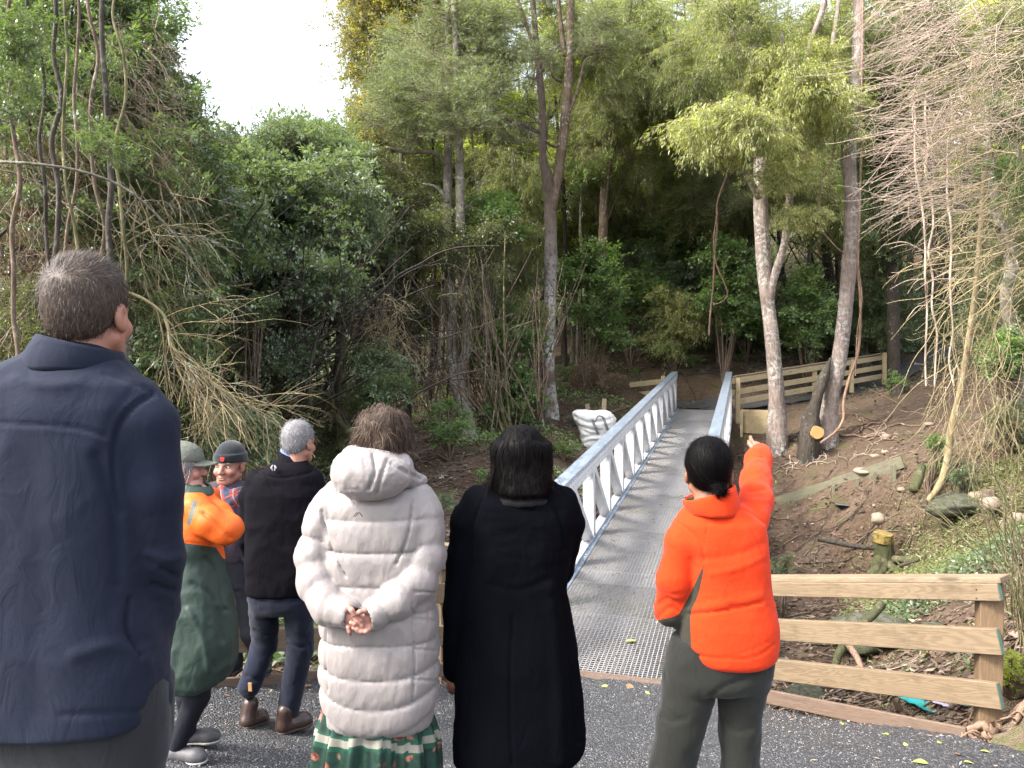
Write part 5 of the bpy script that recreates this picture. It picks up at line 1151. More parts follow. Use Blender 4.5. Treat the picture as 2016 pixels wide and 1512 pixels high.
S = [((1290, 680), (1215, 478, 1400, 590), 'teal', 34, 'wide dark green shrub with layered round leaves behind the bridge centre', 27.5, (.6, 1.0)),
 ((1240, 690), (1205, 530, 1300, 640), 'round', 16, 'mid green bushy sapling below the layered shrub, left of the mossy trunk', 25.5, (.45, .7)),
 ((1170, 760), (1140, 620, 1230, 700), 'round', 14, 'light green sapling with small leaves right of the speckled trunk', 22.5, (.35, .6)),
 ((1320, 690), (1280, 590, 1345, 660), 'round', 10, 'small pale green plant on the slope left of the straight mossy trunk', 25, (.35, .55)),
 ((1325, 700), (1300, 650, 1340, 690), 'round', 5, 'tiny pale green plant below the small pale plant behind the bridge', 24.5, (.25, .4)),
 ((1470, 680), (1432, 590, 1505, 665), 'round', 16, 'green round leaved shrub just left of the pale side-stemmed tree', 26, (.45, .7)),
 ((1600, 690), (1560, 585, 1650, 680), 'round', 20, 'green shrub standing between the two pale barked trees', 26, (.45, .75)),
 ((1420, 600), (1395, 440, 1490, 570), 'broad', 26, 'dark green shrub in the shade behind the hanging vine', 29, (.6, .9)),
 ((1700, 690), (1660, 560, 1790, 680), 'dark', 26, 'dark shrub in deep shade right of the reddish trunk', 28, (.6, .9)),
 ((1000, 850), (940, 600, 1060, 760), 'round', 30, 'round leaved shrub left of the speckled trunk', 18.0, (.3, .5)),
 ((1020, 850), (960, 740, 1060, 840), 'round', 16, 'lower leafy shrub at the foot of the bank left of the speckled trunk', 17.5, (.25, .42)),
 ((885, 880), (845, 790, 930, 880), 'round', 14, 'bright green sprig of round leaves at the foot of the twin stems', 14.2, (.16, .26)),
 ((1065, 740), (1040, 590, 1078, 650), 'bright', 7, 'yellowish leaves caught against the left side of the speckled trunk', 18.6, (.2, .32)),
 ((740, 800), (690, 690, 800, 790), 'broad', 18, 'broad leaved green sprig right of the mossy crooked stem', 12.5, (.24, .4)),
 ((500, 900), (405, 820, 560, 900), 'broad', 22, 'bright broad leaved branch above the man in the beanie', 8.6, (.2, .3)),
 ((480, 760), (455, 580, 540, 640), 'broad', 10, 'bright leafy branch tip reaching out left of the mossy tree', 11.5, (.2, .32)),
 ((700, 900), (560, 780, 760, 880), 'dark', 30, 'dark low shrub behind the grey haired man and the puffer coat', 14, (.35, .55)),
 ((430, 900), (330, 780, 480, 880), 'dark', 26, 'dark low shrub behind the woman in the cap', 11, (.3, .45)),
 ((300, 860), (230, 640, 380, 800), 'broad', 26, 'dark green shrub behind the drooping dry branches', 11, (.3, .5)),
 ((60, 860), (-60, 560, 130, 760), 'dark', 30, 'dark shrub at the left edge behind the near man', 8.5, (.28, .42)),
 ((1830, 930), (1820, 860, 1865, 930), 'round', 9, 'small bright plant right of the end of the low board wall', 12.4, (.13, .22)),
 ((1890, 960), (1880, 905, 1915, 965), 'broad', 7, 'small glossy plant left of the pile of pale stones', 11.6, (.13, .2)),
 ((1790, 800), (1750, 735, 1795, 775), 'round', 7, 'bright leafy sprig growing beside the dark cut stump', 19.6, (.16, .26)),
 ((1985, 760), (1950, 640, 2016, 740), 'round', 22, 'light green shrub at the right edge among hanging vines', 12.5, (.2, .36)),
 ((1990, 900), (1960, 800, 2050, 890), 'dark', 18, 'low green shrub at the right edge below the vines', 12.0, (.2, .34)),
 ((1540, 1140), (1515, 1085, 1560, 1145), 'broad', 6, 'small dark glossy plant showing above the top rail beside the orange jumper', 10.5, (.10, .16)),
 ((1150, 740), (1105, 480, 1215, 640), 'round', 30, 'tall light green sapling bush just right of the speckled trunk', 22.0, (.4, .7)),
 ((1425, 700), (1385, 470, 1490, 640), 'round', 30, 'tall light green bush behind the left end of the far fence', 23.5, (.45, .75)),
 ((1330, 700), (1270, 560, 1370, 690), 'bright', 18, 'pale green bush on the slope above the far bridge end', 24.5, (.4, .65)),
 ((1590, 720), (1555, 520, 1625, 690), 'round', 22, 'leafy bush filling the gap between the two pale barked trees', 23.5, (.4, .65)),
 ((1740, 720), (1690, 520, 1800, 690), 'broad', 26, 'green bush behind the right end of the far fence', 25.5, (.5, .8)),
 ((1000, 800), (880, 560, 1060, 700), 'willow', 26, 'pale leafed bush hanging behind the twin stems', 19.5, (.4, .7)),
 ((1860, 1350), (1835, 1290, 1870, 1340), 'dark', 5, 'small dark plant seen between the middle and bottom rails', 6.2, (.10, .15)),
 ((1995, 1350), (1965, 1290, 2040, 1350), 'lime', 8, 'yellow green mossy tuft on the bank right of the fence post', 4.9, (.07, .11)),
 ((940, 950), (925, 925, 990, 955), 'round', 4, 'small light green plant on the litter bank left of the black haired woman', 13, (.12, .18)),
 ((870, 1000), (850, 975, 890, 1015), 'broad', 3, 'small bright leaves at the right shoulder of the puffer coat', 10.5, (.10, .14)),
 ((1110, 900), (1090, 870, 1140, 900), 'round', 5, 'small green plant below the white bag', 15.5, (.12, .2)),
]
for i, q in enumerate(S): shrub(q[0], q[1], q[2], q[3], q[4], q[5], q[6], seed=i)
# ------------------------------------------------------------------ ferns
def frond_mesh(seed, L=.75):
    r = np.random.default_rng(seed); n = 20; t = np.linspace(0, 1, n); path = np.stack([t * L, 0 * t, L * .45 * np.sin(t * 2.2) - .25 * L * t ** 3], 1)
    B, D, LL = [], [], []
    for i in range(2, n):
        for s in (-1, 1):
            w = L * .28 * math.sin(math.pi * (t[i] * .9 + .08)) + .01; B.append(path[i]); D.append(V(.45, s, -.15)); LL.append(w)
    v, f = leaves_mesh(np.array(B), np.array(D), np.tile(V(0, 0, 1.0), (len(B), 1)) + r.normal(size=(len(B), 3)) * .12, np.array(LL), L * .05, None, .3)
    tv, tf = tube(path, np.linspace(.006, .002, n), 3, False); f2 = np.array(tf) + len(v)
    me = mesh('frond', np.concatenate([v, tv]), np.concatenate([f, f2]), False, {'lr': np.concatenate([r.uniform(.2, .8, len(f)), np.zeros(len(f2))])}, np.concatenate([np.zeros(len(f)), np.ones(len(f2))]))
    me.materials.append(M_L['round']); me.materials.append(M_TWIG); return me
FR = [frond_mesh(s) for s in range(3)]
def fern(px, py, s, n, label, Z=None, lift=0, group='ferns on the slope beyond the bridge'):
    p, Zh = hit(px, py); 
    g = root('fern', p + V(0, 0, lift), label, 'fern', group)
    for k in range(n): obj('frond', random.choice(FR), None, g, (0, 0, 0), (random.uniform(-.2, .2), random.uniform(-.75, -.15), k * 6.283 / n + random.uniform(-.2, .2)), s * random.uniform(.8, 1.2))
for a in ((1368, 728, .85, 9, 'bright fern on the cut bank above the far end of the bridge'), (1345, 700, .7, 7, 'smaller fern up the slope left of the bright fern'), (1455, 715, .6, 7, 'fern just left of the pale side-stemmed tree above the far fence'),
          (1430, 705, .5, 6, 'thin fern between the bright fern and the pale tree'), (1120, 748, .9, 8, 'spiky fern above the white bag'), (1555, 690, .8, 8, 'fern between the two pale barked trees above the fence'), (1680, 700, .8, 8, 'fern in shade above the right half of the far fence'),
          (1588, 655, 1.1, 9, 'larger fern in the shade between the two pale trees'), (1810, 640, 1.0, 8, 'dim fern behind the hanging vines on the right'), (1100, 775, .6, 6, 'low fern between speckled trunk and white bag'), (1250, 745, .6, 6, 'low fern on the bank left of the bridge end'), (1180, 720, .7, 6, 'fern on the slope above the bag')): fern(*a)
# brown wilted shrub on the bank
g = shrub((1190, 760), (1130, 705, 1225, 770), 'dead', 26, 'wilted brown leaved brush heaped on the bank above the white bag', 22.0, (.3, .5), seed=77)
# ------------------------------------------------------------------ vines and bare branches
def vine(label, pts, rad, bark='vine', name='vine', n=6, extra=()):
    w = [P(*p) for p in pts]; base = w[-1] if w[-1][2] < w[0][2] else w[0]; g = root(name, base, label, name)
    obj('stem', thin_mesh('stem', [([q - base for q in w], rad)], n, 5), BARK[bark], g)
    for q, r in extra: obj('side_stem', thin_mesh('side_stem', [([P(*p) - base for p in q], r)], 5, 5), BARK[bark], g)
vine('long reddish vine hanging down beside the tall reddish trunk and curving to its foot', [(1699, -20, 16.6), (1697, 130, 16.6), (1695, 300, 16.6), (1692, 430, 16.6), (1689, 520, 16.6), (1694, 600, 16.6), (1690, 690, 16.6), (1672, 745, 16.5), (1661, 790, 16.4), (1660, 825, 16.3), (1645, 850, 16.2), (1615, 872, 16.1)], [.024, .026, .030, .028],
     extra=(([(1690, 520, 16.5), (1697, 590, 16.5), (1688, 650, 16.5), (1684, 740, 16.4)], [.012, .012]),))
vine('thin loop of vine hanging between the two pale barked trees', [(1646, 240, 17), (1640, 310, 17), (1625, 340, 16.9), (1614, 380, 16.8), (1613, 440, 16.8), (1640, 480, 16.8), (1662, 500, 16.9)], [.018, .018, .015])
vine('twisted pale vine hanging left of the pale side-stemmed tree', [(1438, 320, 22), (1425, 360, 22), (1412, 400, 22), (1412, 440, 22), (1407, 500, 22), (1404, 560, 22), (1398, 620, 22), (1396, 660, 22)], [.03, .03, .025],
     extra=(([(1412, 420, 21.9), (1405, 470, 21.9), (1410, 520, 21.9), (1425, 555, 21.9), (1432, 580, 21.9), (1420, 595, 21.9), (1404, 600, 21.9)], [.022, .022]),))
rr = np.random.default_rng(44)
for (x0, x1, lab) in ((1800, 1818, 'knotted pale hanging vine, left one of the cluster before the dark wood'), (1822, 1836, 'knotted pale hanging vine beside the left one of the cluster'), (1866, 1872, 'thin pale hanging vine, right one of the cluster before the dark wood')):
    pts = []; 
    for k, y in enumerate(np.linspace(180, 760, 12)): t_ = k / 11; pts.append((x0 + (x1 - x0) * t_ * 1.6 + rr.uniform(-7, 7), y, 12.5 + rr.uniform(-.1, .1)))
    ex = []
    for k in range(9):
        a = pts[rr.integers(2, 9)]; b = (a[0] + rr.choice([-1, 1]) * rr.uniform(20, 90), a[1] + rr.uniform(-35, 30), a[2] + rr.uniform(-.4, .4)); ex.append(([a, ((a[0] + b[0]) / 2, (a[1] + b[1]) / 2 - rr.uniform(5, 14), a[2]), b], [.010, .005]))
    vine(lab, pts, [.016, .018, .014], 'pinkish', extra=ex)
# leaning pale stem on the right
vine('slender pale leaning stem rising from the low bank right of the board wall', [(1938, 330, 10.2), (1928, 480, 10.4), (1918, 590, 10.6), (1905, 680, 10.8), (1893, 760, 11.0), (1872, 845, 11.2), (1868, 890, 11.3), (1852, 950, 11.4), (1828, 985, 11.5)], [.03, .035, .04, .045, .05, .05, .04], 'straw', 'sapling', 7)
tree('crooked grey tree trunk near the right edge, bending over the bank', 'grey', [([(2010, 905, 12.8), (1995, 700, 12.8), (1978, 590, 12.7), (1990, 520, 12.6), (1965, 440, 12.5), (1950, 330, 12.4), (1945, 200, 12.3)], [.11, .10, .09, .09, .08, .07, .05]), ([(1968, 450, 12.5), (1920, 420, 12.2), (1885, 400, 12)], [.05, .025])],
 region('broad', 20, 1960, 300, 60, 120, 11, 13, .22, .36, 95) + region('dark', 40, 1950, 500, 70, 220, 13.5, 15.5, .35, .55, 96) + region('dark', 24, 1990, 120, 60, 120, 12.5, 14.5, .35, .5, 97), 9, .09, 23)
# tangle of dry creeper on the right: arching strands fanning down to the left
def tangle(label, name, n, start, aim, L, bark, seed, rad=.007, droop=.10, jit=.10, base=None, curl=.0, sub=1, splitn=2):
    r = np.random.default_rng(seed); out = []
    b = P(*base) if base else P(*start(r)); g = root(name, b, label, 'branches')
    for k in range(n):
        s = P(*start(r)); d = unit(np.array(aim(r))); l = r.uniform(*L); m = 8; pts = [s - b]
        for i in range(m): d = unit(d + V(0, 0, -droop) + r.normal(size=3) * jit); pts.append(pts[-1] + d * l / m)
        out.append((pts, [rad * r.uniform(.7, 1.5), rad * .45]))
        for j in range(splitn * sub):
            i = r.integers(2, m - 1); spray(r, pts[i], d + r.normal(size=3) * .6, l * .32, 0, rad * .5, out, droop * .8)
    obj('strands', thin_mesh('strands', out, 3, 2), BARK[bark], g)['kind'] = 'stuff'; return g
tangle('pinkish mass of dry creeper strands hanging in the upper right corner', 'dry_creeper', 330, lambda r: (r.uniform(1790, 2060), r.uniform(-60, 260), r.uniform(8.5, 10.5)), lambda r: (-1 + r.normal() * .55, r.normal() * .4, r.normal() * .35 - .15), (.5, 1.25), 'pinkish', 3, .0055, .055, .13, base=(2030, -40, 10.5))
tangle('straw coloured dry strands at the right edge below the creeper mass', 'dry_creeper', 190, lambda r: (r.uniform(1900, 2070), r.uniform(60, 560), r.uniform(8.5, 10.0)), lambda r: (-1 + r.normal() * .6, r.normal() * .4, r.normal() * .3 - .35), (.5, 1.2), 'straw', 4, .0055, .06, .13, base=(2050, 80, 10))
tangle('layered pinkish strands spreading left over the dark wood', 'dry_creeper', 170, lambda r: (r.uniform(1840, 1960), r.uniform(230, 420), r.uniform(9.5, 11.0)), lambda r: (-1 + r.normal() * .35, r.normal() * .3, r.normal() * .18 + .05), (.6, 1.4), 'pinkish', 5, .0045, .045, .10, base=(1940, 300, 10.5))
tangle('loose dry stems standing over the low bank at the right edge', 'dry_creeper', 110, lambda r: (r.uniform(1850, 2060), r.uniform(560, 860), r.uniform(9.5, 12)), lambda r: (r.normal() * .5, r.normal() * .3, -1), (.5, 1.6), 'straw', 6, .006, .02, .16, base=(1960, 900, 11))
tangle('upright dry stems at the near right edge behind the fence post', 'dry_creeper', 46, lambda r: (r.uniform(1985, 2080), r.uniform(1230, 1330), r.uniform(4.9, 5.8)), lambda r: (-.05 + r.normal() * .25, r.normal() * .2, 1), (.7, 1.6), 'yellow', 7, .006, -.01, .10, base=(2010, 1330, 5.2))
# drooping dry branches at the left
def bough(label, pts, rad, seed, bark='straw', n=30, aim=(.5, 0, -.7), L=(.5, 1.1), twr=.0052, from_t=.3, depth=1, split=4, base_i=0, spread=.45, droop=.06, name='bare_branch'):
    r = np.random.default_rng(seed); w = np.array([P(*p) for p in pts]); b = w[base_i]; c = catmull(w - b, 6); g = root(name, b, label, 'branch')
    obj('bough', thin_mesh('bough', [(w - b, rad)], 6, 6), BARK[bark], g); out = []
    for k in range(n):
        t = r.uniform(from_t, 1); p = c[int(t * (len(c) - 1))]; spray(r, p, np.array(aim) + r.normal(size=3) * spread, r.uniform(*L), depth, twr * (1.3 - .5 * t), out, droop, split, .5, .12)
    obj('twigs', thin_mesh('twigs', out, 3, 2), BARK[bark], g)['kind'] = 'stuff'
bough('pale drooping dry branch fanning down right of the near man', [(235, 570, 6.6), (285, 590, 6.7), (325, 625, 6.8), (335, 680, 6.8), (355, 740, 6.9), (400, 800, 7.0)], [.016, .013, .010, .006], 1, 'straw', n=34, aim=(.55, .1, -.75), L=(.45, .85))
bough('second pale dry branch curving down to the cap woman from the left', [(325, 625, 6.9), (350, 700, 7.0), (400, 745, 7.1), (470, 785, 7.3), (530, 830, 7.4)], [.014, .011, .008, .005], 2, 'straw', n=30, aim=(.8, .1, -.5), L=(.3, .7), from_t=.2)
bough('long dark arching branch crossing the upper left', [(-30, 318, 6.0), (60, 322, 6.0), (150, 335, 6.1), (230, 362, 6.2), (290, 405, 6.3), (350, 470, 6.4), (400, 550, 6.6), (435, 590, 6.7)], [.013, .012, .011, .009, .005], 3, 'grey', 8, (.5, 0, -.5), (.2, .5), .005, .5)
bough('yellowish mossy branch arching behind the near man head', [(80, 520, 7.5), (105, 482, 7.5), (150, 490, 7.5), (210, 500, 7.4), (280, 460, 7.4), (330, 440, 7.4)], [.024, .02, .014, .008], 4, 'yellow', 20, (.6, 0, -.2), (.3, .8), .007)
for i, (x0, dx, z, rd, bk, lab) in enumerate(((62, 40, 6.2, .014, 'dark', 'dark thin climbing stem at the far upper left'), (105, 10, 6.5, .020, 'dark', 'dark climbing stem forking near the top left'), (150, -15, 6.4, .013, 'brown', 'brown climbing stem left of the thickest dark climber'),
      (205, 25, 6.6, .024, 'dark', 'thickest dark climbing stem above the near man head'), (232, 8, 6.5, .013, 'yellow', 'pale yellowish climbing stem above the near man head'), (175, 30, 6.9, .016, 'brown', 'wavy brown climbing stem above the near man head'), (25, 12, 6.0, .016, 'brown', 'brown climbing stem at the left picture edge'), (125, 22, 6.2, .012, 'yellow', 'thin yellowish climber between the dark stems'))):
    r = np.random.default_rng(60 + i); pts = [(x0 + dx * k / 9 + r.uniform(-13, 13), -60 + k * 85, z + r.uniform(-.06, .06)) for k in range(12)]; vine(lab, pts, [rd * .8, rd, rd * 1.1, rd], bk, 'climber', 6)
tangle('matted brown dry stems at the left edge behind the near man', 'dry_thicket', 330, lambda r: (r.uniform(-80, 170), r.uniform(150, 800), r.uniform(6.6, 8.2)), lambda r: (r.normal() * .6 + .3, r.normal() * .3, -1 + r.normal() * .4), (.4, 1.2), 'drab', 12, .005, .03, .15, base=(20, 820, 7.4))
tangle('yellowish dry stems between the near man and the leafy tree', 'dry_thicket', 190, lambda r: (r.uniform(90, 380), r.uniform(250, 620), r.uniform(7.2, 9.0)), lambda r: (r.normal() * .6 + .45, r.normal() * .3, -.8 + r.normal() * .4), (.4, 1.2), 'straw', 13, .005, .05, .13, base=(240, 820, 8))
tangle('grey dead twigs fanning out in front of the leafy upper left tree', 'dry_thicket', 220, lambda r: (r.uniform(140, 330), r.uniform(40, 330), r.uniform(7.5, 9.0)), lambda r: (r.normal() * .6 + .6, r.normal() * .3, -.5 + r.normal() * .5), (.4, 1.2), 'drab', 14, .0045, .05, .13, base=(280, 600, 8.5))
tangle('dark stems criss crossing in the shade behind the cap woman and beanie man', 'dry_thicket', 160, lambda r: (r.uniform(300, 760), r.uniform(600, 860), r.uniform(12, 16)), lambda r: (.7 + r.normal() * .5, r.normal() * .3, .9), (1.2, 3.2), 'dark', 15, .022, .02, .10, base=(520, 900, 14), splitn=1)
tangle('tan dead brush hanging right of the mossy crooked tree', 'dry_thicket', 120, lambda r: (r.uniform(690, 800), r.uniform(570, 700), r.uniform(12.6, 14)), lambda r: (r.normal() * .7, r.normal() * .3, -.5 + r.normal() * .5), (.5, 1.0), 'straw', 16, .006, .05, .2, base=(750, 800, 13.5))
tangle('thin dark stems rising in the shade left of the twin stemmed tree', 'dry_thicket', 110, lambda r: (r.uniform(740, 1080), r.uniform(760, 860), r.uniform(15.5, 19)), lambda r: (r.normal() * .25, r.normal() * .3, 1), (1.5, 4.0), 'brown', 17, .018, 0, .07, base=(840, 870, 17), splitn=1)
tangle('dim tangle of stems in the dark wood behind the far fence', 'dry_thicket', 220, lambda r: (r.uniform(1050, 2000), r.uniform(450, 690), r.uniform(26, 34)), lambda r: (r.normal() * .5, r.normal() * .3, 1), (2, 6.0), 'dark', 18, .035, 0, .08, base=(1500, 690, 30), splitn=1)
tangle('pale slanting saplings left of the speckled trunk', 'sapling_clump', 12, lambda r: (r.uniform(990, 1010), r.uniform(850, 870), r.uniform(16.5, 17)), lambda r: (-.35 + r.normal() * .2, r.normal() * .2, 1), (3, 5), 'yellow', 19, .03, 0, .06, base=(1000, 865, 16.8), splitn=2)
for k_, (n_, x0, x1, y0, y1, z0, z1, kd, lab) in enumerate(((50, -40, 230, 100, 480, 7.2, 8.4, 'broad', 'leafy climber among the dry stems above the near man'), (60, 180, 400, 240, 700, 7.6, 9.2, 'broad', 'leafy climber hanging over the pale drooping branches'), (24, -40, 110, 520, 700, 7.0, 8.0, 'dark', 'dim leafy climber at the left edge behind the near man shoulder'))):
    b_ = P((x0 + x1) / 2, y1, z1); g = root('leafy_climber', b_, lab, 'climber')
    for _ in range(n_): put(kd, P(random.uniform(x0, x1), random.uniform(y0, y1), random.uniform(z0, z1)), random.uniform(.16, .36), g, b_)
# leafy sprays close to the camera, upper left
for (q, n, s, lab) in (((20, 80), 8, (.14, .22), 'bright green leafy spray at the top left corner'), ((190, 270), 5, (.10, .15), 'bright backlit leaves hanging above the near man'), ((20, 190), 5, (.12, .18), 'green leaves at the left edge below the top left spray')):
    p0 = P(q[0], q[1], 5.6); g = root('leafy_branch', p0, lab, 'branch')
    for k in range(n): put('broad', P(q[0] + random.uniform(-55, 55), q[1] + random.uniform(-45, 45), 5.6 + random.uniform(-.3, .3)), random.uniform(*s), g, p0)
# ================================================================== stones, stumps, bag and small things
M_STONE = NT('river_stone'); _t = M_STONE; co = _t.coord('Object'); n = _t.noise(co, 6, 5, .65); n2 = _t.noise(co, 45, 3)
_t.set(Base_Color=_t.mix(n2, _t.ramp(n, [(.3, (.11, .083, .062)), (.6, (.25, .19, .145)), (.8, (.33, .27, .22))]), (.26, .20, .15)), Roughness=.85); _t.bump(_t.math('ADD', n, _t.math('MULTIPLY', n2, .3)), .5, .02); M_STONE = _t.m
M_BOULDER = NT('mossy_boulder'); _t = M_BOULDER; co = _t.coord('Object'); n = _t.noise(co, 3.5, 6, .7); n2 = _t.noise(co, 20, 4)
_t.set(Base_Color=_t.mix(_t.ramp(n, [(.42, 0.0), (.55, 1.0)]), _t.ramp(n2, [(.3, (.05, .045, .035)), (.7, (.13, .12, .10))]), _t.ramp(n2, [(.3, (.022, .03, .010)), (.7, (.06, .07, .025))])), Roughness=.95); _t.bump(n2, .8, .03); M_BOULDER = _t.m
def rock_mesh(seed, rough=.2, sub=3):
    import bmesh
    bm = bmesh.new(); bmesh.ops.create_icosphere(bm, subdivisions=sub, radius=1.0); me = bpy.data.meshes.new('stone'); bm.to_mesh(me); bm.free()
    v = np.empty(len(me.vertices) * 3, np.float32); me.vertices.foreach_get('co', v); v = v.reshape(-1, 3); v = v * (1 + rough * fbm(v * 1.3, seed, 3))[:, None]; me.vertices.foreach_set('co', v.ravel()); me.polygons.foreach_set('use_smooth', np.ones(len(me.polygons), dtype=bool)); return me
RK = [rock_mesh(s) for s in range(4)]; RB_ = [rock_mesh(s + 9, .3, 4) for s in range(3)]
for m in RK: m.materials.append(M_STONE)
for m in RB_: m.materials.append(M_BOULDER)
def stone(px, py, wpx, hpx, label, Z=None, group=None, big=False, up=0.0, name='stone'):
    """px, py = middle of the stone; it rests on the ground below"""
    if Z is None: p, Z = hit(px, py + hpx * .42)
    w = wpx / FPX * Z / 2; h = hpx / FPX * Z / 2; c = P(px, py, Z); z = (gz(c[0], c[1]) + h * .72) if not up else c[2]
    o = obj(name, random.choice(RB_ if big else RK), None, None, (c[0], c[1], z), (0, 0, random.uniform(0, 6.28)), (w, w * .9, h), label, 'stone' if not big else 'boulder', group); return o
stone(1953, 991, 33, 30, 'round pale stone, upper one of the three at the right edge', 10.6, 'pile of round pale stones', up=1)
stone(1982, 1012, 26, 22, 'round pale stone, lower left one of the three at the right edge', 10.3, 'pile of round pale stones')
stone(2006, 1008, 32, 26, 'round pale stone, lower right one of the three at the right edge', 10.2, 'pile of round pale stones')
stone(1888, 945, 32, 26, 'pale stone behind the glossy plant, left of the stone pile', 11.7); stone(1926, 958, 30, 20, 'flat pinkish stone between the glossy plant and the dark root stub', 11.3)
stone(1775, 940, 16, 10, 'small flat stone just below the right end of the board wall', 13.0); stone(1745, 850, 18, 13, 'lone round pale stone on the bare bank below the cut stump', 16.6); stone(1743, 884, 14, 9, 'small pale stone above the board wall', 15.3)
stone(1700, 921, 40, 14, 'wide flat pale stone half buried behind the board wall', 14.1); stone(1828, 838, 18, 11, 'pale clod on the bare bank right of the lone round stone', 16.4); stone(1868, 927, 14, 9, 'small pale stone left of the leaning sapling foot', 12.0); stone(1723, 890, 20, 9, 'flat grey clod on the bare bank', 15.2)
stone(1560, 1215, 110, 60, 'large mossy boulder behind the front fence beside the orange jumper', 8.2, big=True, name='boulder'); stone(1720, 1215, 150, 70, 'wide mossy boulder behind the middle of the front fence', 8.6, big=True, name='boulder'); stone(1860, 1240, 90, 50, 'dark mossy boulder left of the fence post', 7.6, big=True, name='boulder')
stone(1660, 1300, 60, 34, 'dark wet rock in the gully below the middle rail', 7.2, big=True, name='boulder'); stone(1590, 1380, 80, 30, 'dark rock low in the gully below the bottom rail', 6.6, big=True, name='boulder'); stone(1890, 975, 120, 40, 'dark earthy boulder under the leaning sapling foot', 11.4, big=True, name='boulder')
stone(1145, 838, 50, 36, 'grey rooty boulder at the foot of the speckled trunk', 18.6, big=True, name='boulder')
# stump with a stone beside its sawn yellow top
M_CUT = NT('sawn_wood'); _t = M_CUT; co = _t.coord('Object'); q = _t.node('ShaderNodeVectorMath', operation='LENGTH', i_0=co).outputs['Value']; w = _t.math('SINE', _t.math('MULTIPLY', _t.math('ADD', q, _t.math('MULTIPLY', _t.noise(co, 6, 3), .05)), 240.0))
_t.set(Base_Color=_t.mix(_t.math('MULTIPLY_ADD', w, .25, .5), (.42, .25, .09), (.28, .15, .05)), Roughness=.85); M_CUT = _t.m
M_CUT2 = NT('yellow_sawn_wood'); _t = M_CUT2; co = _t.coord('Object'); n = _t.noise(co, 14, 5, .7); _t.set(Base_Color=_t.ramp(n, [(.38, (.05, .042, .016)), (.5, (.19, .13, .03)), (.7, (.29, .215, .055))]), Roughness=.8); _t.bump(n, .6, .02); M_CUT2 = _t.m
sb_ = P(1740, 1125, 11.9); sb_[2] = gz(sb_[0], sb_[1]) - .05
st_ = root('tree_stump', sb_, 'old mossy stump with spreading roots and a bright yellow sawn top, behind the front fence', 'stump')
top = P(1737, 1052, 11.8); g_ = [];
pth = [([np.zeros(3), (top - sb_) * .5 + V(.03, 0, 0), top - sb_], [.26, .15, .13])]
for (x, y, rr_) in ((1690, 1150, .09), (1715, 1165, .10), (1770, 1150, .08), (1800, 1130, .06), (1680, 1110, .06)):
    e = P(x, y, 11.5); e[2] = gz(e[0], e[1]) + .02; pth.append(([(top - sb_) * .55, (top - sb_) * .25 + (e - sb_) * .35 + V(0, 0, .05), e - sb_], [.10, rr_, .04]))
obj('trunk', trunk_mesh('trunk', pth, 12, .14, 31, False), BARK['mossy'], st_)
ct = MB().tube([top - sb_ + V(0, -.01, -.10), top - sb_ + V(0, -.03, .02)], [.15, .145], 9); obj('sawn_top', ct.mesh('sawn_top', False), M_CUT2, st_)
sp = P(1729, 1021, 12.0); o = obj('stone', RK[1], None, None, sp, (0, 0, 1), (.105, .10, .09), 'round pale stone balanced on the yellow topped stump', 'stone')
# sawn log face near the two trunks
lf = P(1610, 851, 16.6); lg_ = root('sawn_log', lf, 'short log with a fresh orange sawn face at the foot of the reddish tree', 'log'); dd = V(-.15, .9, -.35)
obj('log', MB().tube([V(0, .03, 0) * 1.0, dd * .6], [.145, .16], 14).mesh('log', True), BARK['dark'], lg_)
ct = MB(); th = np.linspace(0, 6.283, 17)[:-1]; vv = [V(.15 * math.cos(a) * (1 + .12 * math.sin(2 * a)), .0, .145 * math.sin(a) * (1 + .1 * math.cos(3 * a))) for a in th]
ct.add(np.array([v_ + V(0, .05, 0) for v_ in vv] + vv), [tuple(range(16, 32))] + [(i, (i + 1) % 16, 16 + (i + 1) % 16, 16 + i) for i in range(16)]); obj('sawn_face', ct.mesh('sawn_face'), M_CUT, lg_, (0, 0, 0), (-.35, 0, .15))
# cut stump on the bank
def stump(px, py0, py1, Z, r0, label, bark='dark'):
    b = P(px, py1, Z); b[2] = min(b[2], gz(b[0], b[1])) - .05; g = root('tree_stump', b, label, 'stump'); t_ = P(px - 2, py0, Z) - b; obj('trunk', trunk_mesh('trunk', [([np.zeros(3), t_ * .5, t_], [r0 * 1.2, r0, r0 * .85])], 10, .1, int(px), True), BARK[bark], g)
stump(1768, 756, 800, 19.4, .17, 'dark cut stump with a leafy sprig on the bare bank', 'dark'); stump(1948, 963, 1010, 11.0, .11, 'dark brown root stub left of the pile of round stones', 'brown')
stump(1700, 640, 690, 26.5, .22, 'pale lichen covered stump behind the right part of the far fence', 'grey')
lgp = [P(1815, 925, 12.2), P(1805, 955, 12.0), P(1797, 972, 11.9)]; g = root('log', lgp[2], 'short mossy yellow log lying right of the board wall', 'log'); obj('log', trunk_mesh('log', [([q - lgp[2] + V(0, 0, .05) for q in lgp], [.07, .075, .07])], 9, .08, 41, False), BARK['mossy'], g)
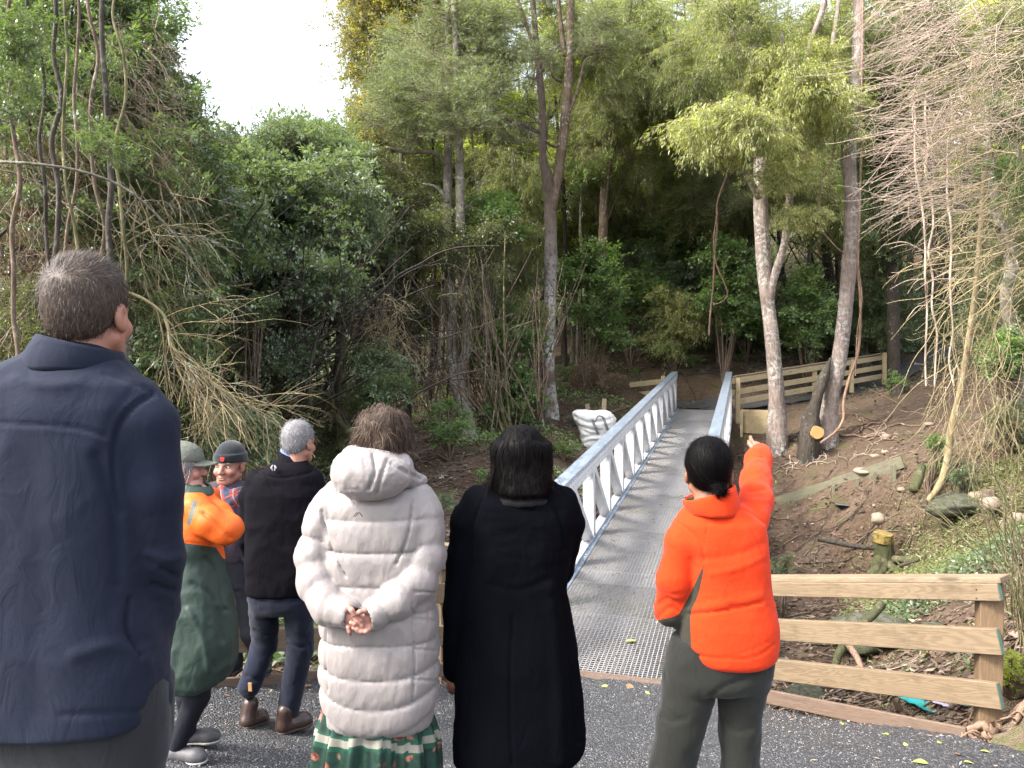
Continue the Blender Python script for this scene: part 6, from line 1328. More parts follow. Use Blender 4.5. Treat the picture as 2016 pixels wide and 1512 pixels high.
# roots over the bank
def roots(label, px, py, n, L, rad, seed, bark='brown', sx=60, sy=25):
    p, Z = hit(px, py); g = root('roots', p, label, 'roots'); r = np.random.default_rng(seed); out = []
    for k in range(n):
        s = p[:2] + r.normal(size=2) * V(sx, sy) / FPX * Z * .5; a = r.uniform(0, 6.28); l = L * r.uniform(.5, 1.4); pts = []
        for i in range(7): a += r.normal() * .5; s = s + V(math.cos(a), math.sin(a)) * l / 7; pts.append(V(s[0], s[1], 0))
        pts = np.array(pts); pts[:, 2] = ground_z(pts[:, 0], pts[:, 1]) + r.uniform(.0, .07, 7); out.append((pts - p, [rad * r.uniform(.6, 1.4), rad * .5]))
    obj('root', thin_mesh('root', out, 5, 3), BARK[bark], g)['kind'] = 'stuff'
roots('curling roots on the bare bank below the reddish tree', 1690, 850, 18, 1.1, .022, 1, 'vine', 110, 40); roots('exposed roots at the foot of the pale side-stemmed tree', 1560, 870, 16, .8, .02, 2, 'dark', 60, 30)
roots('exposed roots in the clay cut above the bridge end', 1380, 725, 12, 1.4, .03, 3, 'dark', 80, 20); roots('fine roots on the bank above the board wall', 1640, 900, 22, .8, .010, 4, 'pinkish', 160, 40)
roots('twisted pale roots on the bank by the bottom right corner', 1960, 1440, 16, .45, .009, 5, 'vine', 70, 30); roots('yellowish broken root lying at the bottom right corner', 1960, 1475, 3, .35, .022, 6, 'vine', 30, 10)
roots('dark sticks in the gully beneath the front fence', 1620, 1350, 34, .8, .008, 7, 'dark', 260, 60); roots('pale sticks in the gully beneath the front fence', 1700, 1330, 34, .7, .009, 8, 'pinkish', 300, 90)
roots('brown sticks on the litter bank left of the bridge', 1000, 960, 22, 1.0, .014, 9, 'brown', 220, 80); roots('dark rooty sticks behind the stump', 1640, 1110, 20, 1.0, .010, 10, 'dark', 260, 40)
for (pts, rd, lab, bk) in ((((1672, 1270, 7.1), (1690, 1300, 6.9), (1700, 1330, 6.8)), .035, 'pale broken stick slanting between middle and bottom rail', 'vine'), (((1665, 1265, 7.4), (1650, 1290, 7.2), (1640, 1325, 7.0)), .05, 'mossy yellow stick behind the bottom rail', 'mossy'), (((1735, 1190, 8.2), (1715, 1215, 8.0), (1690, 1235, 7.8)), .05, 'mossy branch lying against the boulder behind the rails', 'mossy'),
    (((1610, 1060, 11.8), (1680, 1075, 11.6), (1720, 1080, 11.6)), .05, 'charred dark log behind the yellow topped stump', 'dark'), (((1770, 1115, 11.2), (1850, 1130, 11), (1900, 1128, 10.8)), .03, 'dark branch on the green growth right of the stump', 'dark'), (((1240, 800, 19.5), (1215, 808, 19.6), (1190, 815, 19.7)), .05, 'brown stick beside the white bag', 'brown')):
    w = [P(*q) for q in pts]; w = [V(q[0], q[1], max(q[2], gz(q[0], q[1]) + rd * .5)) for q in w]; g = root('fallen_branch', w[-1], lab, 'branch'); obj('stick', thin_mesh('stick', [([q - w[-1] for q in w], [rd, rd * .8, rd * .6])], 7, 4), BARK[bk], g)
# white bulk bag with grey straps and timber offcuts
M_BAG = simple('white_woven_bag', (.52, .52, .51), .6, 0, 60, .06, .2); M_STRAP = simple('grey_strap', (.12, .12, .14), .8)
bz_ = 17.0; bb_ = P(1172, 882, bz_); bb_[2] = gz(bb_[0], bb_[1]); bag = root('bulk_bag', bb_, 'slumped white woven bulk bag with grey straps beside the bridge', 'bag')
sx_ = bz_ / FPX; g = Grid(bb_ + V(-.62, -.55, -.1), bb_ + V(.62, .6, 1.05), .025); h_ = lambda py: P(1172, py, bz_)[2]
xb = lambda px: P(px, 850, bz_)[0]; rw = lambda py, xl, xr, hd: (h_(py), (xb(xl) + xb(xr)) / 2, bb_[1], (xb(xr) - xb(xl)) / 2, hd)
d = loft(g, [rw(888, 1150, 1186, .22), rw(878, 1146, 1194, .30), rw(860, 1144, 1204, .36), rw(840, 1138, 1212, .38), rw(824, 1129, 1212, .38), rw(813, 1127, 1204, .36), rw(808, 1132, 1194, .30)], 3.4, None, .03)
d = smax(d, -ell(g, V(xb(1168), bb_[1], h_(803)), (.30, .3, .10)), .03); v, f = nets(d, g); v = wrinkle(v, f, .02, 2.6, 5, (.7, .7, 1.7)); v = wrinkle(v, f, .006, 11, 6, (.6, .6, 1.6))
v = press(v, f, [([(1130, 820), (1160, 832), (1200, 826)], 3, -.03), ([(1140, 838), (1160, 845), (1185, 848)], 3, -.03), ([(1145, 846), (1165, 855), (1190, 853)], 3, -.025), ([(1148, 862), (1175, 858), (1200, 862)], 3, -.03), ([(1152, 872), (1170, 868), (1190, 872)], 2.5, -.025), ([(1136, 812), (1146, 850), (1150, 880)], 3, .02), ([(1196, 812), (1200, 840)], 3, .02)])
obj('bag', mesh('bag', v - bb_, f), M_BAG, bag)
for (x0, y0, x1, y1) in ((1166, 826, 1178, 856), (1188, 822, 1197, 848)):
    sb2 = [P(x0, y0, bz_ - .47), P((x0 + x1) / 2, (y0 + y1) / 2, bz_ - .50), P(x1, y1, bz_ - .46)]; mb = MB(); 
    for a, b in zip(sb2[:-1], sb2[1:]):
        w_ = V(.03, 0, 0); mb.add([a - w_, a + w_, b + w_, b - w_, a - w_ + V(0, .02, 0), a + w_ + V(0, .02, 0), b + w_ + V(0, .02, 0), b - w_ + V(0, .02, 0)], [(0, 1, 2, 3), (4, 7, 6, 5), (0, 4, 5, 1), (2, 6, 7, 3), (0, 3, 7, 4), (1, 5, 6, 2)])
    me = mb.mesh('strap'); [setattr(q, 'co', Vector(q.co) - Vector(bb_)) for q in me.vertices]; obj('strap', me, M_STRAP, bag)
sl = [P(1166, 826, bz_ - .48), P(1172, 829, bz_ - .5), P(1177, 820, bz_ - .5), P(1182, 819, bz_ - .5), P(1188, 822, bz_ - .48)]; obj('handle', thin_mesh('handle', [([q - bb_ for q in sl], [.015, .015])], 5, 4), M_STRAP, bag)
for (x0, y0, x1, y1, w_, lab, m_) in ((1156, 795, 1160, 812, .10, 'rough reddish board stuck upright behind the white bag', M_SILL), (1190, 785, 1188, 812, .10, 'clean pine board stuck upright behind the white bag', M_PINE_NEW)):
    g = root('timber_offcut', P(x1, y1 + 15, bz_ + .35), lab, 'board'); board('board', P(x1, y1 + 20, bz_ + .35), P(x0, y0, bz_ + .35), .03, w_, m_, g, up=(1, .1, 0))
# litter of people
M_TEAL = simple('teal_packet', (.02, .32, .32), .4); M_FOIL = simple('pale_packet', (.45, .42, .55), .4)
def crumple(px, py, w, d, mat, label, seed, name='wrapper', rz=0):
    p, Z = hit(px, py, 3); r = np.random.default_rng(seed); n = 9; x = np.linspace(-.5, .5, n); X_, Y_ = np.meshgrid(x * w, x * d, indexing='ij'); Zz = fbm(np.stack([X_.ravel() * 9, Y_.ravel() * 9, 0 * X_.ravel() + seed], 1), seed, 3).reshape(n, n) * w * .10
    top = np.stack([X_, Y_, Zz + .02], -1).reshape(-1, 3); bot = top - V(0, 0, .004); idx = np.arange(n * n).reshape(n, n); q = np.stack([idx[:-1, :-1], idx[1:, :-1], idx[1:, 1:], idx[:-1, 1:]], -1).reshape(-1, 4)
    f = np.concatenate([q, q[:, ::-1] + n * n]); obj(name, mesh(name, np.concatenate([top, bot]), f), mat, None, p, (0, .1, rz), None, label, 'litter')
crumple(1822, 1392, .22, .30, M_TEAL, 'crumpled teal packet on the dirt below the bottom rail', 3, rz=.4); crumple(1852, 1388, .12, .2, M_FOIL, 'pale lilac torn flap beside the teal packet', 4, rz=.2); crumple(1900, 1400, .08, .12, M_TEAL, 'small teal scrap left of the fence post', 5)
crumple(1662, 998, .35, .3, simple('grey_plastic', (.10, .12, .15), .4), 'crumpled dark grey plastic on the litter below the board wall', 6, 'plastic_sheet')
# fallen leaves on the asphalt and the deck
M_FRESH = simple('yellow_green_fallen_leaf', (.30, .33, .08), .5, 0, 60, .25); M_BRLEAF = simple('brown_fallen_leaf', (.22, .13, .07), .7, 0, 60, .3)
def leaf_mesh(seed):
    r = np.random.default_rng(seed); n = 7; t_ = np.linspace(0, 1, n); V_ = []; F_ = []
    for i in range(n): w = .30 * math.sin(math.pi * t_[i] ** .8) + .004; V_ += [(t_[i] - .5, w, .10 * w + .10 * math.sin(t_[i] * 3 + seed)), (t_[i] - .5, 0, -.02 + .10 * math.sin(t_[i] * 3 + seed)), (t_[i] - .5, -w, .12 * w + .10 * math.sin(t_[i] * 3 + seed))]
    for i in range(n - 1): a = 3 * i; F_ += [(a, a + 3, a + 4, a + 1), (a + 1, a + 4, a + 5, a + 2)]
    return mesh('fallen_leaf', np.array(V_), F_)
LM = {}
for nm, m_ in (('g', M_FRESH), ('b', M_BRLEAF)):
    LM[nm] = [leaf_mesh(s) for s in range(3)]
    for q in LM[nm]: q.materials.append(m_)
def on_path(px, py):
    for Z in np.arange(2.2, 7, .01):
        p = P(px, py, Z)
        if p[2] < float(path_z(p[0], p[1])[0]): p[2] = float(path_z(p[0], p[1])[0]) + .006; return p
    return None
named = [(416, 1440, 'g', .07, 'yellow green leaf on the asphalt left of the walking man'), (1812, 1504, 'g', .075, 'largest yellow green leaf at the bottom edge of the asphalt'), (1742, 1448, 'g', .05, 'curled yellow green leaf on the asphalt below the bottom rail'), (1657, 1427, 'g', .05, 'thin green leaf on the asphalt close to the timber edging'),
         (1940, 1483, 'g', .05, 'pale green leaf on the dirt by the yellowish root'), (1908, 1504, 'g', .05, 'greenish leaf at the bottom right corner'), (1784, 1470, 'g', .04, 'small yellow leaf between the curled leaf and the bottom edge'), (1850, 1465, 'g', .04, 'small yellow leaf on the asphalt near the fence post'),
         (1555, 1443, 'g', .03, 'tiny yellow leaf right of the orange jumper woman'), (602, 1352, 'b', .08, 'brown leaf beside the left timber edging'), (1895, 1490, 'b', .09, 'dark reddish leaf at the bottom right'), (1240, 1355, 'b', .1, 'brown leaf lying against the bridge sill'), (1275, 1366, 'g', .05, 'yellow green leaf against the bridge sill'), (1190, 1352, 'g', .06, 'grey green leaf against the bridge sill')]
for (x, y, k, s, lab) in named:
    p = on_path(x, y)
    if p is not None: obj('fallen_leaf', random.choice(LM[k]), None, None, p, (random.uniform(-.2, .2), random.uniform(-.2, .2), random.uniform(0, 6.28)), (s, s, s), lab, 'leaf', 'fallen leaves on the asphalt')
p = near_c + bx * .22 + bdir * .62 + bz * .012; obj('fallen_leaf', LM['g'][0], None, None, p, (0, .08, .2), (.1, .1, .1), 'yellow leaf lying on the bridge grating near the sill', 'leaf')
r = np.random.default_rng(77); m = 260; u_ = r.uniform(-.55, .55, m); w_ = r.uniform(.1, BLEN - .1, m); pp_ = near_c + bx * u_[:, None] + bdir * w_[:, None] + bz * .006
v, f = leaves_mesh(pp_, (r.normal(size=m)[:, None] * bx + r.normal(size=m)[:, None] * bdir), np.tile(bz, (m, 1)) + r.normal(size=(m, 3)) * .15, .05 * r.uniform(.3, 1.3, m), .022 * r.uniform(.5, 1.2, m), None)
obj('deck_litter', mesh('deck_litter', v, f, False, {'lr': r.uniform(.2, 1, m)}), M_LITTER, kind='stuff')
# grit and leaf crumbs on the asphalt, loose chips
r = np.random.default_rng(99); n = 5200; Z = 2.6 + 4.2 * r.uniform(0, 1, n); px = r.uniform(250, 2016, n); x = (px - CX) / FPX * Z; dd_ = dist_poly(x, Z, PATH_POLY); k = in_poly(x, Z, PATH_POLY) & (r.uniform(0, 1, n) < np.exp(-dd_ / .25) * .95 + .05); x, y = x[k], Z[k]; m = len(x)
z = path_z(x, y) + .006; pp_ = np.stack([x, y, z], 1); v, f = leaves_mesh(pp_, r.normal(size=(m, 3)) * (1, 1, .15), r.normal(size=(m, 3)) * .3 + V(0, 0, 1), .035 * r.uniform(.3, 1.4, m), .014 * r.uniform(.5, 1.2, m), None)
obj('leaf_crumbs', mesh('leaf_crumbs', v, f, False, {'lr': r.uniform(.3, 1, m)}), M_LITTER, kind='stuff')
n = 9000; Z = 2.6 + 4.0 * r.uniform(0, 1, n) ** .8; px = r.uniform(300, 2016, n); x = (px - CX) / FPX * Z; k = in_poly(x, Z, PATH_POLY); x, y = x[k], Z[k]; m = len(x); z = path_z(x, y) + .003; s = .0045 * r.uniform(.5, 1.6, m); c_ = np.stack([x, y, z], 1)
tet = np.array([(1, 0, 0), (-.5, .87, 0), (-.5, -.87, 0), (0, 0, 1.0)]); a = r.uniform(0, 6.28, m); ca, sa = np.cos(a), np.sin(a); vv = np.stack([np.stack([c_[:, 0] + s * (q[0] * ca - q[1] * sa), c_[:, 1] + s * (q[0] * sa + q[1] * ca), c_[:, 2] + s * q[2]], 1) for q in tet], 1).reshape(-1, 3)
b = np.arange(m) * 4; ff = np.concatenate([np.stack([b, b + 1, b + 3], 1), np.stack([b + 1, b + 2, b + 3], 1), np.stack([b + 2, b, b + 3], 1)]); obj('loose_chippings', mesh('loose_chippings', vv, ff, False), simple('stone_chip', (.16, .16, .165), .7, 0, 900, .8), kind='stuff')
# the dark gravel walkway beyond the bridge
wk = [P(1350, 803, 22.3), P(1385, 801, 22.7), P(1450, 800, 22.6), P(1540, 787, 23.0), P(1640, 768, 24.0), P(1760, 746, 25.4), P(1870, 735, 26.5), P(1960, 728, 27.5)]
c = catmull(wk, 6); t_ = unit(np.gradient(c, axis=0) * V(1, 1, 0)); sd = np.stack([-t_[:, 1], t_[:, 0], 0 * t_[:, 0]], 1); rows_ = []
for u_ in np.linspace(-.75, .75, 6): q = c + sd * u_; q[:, 2] = np.maximum(ground_z(q[:, 0], q[:, 1]), ground_z(c[:, 0], c[:, 1])) + .015; rows_.append(q)
rows_ = np.stack(rows_, 1); gm_ = grid_mesh('far_path', rows_[..., 0], rows_[..., 1], rows_[..., 2]); obj('far_path', gm_, simple('dark_gravel', (.055, .05, .05), .9, 0, 120, .5, .8), kind='structure')
# ================================================================== people
SKIN = m_skin('fair_skin', (0.33, 0.178, 0.125)); SKIN2 = m_skin('pink_skin', (0.343, 0.191, 0.152)); SKIN3 = m_skin('brown_skin', (0.224, 0.119, 0.0759))
def std_limbs(F, sh_l, sh_r, hip_l, hip_r, neck, feet, arms, r=.05, tr=.11):
    """sh/hip/neck as world points, arms: two lists of points, feet: two lists knee, ankle"""
    mid_s = (np.asarray(sh_l) + sh_r) / 2; mid_h = (np.asarray(hip_l) + hip_r) / 2
    out = [([neck, mid_s + V(0, 0, -.03)], [.05, .07]), ([sh_l, sh_r], [r, r]), ([mid_s + V(0, 0, -.08), (mid_s + mid_h) / 2, mid_h], [tr, tr * .9, tr]), ([hip_l, hip_r], [tr * .75, tr * .75])]
    for a in arms: out.append((a, [.042] + [.035] * (len(a) - 2) + [.024]))
    for h, ft in zip((hip_l, hip_r), feet): out.append(([h] + list(ft), [.075, .05, .035][:1 + len(ft)]))
    return out
# ------------------------------------------------------------------ A: near man in the navy jacket
M_NAVY = m_cloth('navy_twill', (.0090, .0125, .0255), .9, 700, .4, .3, .03, .3, .2, (.05, .055, .07))
M_GREYTR = m_cloth('grey_trouser', (0.0149, 0.0154, 0.0178), .85, 500, .3, .2, .1)
M_DARKTR = m_cloth('dark_grey_trouser', (.03, .032, .037), .85, 500, .3, .2, .1)
A = Fig(1.8, 150, 'tall man from behind in a navy jacket at the left edge'); g = A.grid(-180, 420, 640, 1440, -.24, .26, .0072)
tor = loft(g, A.rows([(668, 100, 205, .055, .01), (700, 62, 238, .075, .01), (722, 10, 262, .095, .01), (755, -50, 292, .115), (800, -78, 306, .13), (870, -70, 300, .14), (1000, -66, 298, .145), (1150, -74, 300, .145), (1300, -84, 322, .15), (1408, -90, 326, .155)]), 2.5)
ra = limb(g, *A.pts([(268, 795, 0, .066), (292, 835, 0, .072), (306, 960, .0, .063), (312, 1090, .03, .062), (306, 1190, .07, .056), (288, 1285, .10, .052)]), None, .02)
la = limb(g, *A.pts([(-40, 795, 0, .066), (-72, 835, 0, .072), (-92, 960, 0, .063), (-104, 1090, .03, .062), (-96, 1190, .07, .056), (-80, 1285, .10, .052)]), None, .02)
d = smin(tor, smin(ra, la, .01), .018)
v, f = nets(d, g); v = relax(v, f, 2, .5)
v = wrinkle(v, f, .0045, 5, 3, (1, 1, .6)); v = wrinkle(v, f, .006, 9, 8, (.5, .5, 1.6), lambda q: np.clip((proj(q)[0] - 225) / 60, 0, 1) * np.clip((proj(q)[1] - 980) / 120, 0, 1))
v = press(v, f, [([(-60, 832), (60, 836), (150, 843), (205, 858)], 5, -.005), ([(-60, 838), (60, 842), (150, 849), (205, 868)], 6, .002), ([(300, 775), (262, 800), (232, 842), (222, 905), (228, 960), (240, 1010)], 6, -.008), ([(294, 772), (255, 796), (225, 838), (214, 905), (220, 962)], 5, .003),
    ([(205, 735), (255, 752), (300, 772)], 5, -.003), ([(255, 1180), (250, 1240), (275, 1290)], 5, -.012), ([(320, 1120), (350, 1135), (362, 1130)], 6, -.010), ([(300, 1150), (335, 1162), (360, 1160)], 6, -.010), ([(290, 1090), (330, 1102), (364, 1095)], 8, .006),
    ([(150, 1290), (230, 1270), (290, 1300)], 14, .006), ([(60, 900), (75, 1100), (70, 1400)], 30, -.004), ([(190, 900), (225, 1000), (232, 1150)], 12, -.010), ([(30, 745), (90, 760), (160, 752)], 10, .004), ([(120, 1408), (200, 1405), (290, 1402)], 6, -.004)])
A.add('jacket', v, f, M_NAVY)
cn = A.p(150, 690, .02); v, f = ring_shell(A.p(150, 728, .005), (.114, .100), A.p(168, 676, .008), (.088, .090), 8, 60, .007, None, lambda th: .020 * np.cos(th + math.pi) + .006 * np.sin(-th))
v = press(v, f, []); A.add('collar', v, f, [M_NAVY])
g = A.grid(-140, 400, 1250, 1700, -.22, .26, .014)
hipl, hipr = A.p(30, 1380, 0), A.p(228, 1380, 0)
gr = float(path_z(A.base[0], A.y)[0]); fl_, fr_ = V(A.p(10, 0)[0], A.y + .04, gr + .08), V(A.p(250, 0)[0], A.y - .02, gr + .08); kl, kr = (hipl + fl_) / 2 + V(0, .02, 0), (hipr + fr_) / 2 + V(0, .02, 0)
gt = Grid((A.p(-160, 0)[0], A.y - .24, gr), (A.p(400, 0)[0], A.y + .3, A.p(0, 1240)[2]), .013)
tr = smin(limb(gt, [A.p(45, 1330), kl, fl_], [.125, .090, .075]), limb(gt, [A.p(215, 1320), kr, fr_], [.118, .092, .075]), .02); tr = smin(tr, loft(gt, A.rows([(1300, -40, 290, .12), (1330, -40, 318, .13), (1410, -50, 326, .13), (1500, -50, 318, .12)]), 2.3), .03); tr = smin(tr, cone(gt, A.p(312, 1335, .11), A.p(306, 1440, .09), .040, .042)[0], .03)
tr = smax(tr, (gr + .05) - gt.Z, .01); v, f = nets(tr, gt); v = relax(v, f, 1); v = wrinkle(v, f, .006, 6, 12, (1, 1, .5)); A.add('trousers', v, f, M_GREYTR)
for (x, yy) in ((10, .04), (250, -.02)):
    q = V(A.p(x, 0)[0], A.y + yy, gr); shoe(A, q + V(0, -.09, .005), q + V(.02 if x > 100 else -.02, .19, .005), .1, simple('black_shoe_%d' % x, (.02, .02, .02), .4), M_RUBBER_SHADE)
hc = A.p(186, 614, .03); limbs = std_limbs(A, A.p(-50, 800), A.p(275, 800), hipl, hipr, A.p(175, 700, .02), [[kl, fl_], [kr, fr_]], [[A.p(-60, 830), A.p(-100, 1075, .03), A.p(-80, 1285, .1)], [A.p(285, 830), A.p(315, 1090, .03), A.p(288, 1285, .1)]])
_, o, R, hs = body(A, hc, .99, math.radians(-3), .02, 0, SKIN, limbs)
def hair_cap(F, o, R, hs, thick, cut, mat, h=.0055, name='hair'):
    """scalp shell; cut(L) > 0 where there is no hair"""
    c = hl(o, R, hs, (0, -.01, .14)); g = Grid(c - .16 * hs, c + .17 * hs, h); L = Local(g, o, R, hs)
    d = smin(ell(L, (0, -.016, .152), (.079 + thick, .100 + thick, .092 + thick)), ell(L, (0, -.055, .10), (.060 + thick * .6, .045 + thick * .6, .055)), .03) * hs; d = smax(d, cut(L) * hs, .008); v, f = nets(d, g); v = relax(v, f, 1); return v, f
def loc_p(o, R, hs, p): return (p - o) @ R / hs
M_HBROWN = m_hair('short_brown_hair', (.030, .022, .017), (.088, .064, .050), (.16, .122, .098))
hline = lambda L: np.interp(L.Y, [-.12, -.05, -.02, .005, .02, .055, .075], [.040, .050, .075, .10, .118, .135, .205]).astype(np.float32) - L.Z
cut = hline
v, f = hair_cap(A, o, R, hs, .006, cut, M_HBROWN); n = vnorm(v, f); lv = loc_p(o, R, hs, v); keep = (lv[:, 2] > .05)
def flow_short(p, n): 
    lp = loc_p(o, R, hs, p); top = np.clip((lp[:, 2] - .17) / .05, 0, 1)[:, None]; fw = R @ V(0, 1, .3); dn = R @ V(0, -.15, -1); q = top * fw + (1 - top) * dn; return unit(q - n * (q * n).sum(1)[:, None])
r = np.random.default_rng(1); sv, sf, _ = strands(r, v[keep], n[keep], 12000, .020, .0006, flow_short, .30, 0, .22, 3, .0, lambda p: .7 + 1.1 * np.clip((loc_p(o, R, hs, p)[:, 2] - .17) / .06, 0, 1))
vv, ff = join((v, f), (sv, sf)); A.add('hair', vv, ff, M_HBROWN)
# short grey beard at the jaw
g = Grid(hl(o, R, hs, (0, .04, .03)) - .1, hl(o, R, hs, (0, .04, .03)) + .1, .005); L = Local(g, o, R, hs); d = smax(head_sdf(L) - .003, np.maximum(L.Z - .062, .030 - L.Y + (L.Z * .5)) * hs, .006); v, f = nets(d, g); n = vnorm(v, f)
sv, sf, _ = strands(np.random.default_rng(2), v, n, 2600, .010, .0006, lambda p, nn: np.tile(R @ V(0, .3, -1), (len(p), 1)), .8, 0, .3, 2); v, f = join((v, f), (sv, sf)); A.add('beard', v, f, m_hair('greying_beard', (0.096, 0.072, 0.06), (0.216, 0.186, 0.162)))
# ------------------------------------------------------------------ E: woman in the long cream puffer coat
M_PUFF = NT('cream_puffer_nylon'); _t = M_PUFF; co = _t.coord('Object'); n = _t.noise(co, 8, 4); 
st1 = _t.noise(_t.node('ShaderNodeMapping', i_0=co, i_Scale=(26, 26, 12)).outputs[0], 1, 4, .6, .8); st2 = _t.noise(_t.node('ShaderNodeMapping', i_0=co, i_Scale=(110, 110, 30)).outputs[0], 1, 3, .6, .5)
_t.set(Base_Color=_t.mix(n, (.19, .168, .160), (.24, .214, .205)), Roughness=.40); _t.b.inputs['Specular IOR Level'].default_value = .5; _t.b.inputs['Sheen Weight'].default_value = .15
_t.bump(_t.math('ADD', st1, _t.math('MULTIPLY', st2, .2)), .34, .010); M_PUFF = _t.m
E = Fig(2.9, 748, 'woman from behind in a long cream puffer coat, hands clasped behind her back')
zE = lambda py: E.p(748, py)[2]
seams = sorted([zE(q) for q in (955, 1013, 1073, 1137, 1191, 1247, 1311, 1366, 1418)])
def puffz(amp, ss, pw=.45):
    ss = np.array(ss)
    def fn(z):
        i = np.clip(np.searchsorted(ss, z) - 1, 0, len(ss) - 2); t = np.clip((z - ss[i]) / (ss[i + 1] - ss[i]), 0, 1); return (amp * (np.abs(np.sin(math.pi * t)) ** pw - .6)).astype(np.float32)
    return fn
g = E.grid(565, 890, 870, 1435, -.25, .25, .0068)
rowsE = [(945, 700, 790, .07, 0), (960, 672, 822, .085, 0), (985, 650, 842, .11), (1020, 640, 852, .125), (1075, 640, 848, .13), (1130, 645, 845, .13), (1190, 637, 858, .135), (1250, 636, 861, .145), (1310, 634, 862, .15), (1366, 637, 861, .15), (1400, 638, 860, .15), (1424, 640, 858, .145)]
hx = np.abs((g.X - E.p(748, 0)[0]) / .215); zw = g.Z - .085 * np.minimum(hx, 1.1) ** 2.2 * np.clip((zE(1250) - g.Z) / (zE(1250) - zE(1390)), 0, 1)
tor = loft(g, E.rows(rowsE), 2.6, lambda z: puffz(.014, seams, .32)(zw), .03)
# tor = smax(tor, (E.p(748, 1417)[2] + .085 * hx ** 2.2) - g.Z, .015)
pf = lambda s: (.018 * (np.abs(np.sin(math.pi * s / .098 + .6)) ** .38 - .55)).astype(np.float32)
la = limb(g, *E.pts([(672, 975, 0, .062), (645, 1010, -.005, .070), (622, 1095, -.03, .066), (628, 1150, -.07, .066), (652, 1195, -.125, .058), (683, 1205, -.16, .044)]), pf, .02)
ra = limb(g, *E.pts([(822, 980, 0, .062), (836, 1015, -.005, .070), (838, 1090, -.03, .068), (822, 1140, -.07, .068), (782, 1180, -.13, .058), (738, 1208, -.165, .046)]), pf, .02)
d = smin(tor, smin(la, ra, .005), .007)
d = smax(d, -cone(g, E.p(683, 1205, -.16), E.p(700, 1216, -.19), .030, .034)[0], .006); d = smax(d, -cone(g, E.p(738, 1208, -.165), E.p(718, 1216, -.19), .032, .036)[0], .006)
# the hood hanging down the back
v, f = nets(d, g); v = relax(v, f, 1, .5)
v = wrinkle(v, f, .0035, 16, 31, (.9, .9, .6)); v = wrinkle(v, f, .0024, 34, 33, (1, 1, .35), lambda q: .3 + .7 * np.exp(-(np.min(np.abs(q[:, 2][:, None] - np.array(seams)[None]), axis=1) / .016) ** 2))
v = press(v, f, [([(633, 1005), (640, 1040), (655, 1090), (680, 1135)], 2.2, -.012), ([(812, 985), (810, 1020), (800, 1065), (780, 1110)], 2.2, -.012), ([(812, 1190), (815, 1250), (816, 1320), (812, 1385)], 1.8, -.008), ([(642, 1240), (640, 1300), (645, 1360)], 1.8, -.007)] +
   [([(816, y), (862, y + 3)], 2, -.008) for y in (1165, 1219, 1278, 1338)])
coat = E.add('puffer_coat', v, f, M_PUFF)
g = E.grid(640, 850, 865, 1005, -.26, .16, .006)
hd = ell(g, E.p(732, 935, -.115), (.135, .085, .090)); hd = smin(hd, ell(g, E.p(705, 925, -.12), (.085, .07, .085)), .03); hd = smin(hd, cone(g, E.p(760, 925, -.10), E.p(826, 945, -.0), .060, .030)[0], .035); hd = smin(hd, cone(g, E.p(690, 915, -.08), E.p(672, 935, -.0), .05, .035)[0], .03)
hd = smin(hd, cone(g, E.p(705, 897, -.045), E.p(790, 915, -.045), .048, .048)[0], .025); hd = smax(hd, -ell(g, E.p(755, 870, .01), (.088, .085, .105)), .02)
v, f = nets(hd, g); v = relax(v, f, 1); v = wrinkle(v, f, .006, 13, 41, (1, 1, .7)); v = wrinkle(v, f, .0018, 45, 42)
v = press(v, f, [([(735, 895), (738, 930), (725, 965)], 3, -.012), ([(763, 905), (752, 935), (742, 972)], 3, -.010), ([(770, 912), (800, 930), (828, 942)], 4, -.008), ([(665, 900), (690, 892), (720, 893)], 3, -.006)])
E.add('hood', v, f, M_PUFF)
# twin peak mark on the back
mk = MB(); 
for pl in (((697, 1015), (704.5, 1007), (708, 1011)), ((701, 1015), (709, 1006), (716, 1015))):
    mk.tube([E.p(x, y, -.152) for x, y in pl], .0021, 5)
me = mk.mesh('logo'); 
for vv in me.vertices: vv.co = Vector(vv.co) - Vector(E.base)
obj('logo', me, simple('black_print', (.015, .015, .015), .6), E.root)
# hands
def hand_grid(c, R_, h=.0028): return Grid(np.asarray(c) - R_, np.asarray(c) + R_, h)
gh = hand_grid(E.p(703, 1217, -.185), V(.105, .07, .085)); q = lambda x, y, dd=0: E.p(x, y, -.185 + dd)
# left hand (picture left): palm to camera, fingers reach right and down holding the other hand
dl = smin(cone(gh, q(674, 1204, .015), q(688, 1212, .01), .022, .026)[0], cone(gh, q(688, 1212, .01), q(703, 1222, .01), .026, .022)[0], .012)
fL = []
for (a, b, c2, e, rr_) in (((690, 1205), (703, 1211), (712, 1219), (717, 1228), .0095), ((694, 1213), (705, 1222), (713, 1231), (719, 1240), .0098), ((690, 1221), (699, 1231), (706, 1239), (713, 1245), .0094), ((683, 1224), (687, 1234), (689, 1242), (690, 1247), .0084)):
    l_ = limb(gh, [q(*a), q(*b, -.012), q(*c2, -.014), q(*e, -.006)], [rr_, rr_ * .96, rr_ * .9, rr_ * .78], None, .003); dl = smin(dl, l_, .005)
dl = smin(dl, limb(gh, [q(682, 1199), q(688, 1193, -.02), q(694, 1200, -.03), q(698, 1209, -.032)], [.012, .0105, .0098, .008], None, .004), .007)
dr = smin(cone(gh, q(738, 1208, .02), q(724, 1214, .018), .024, .026)[0], cone(gh, q(724, 1214, .018), q(712, 1222, .02), .026, .022)[0], .012)
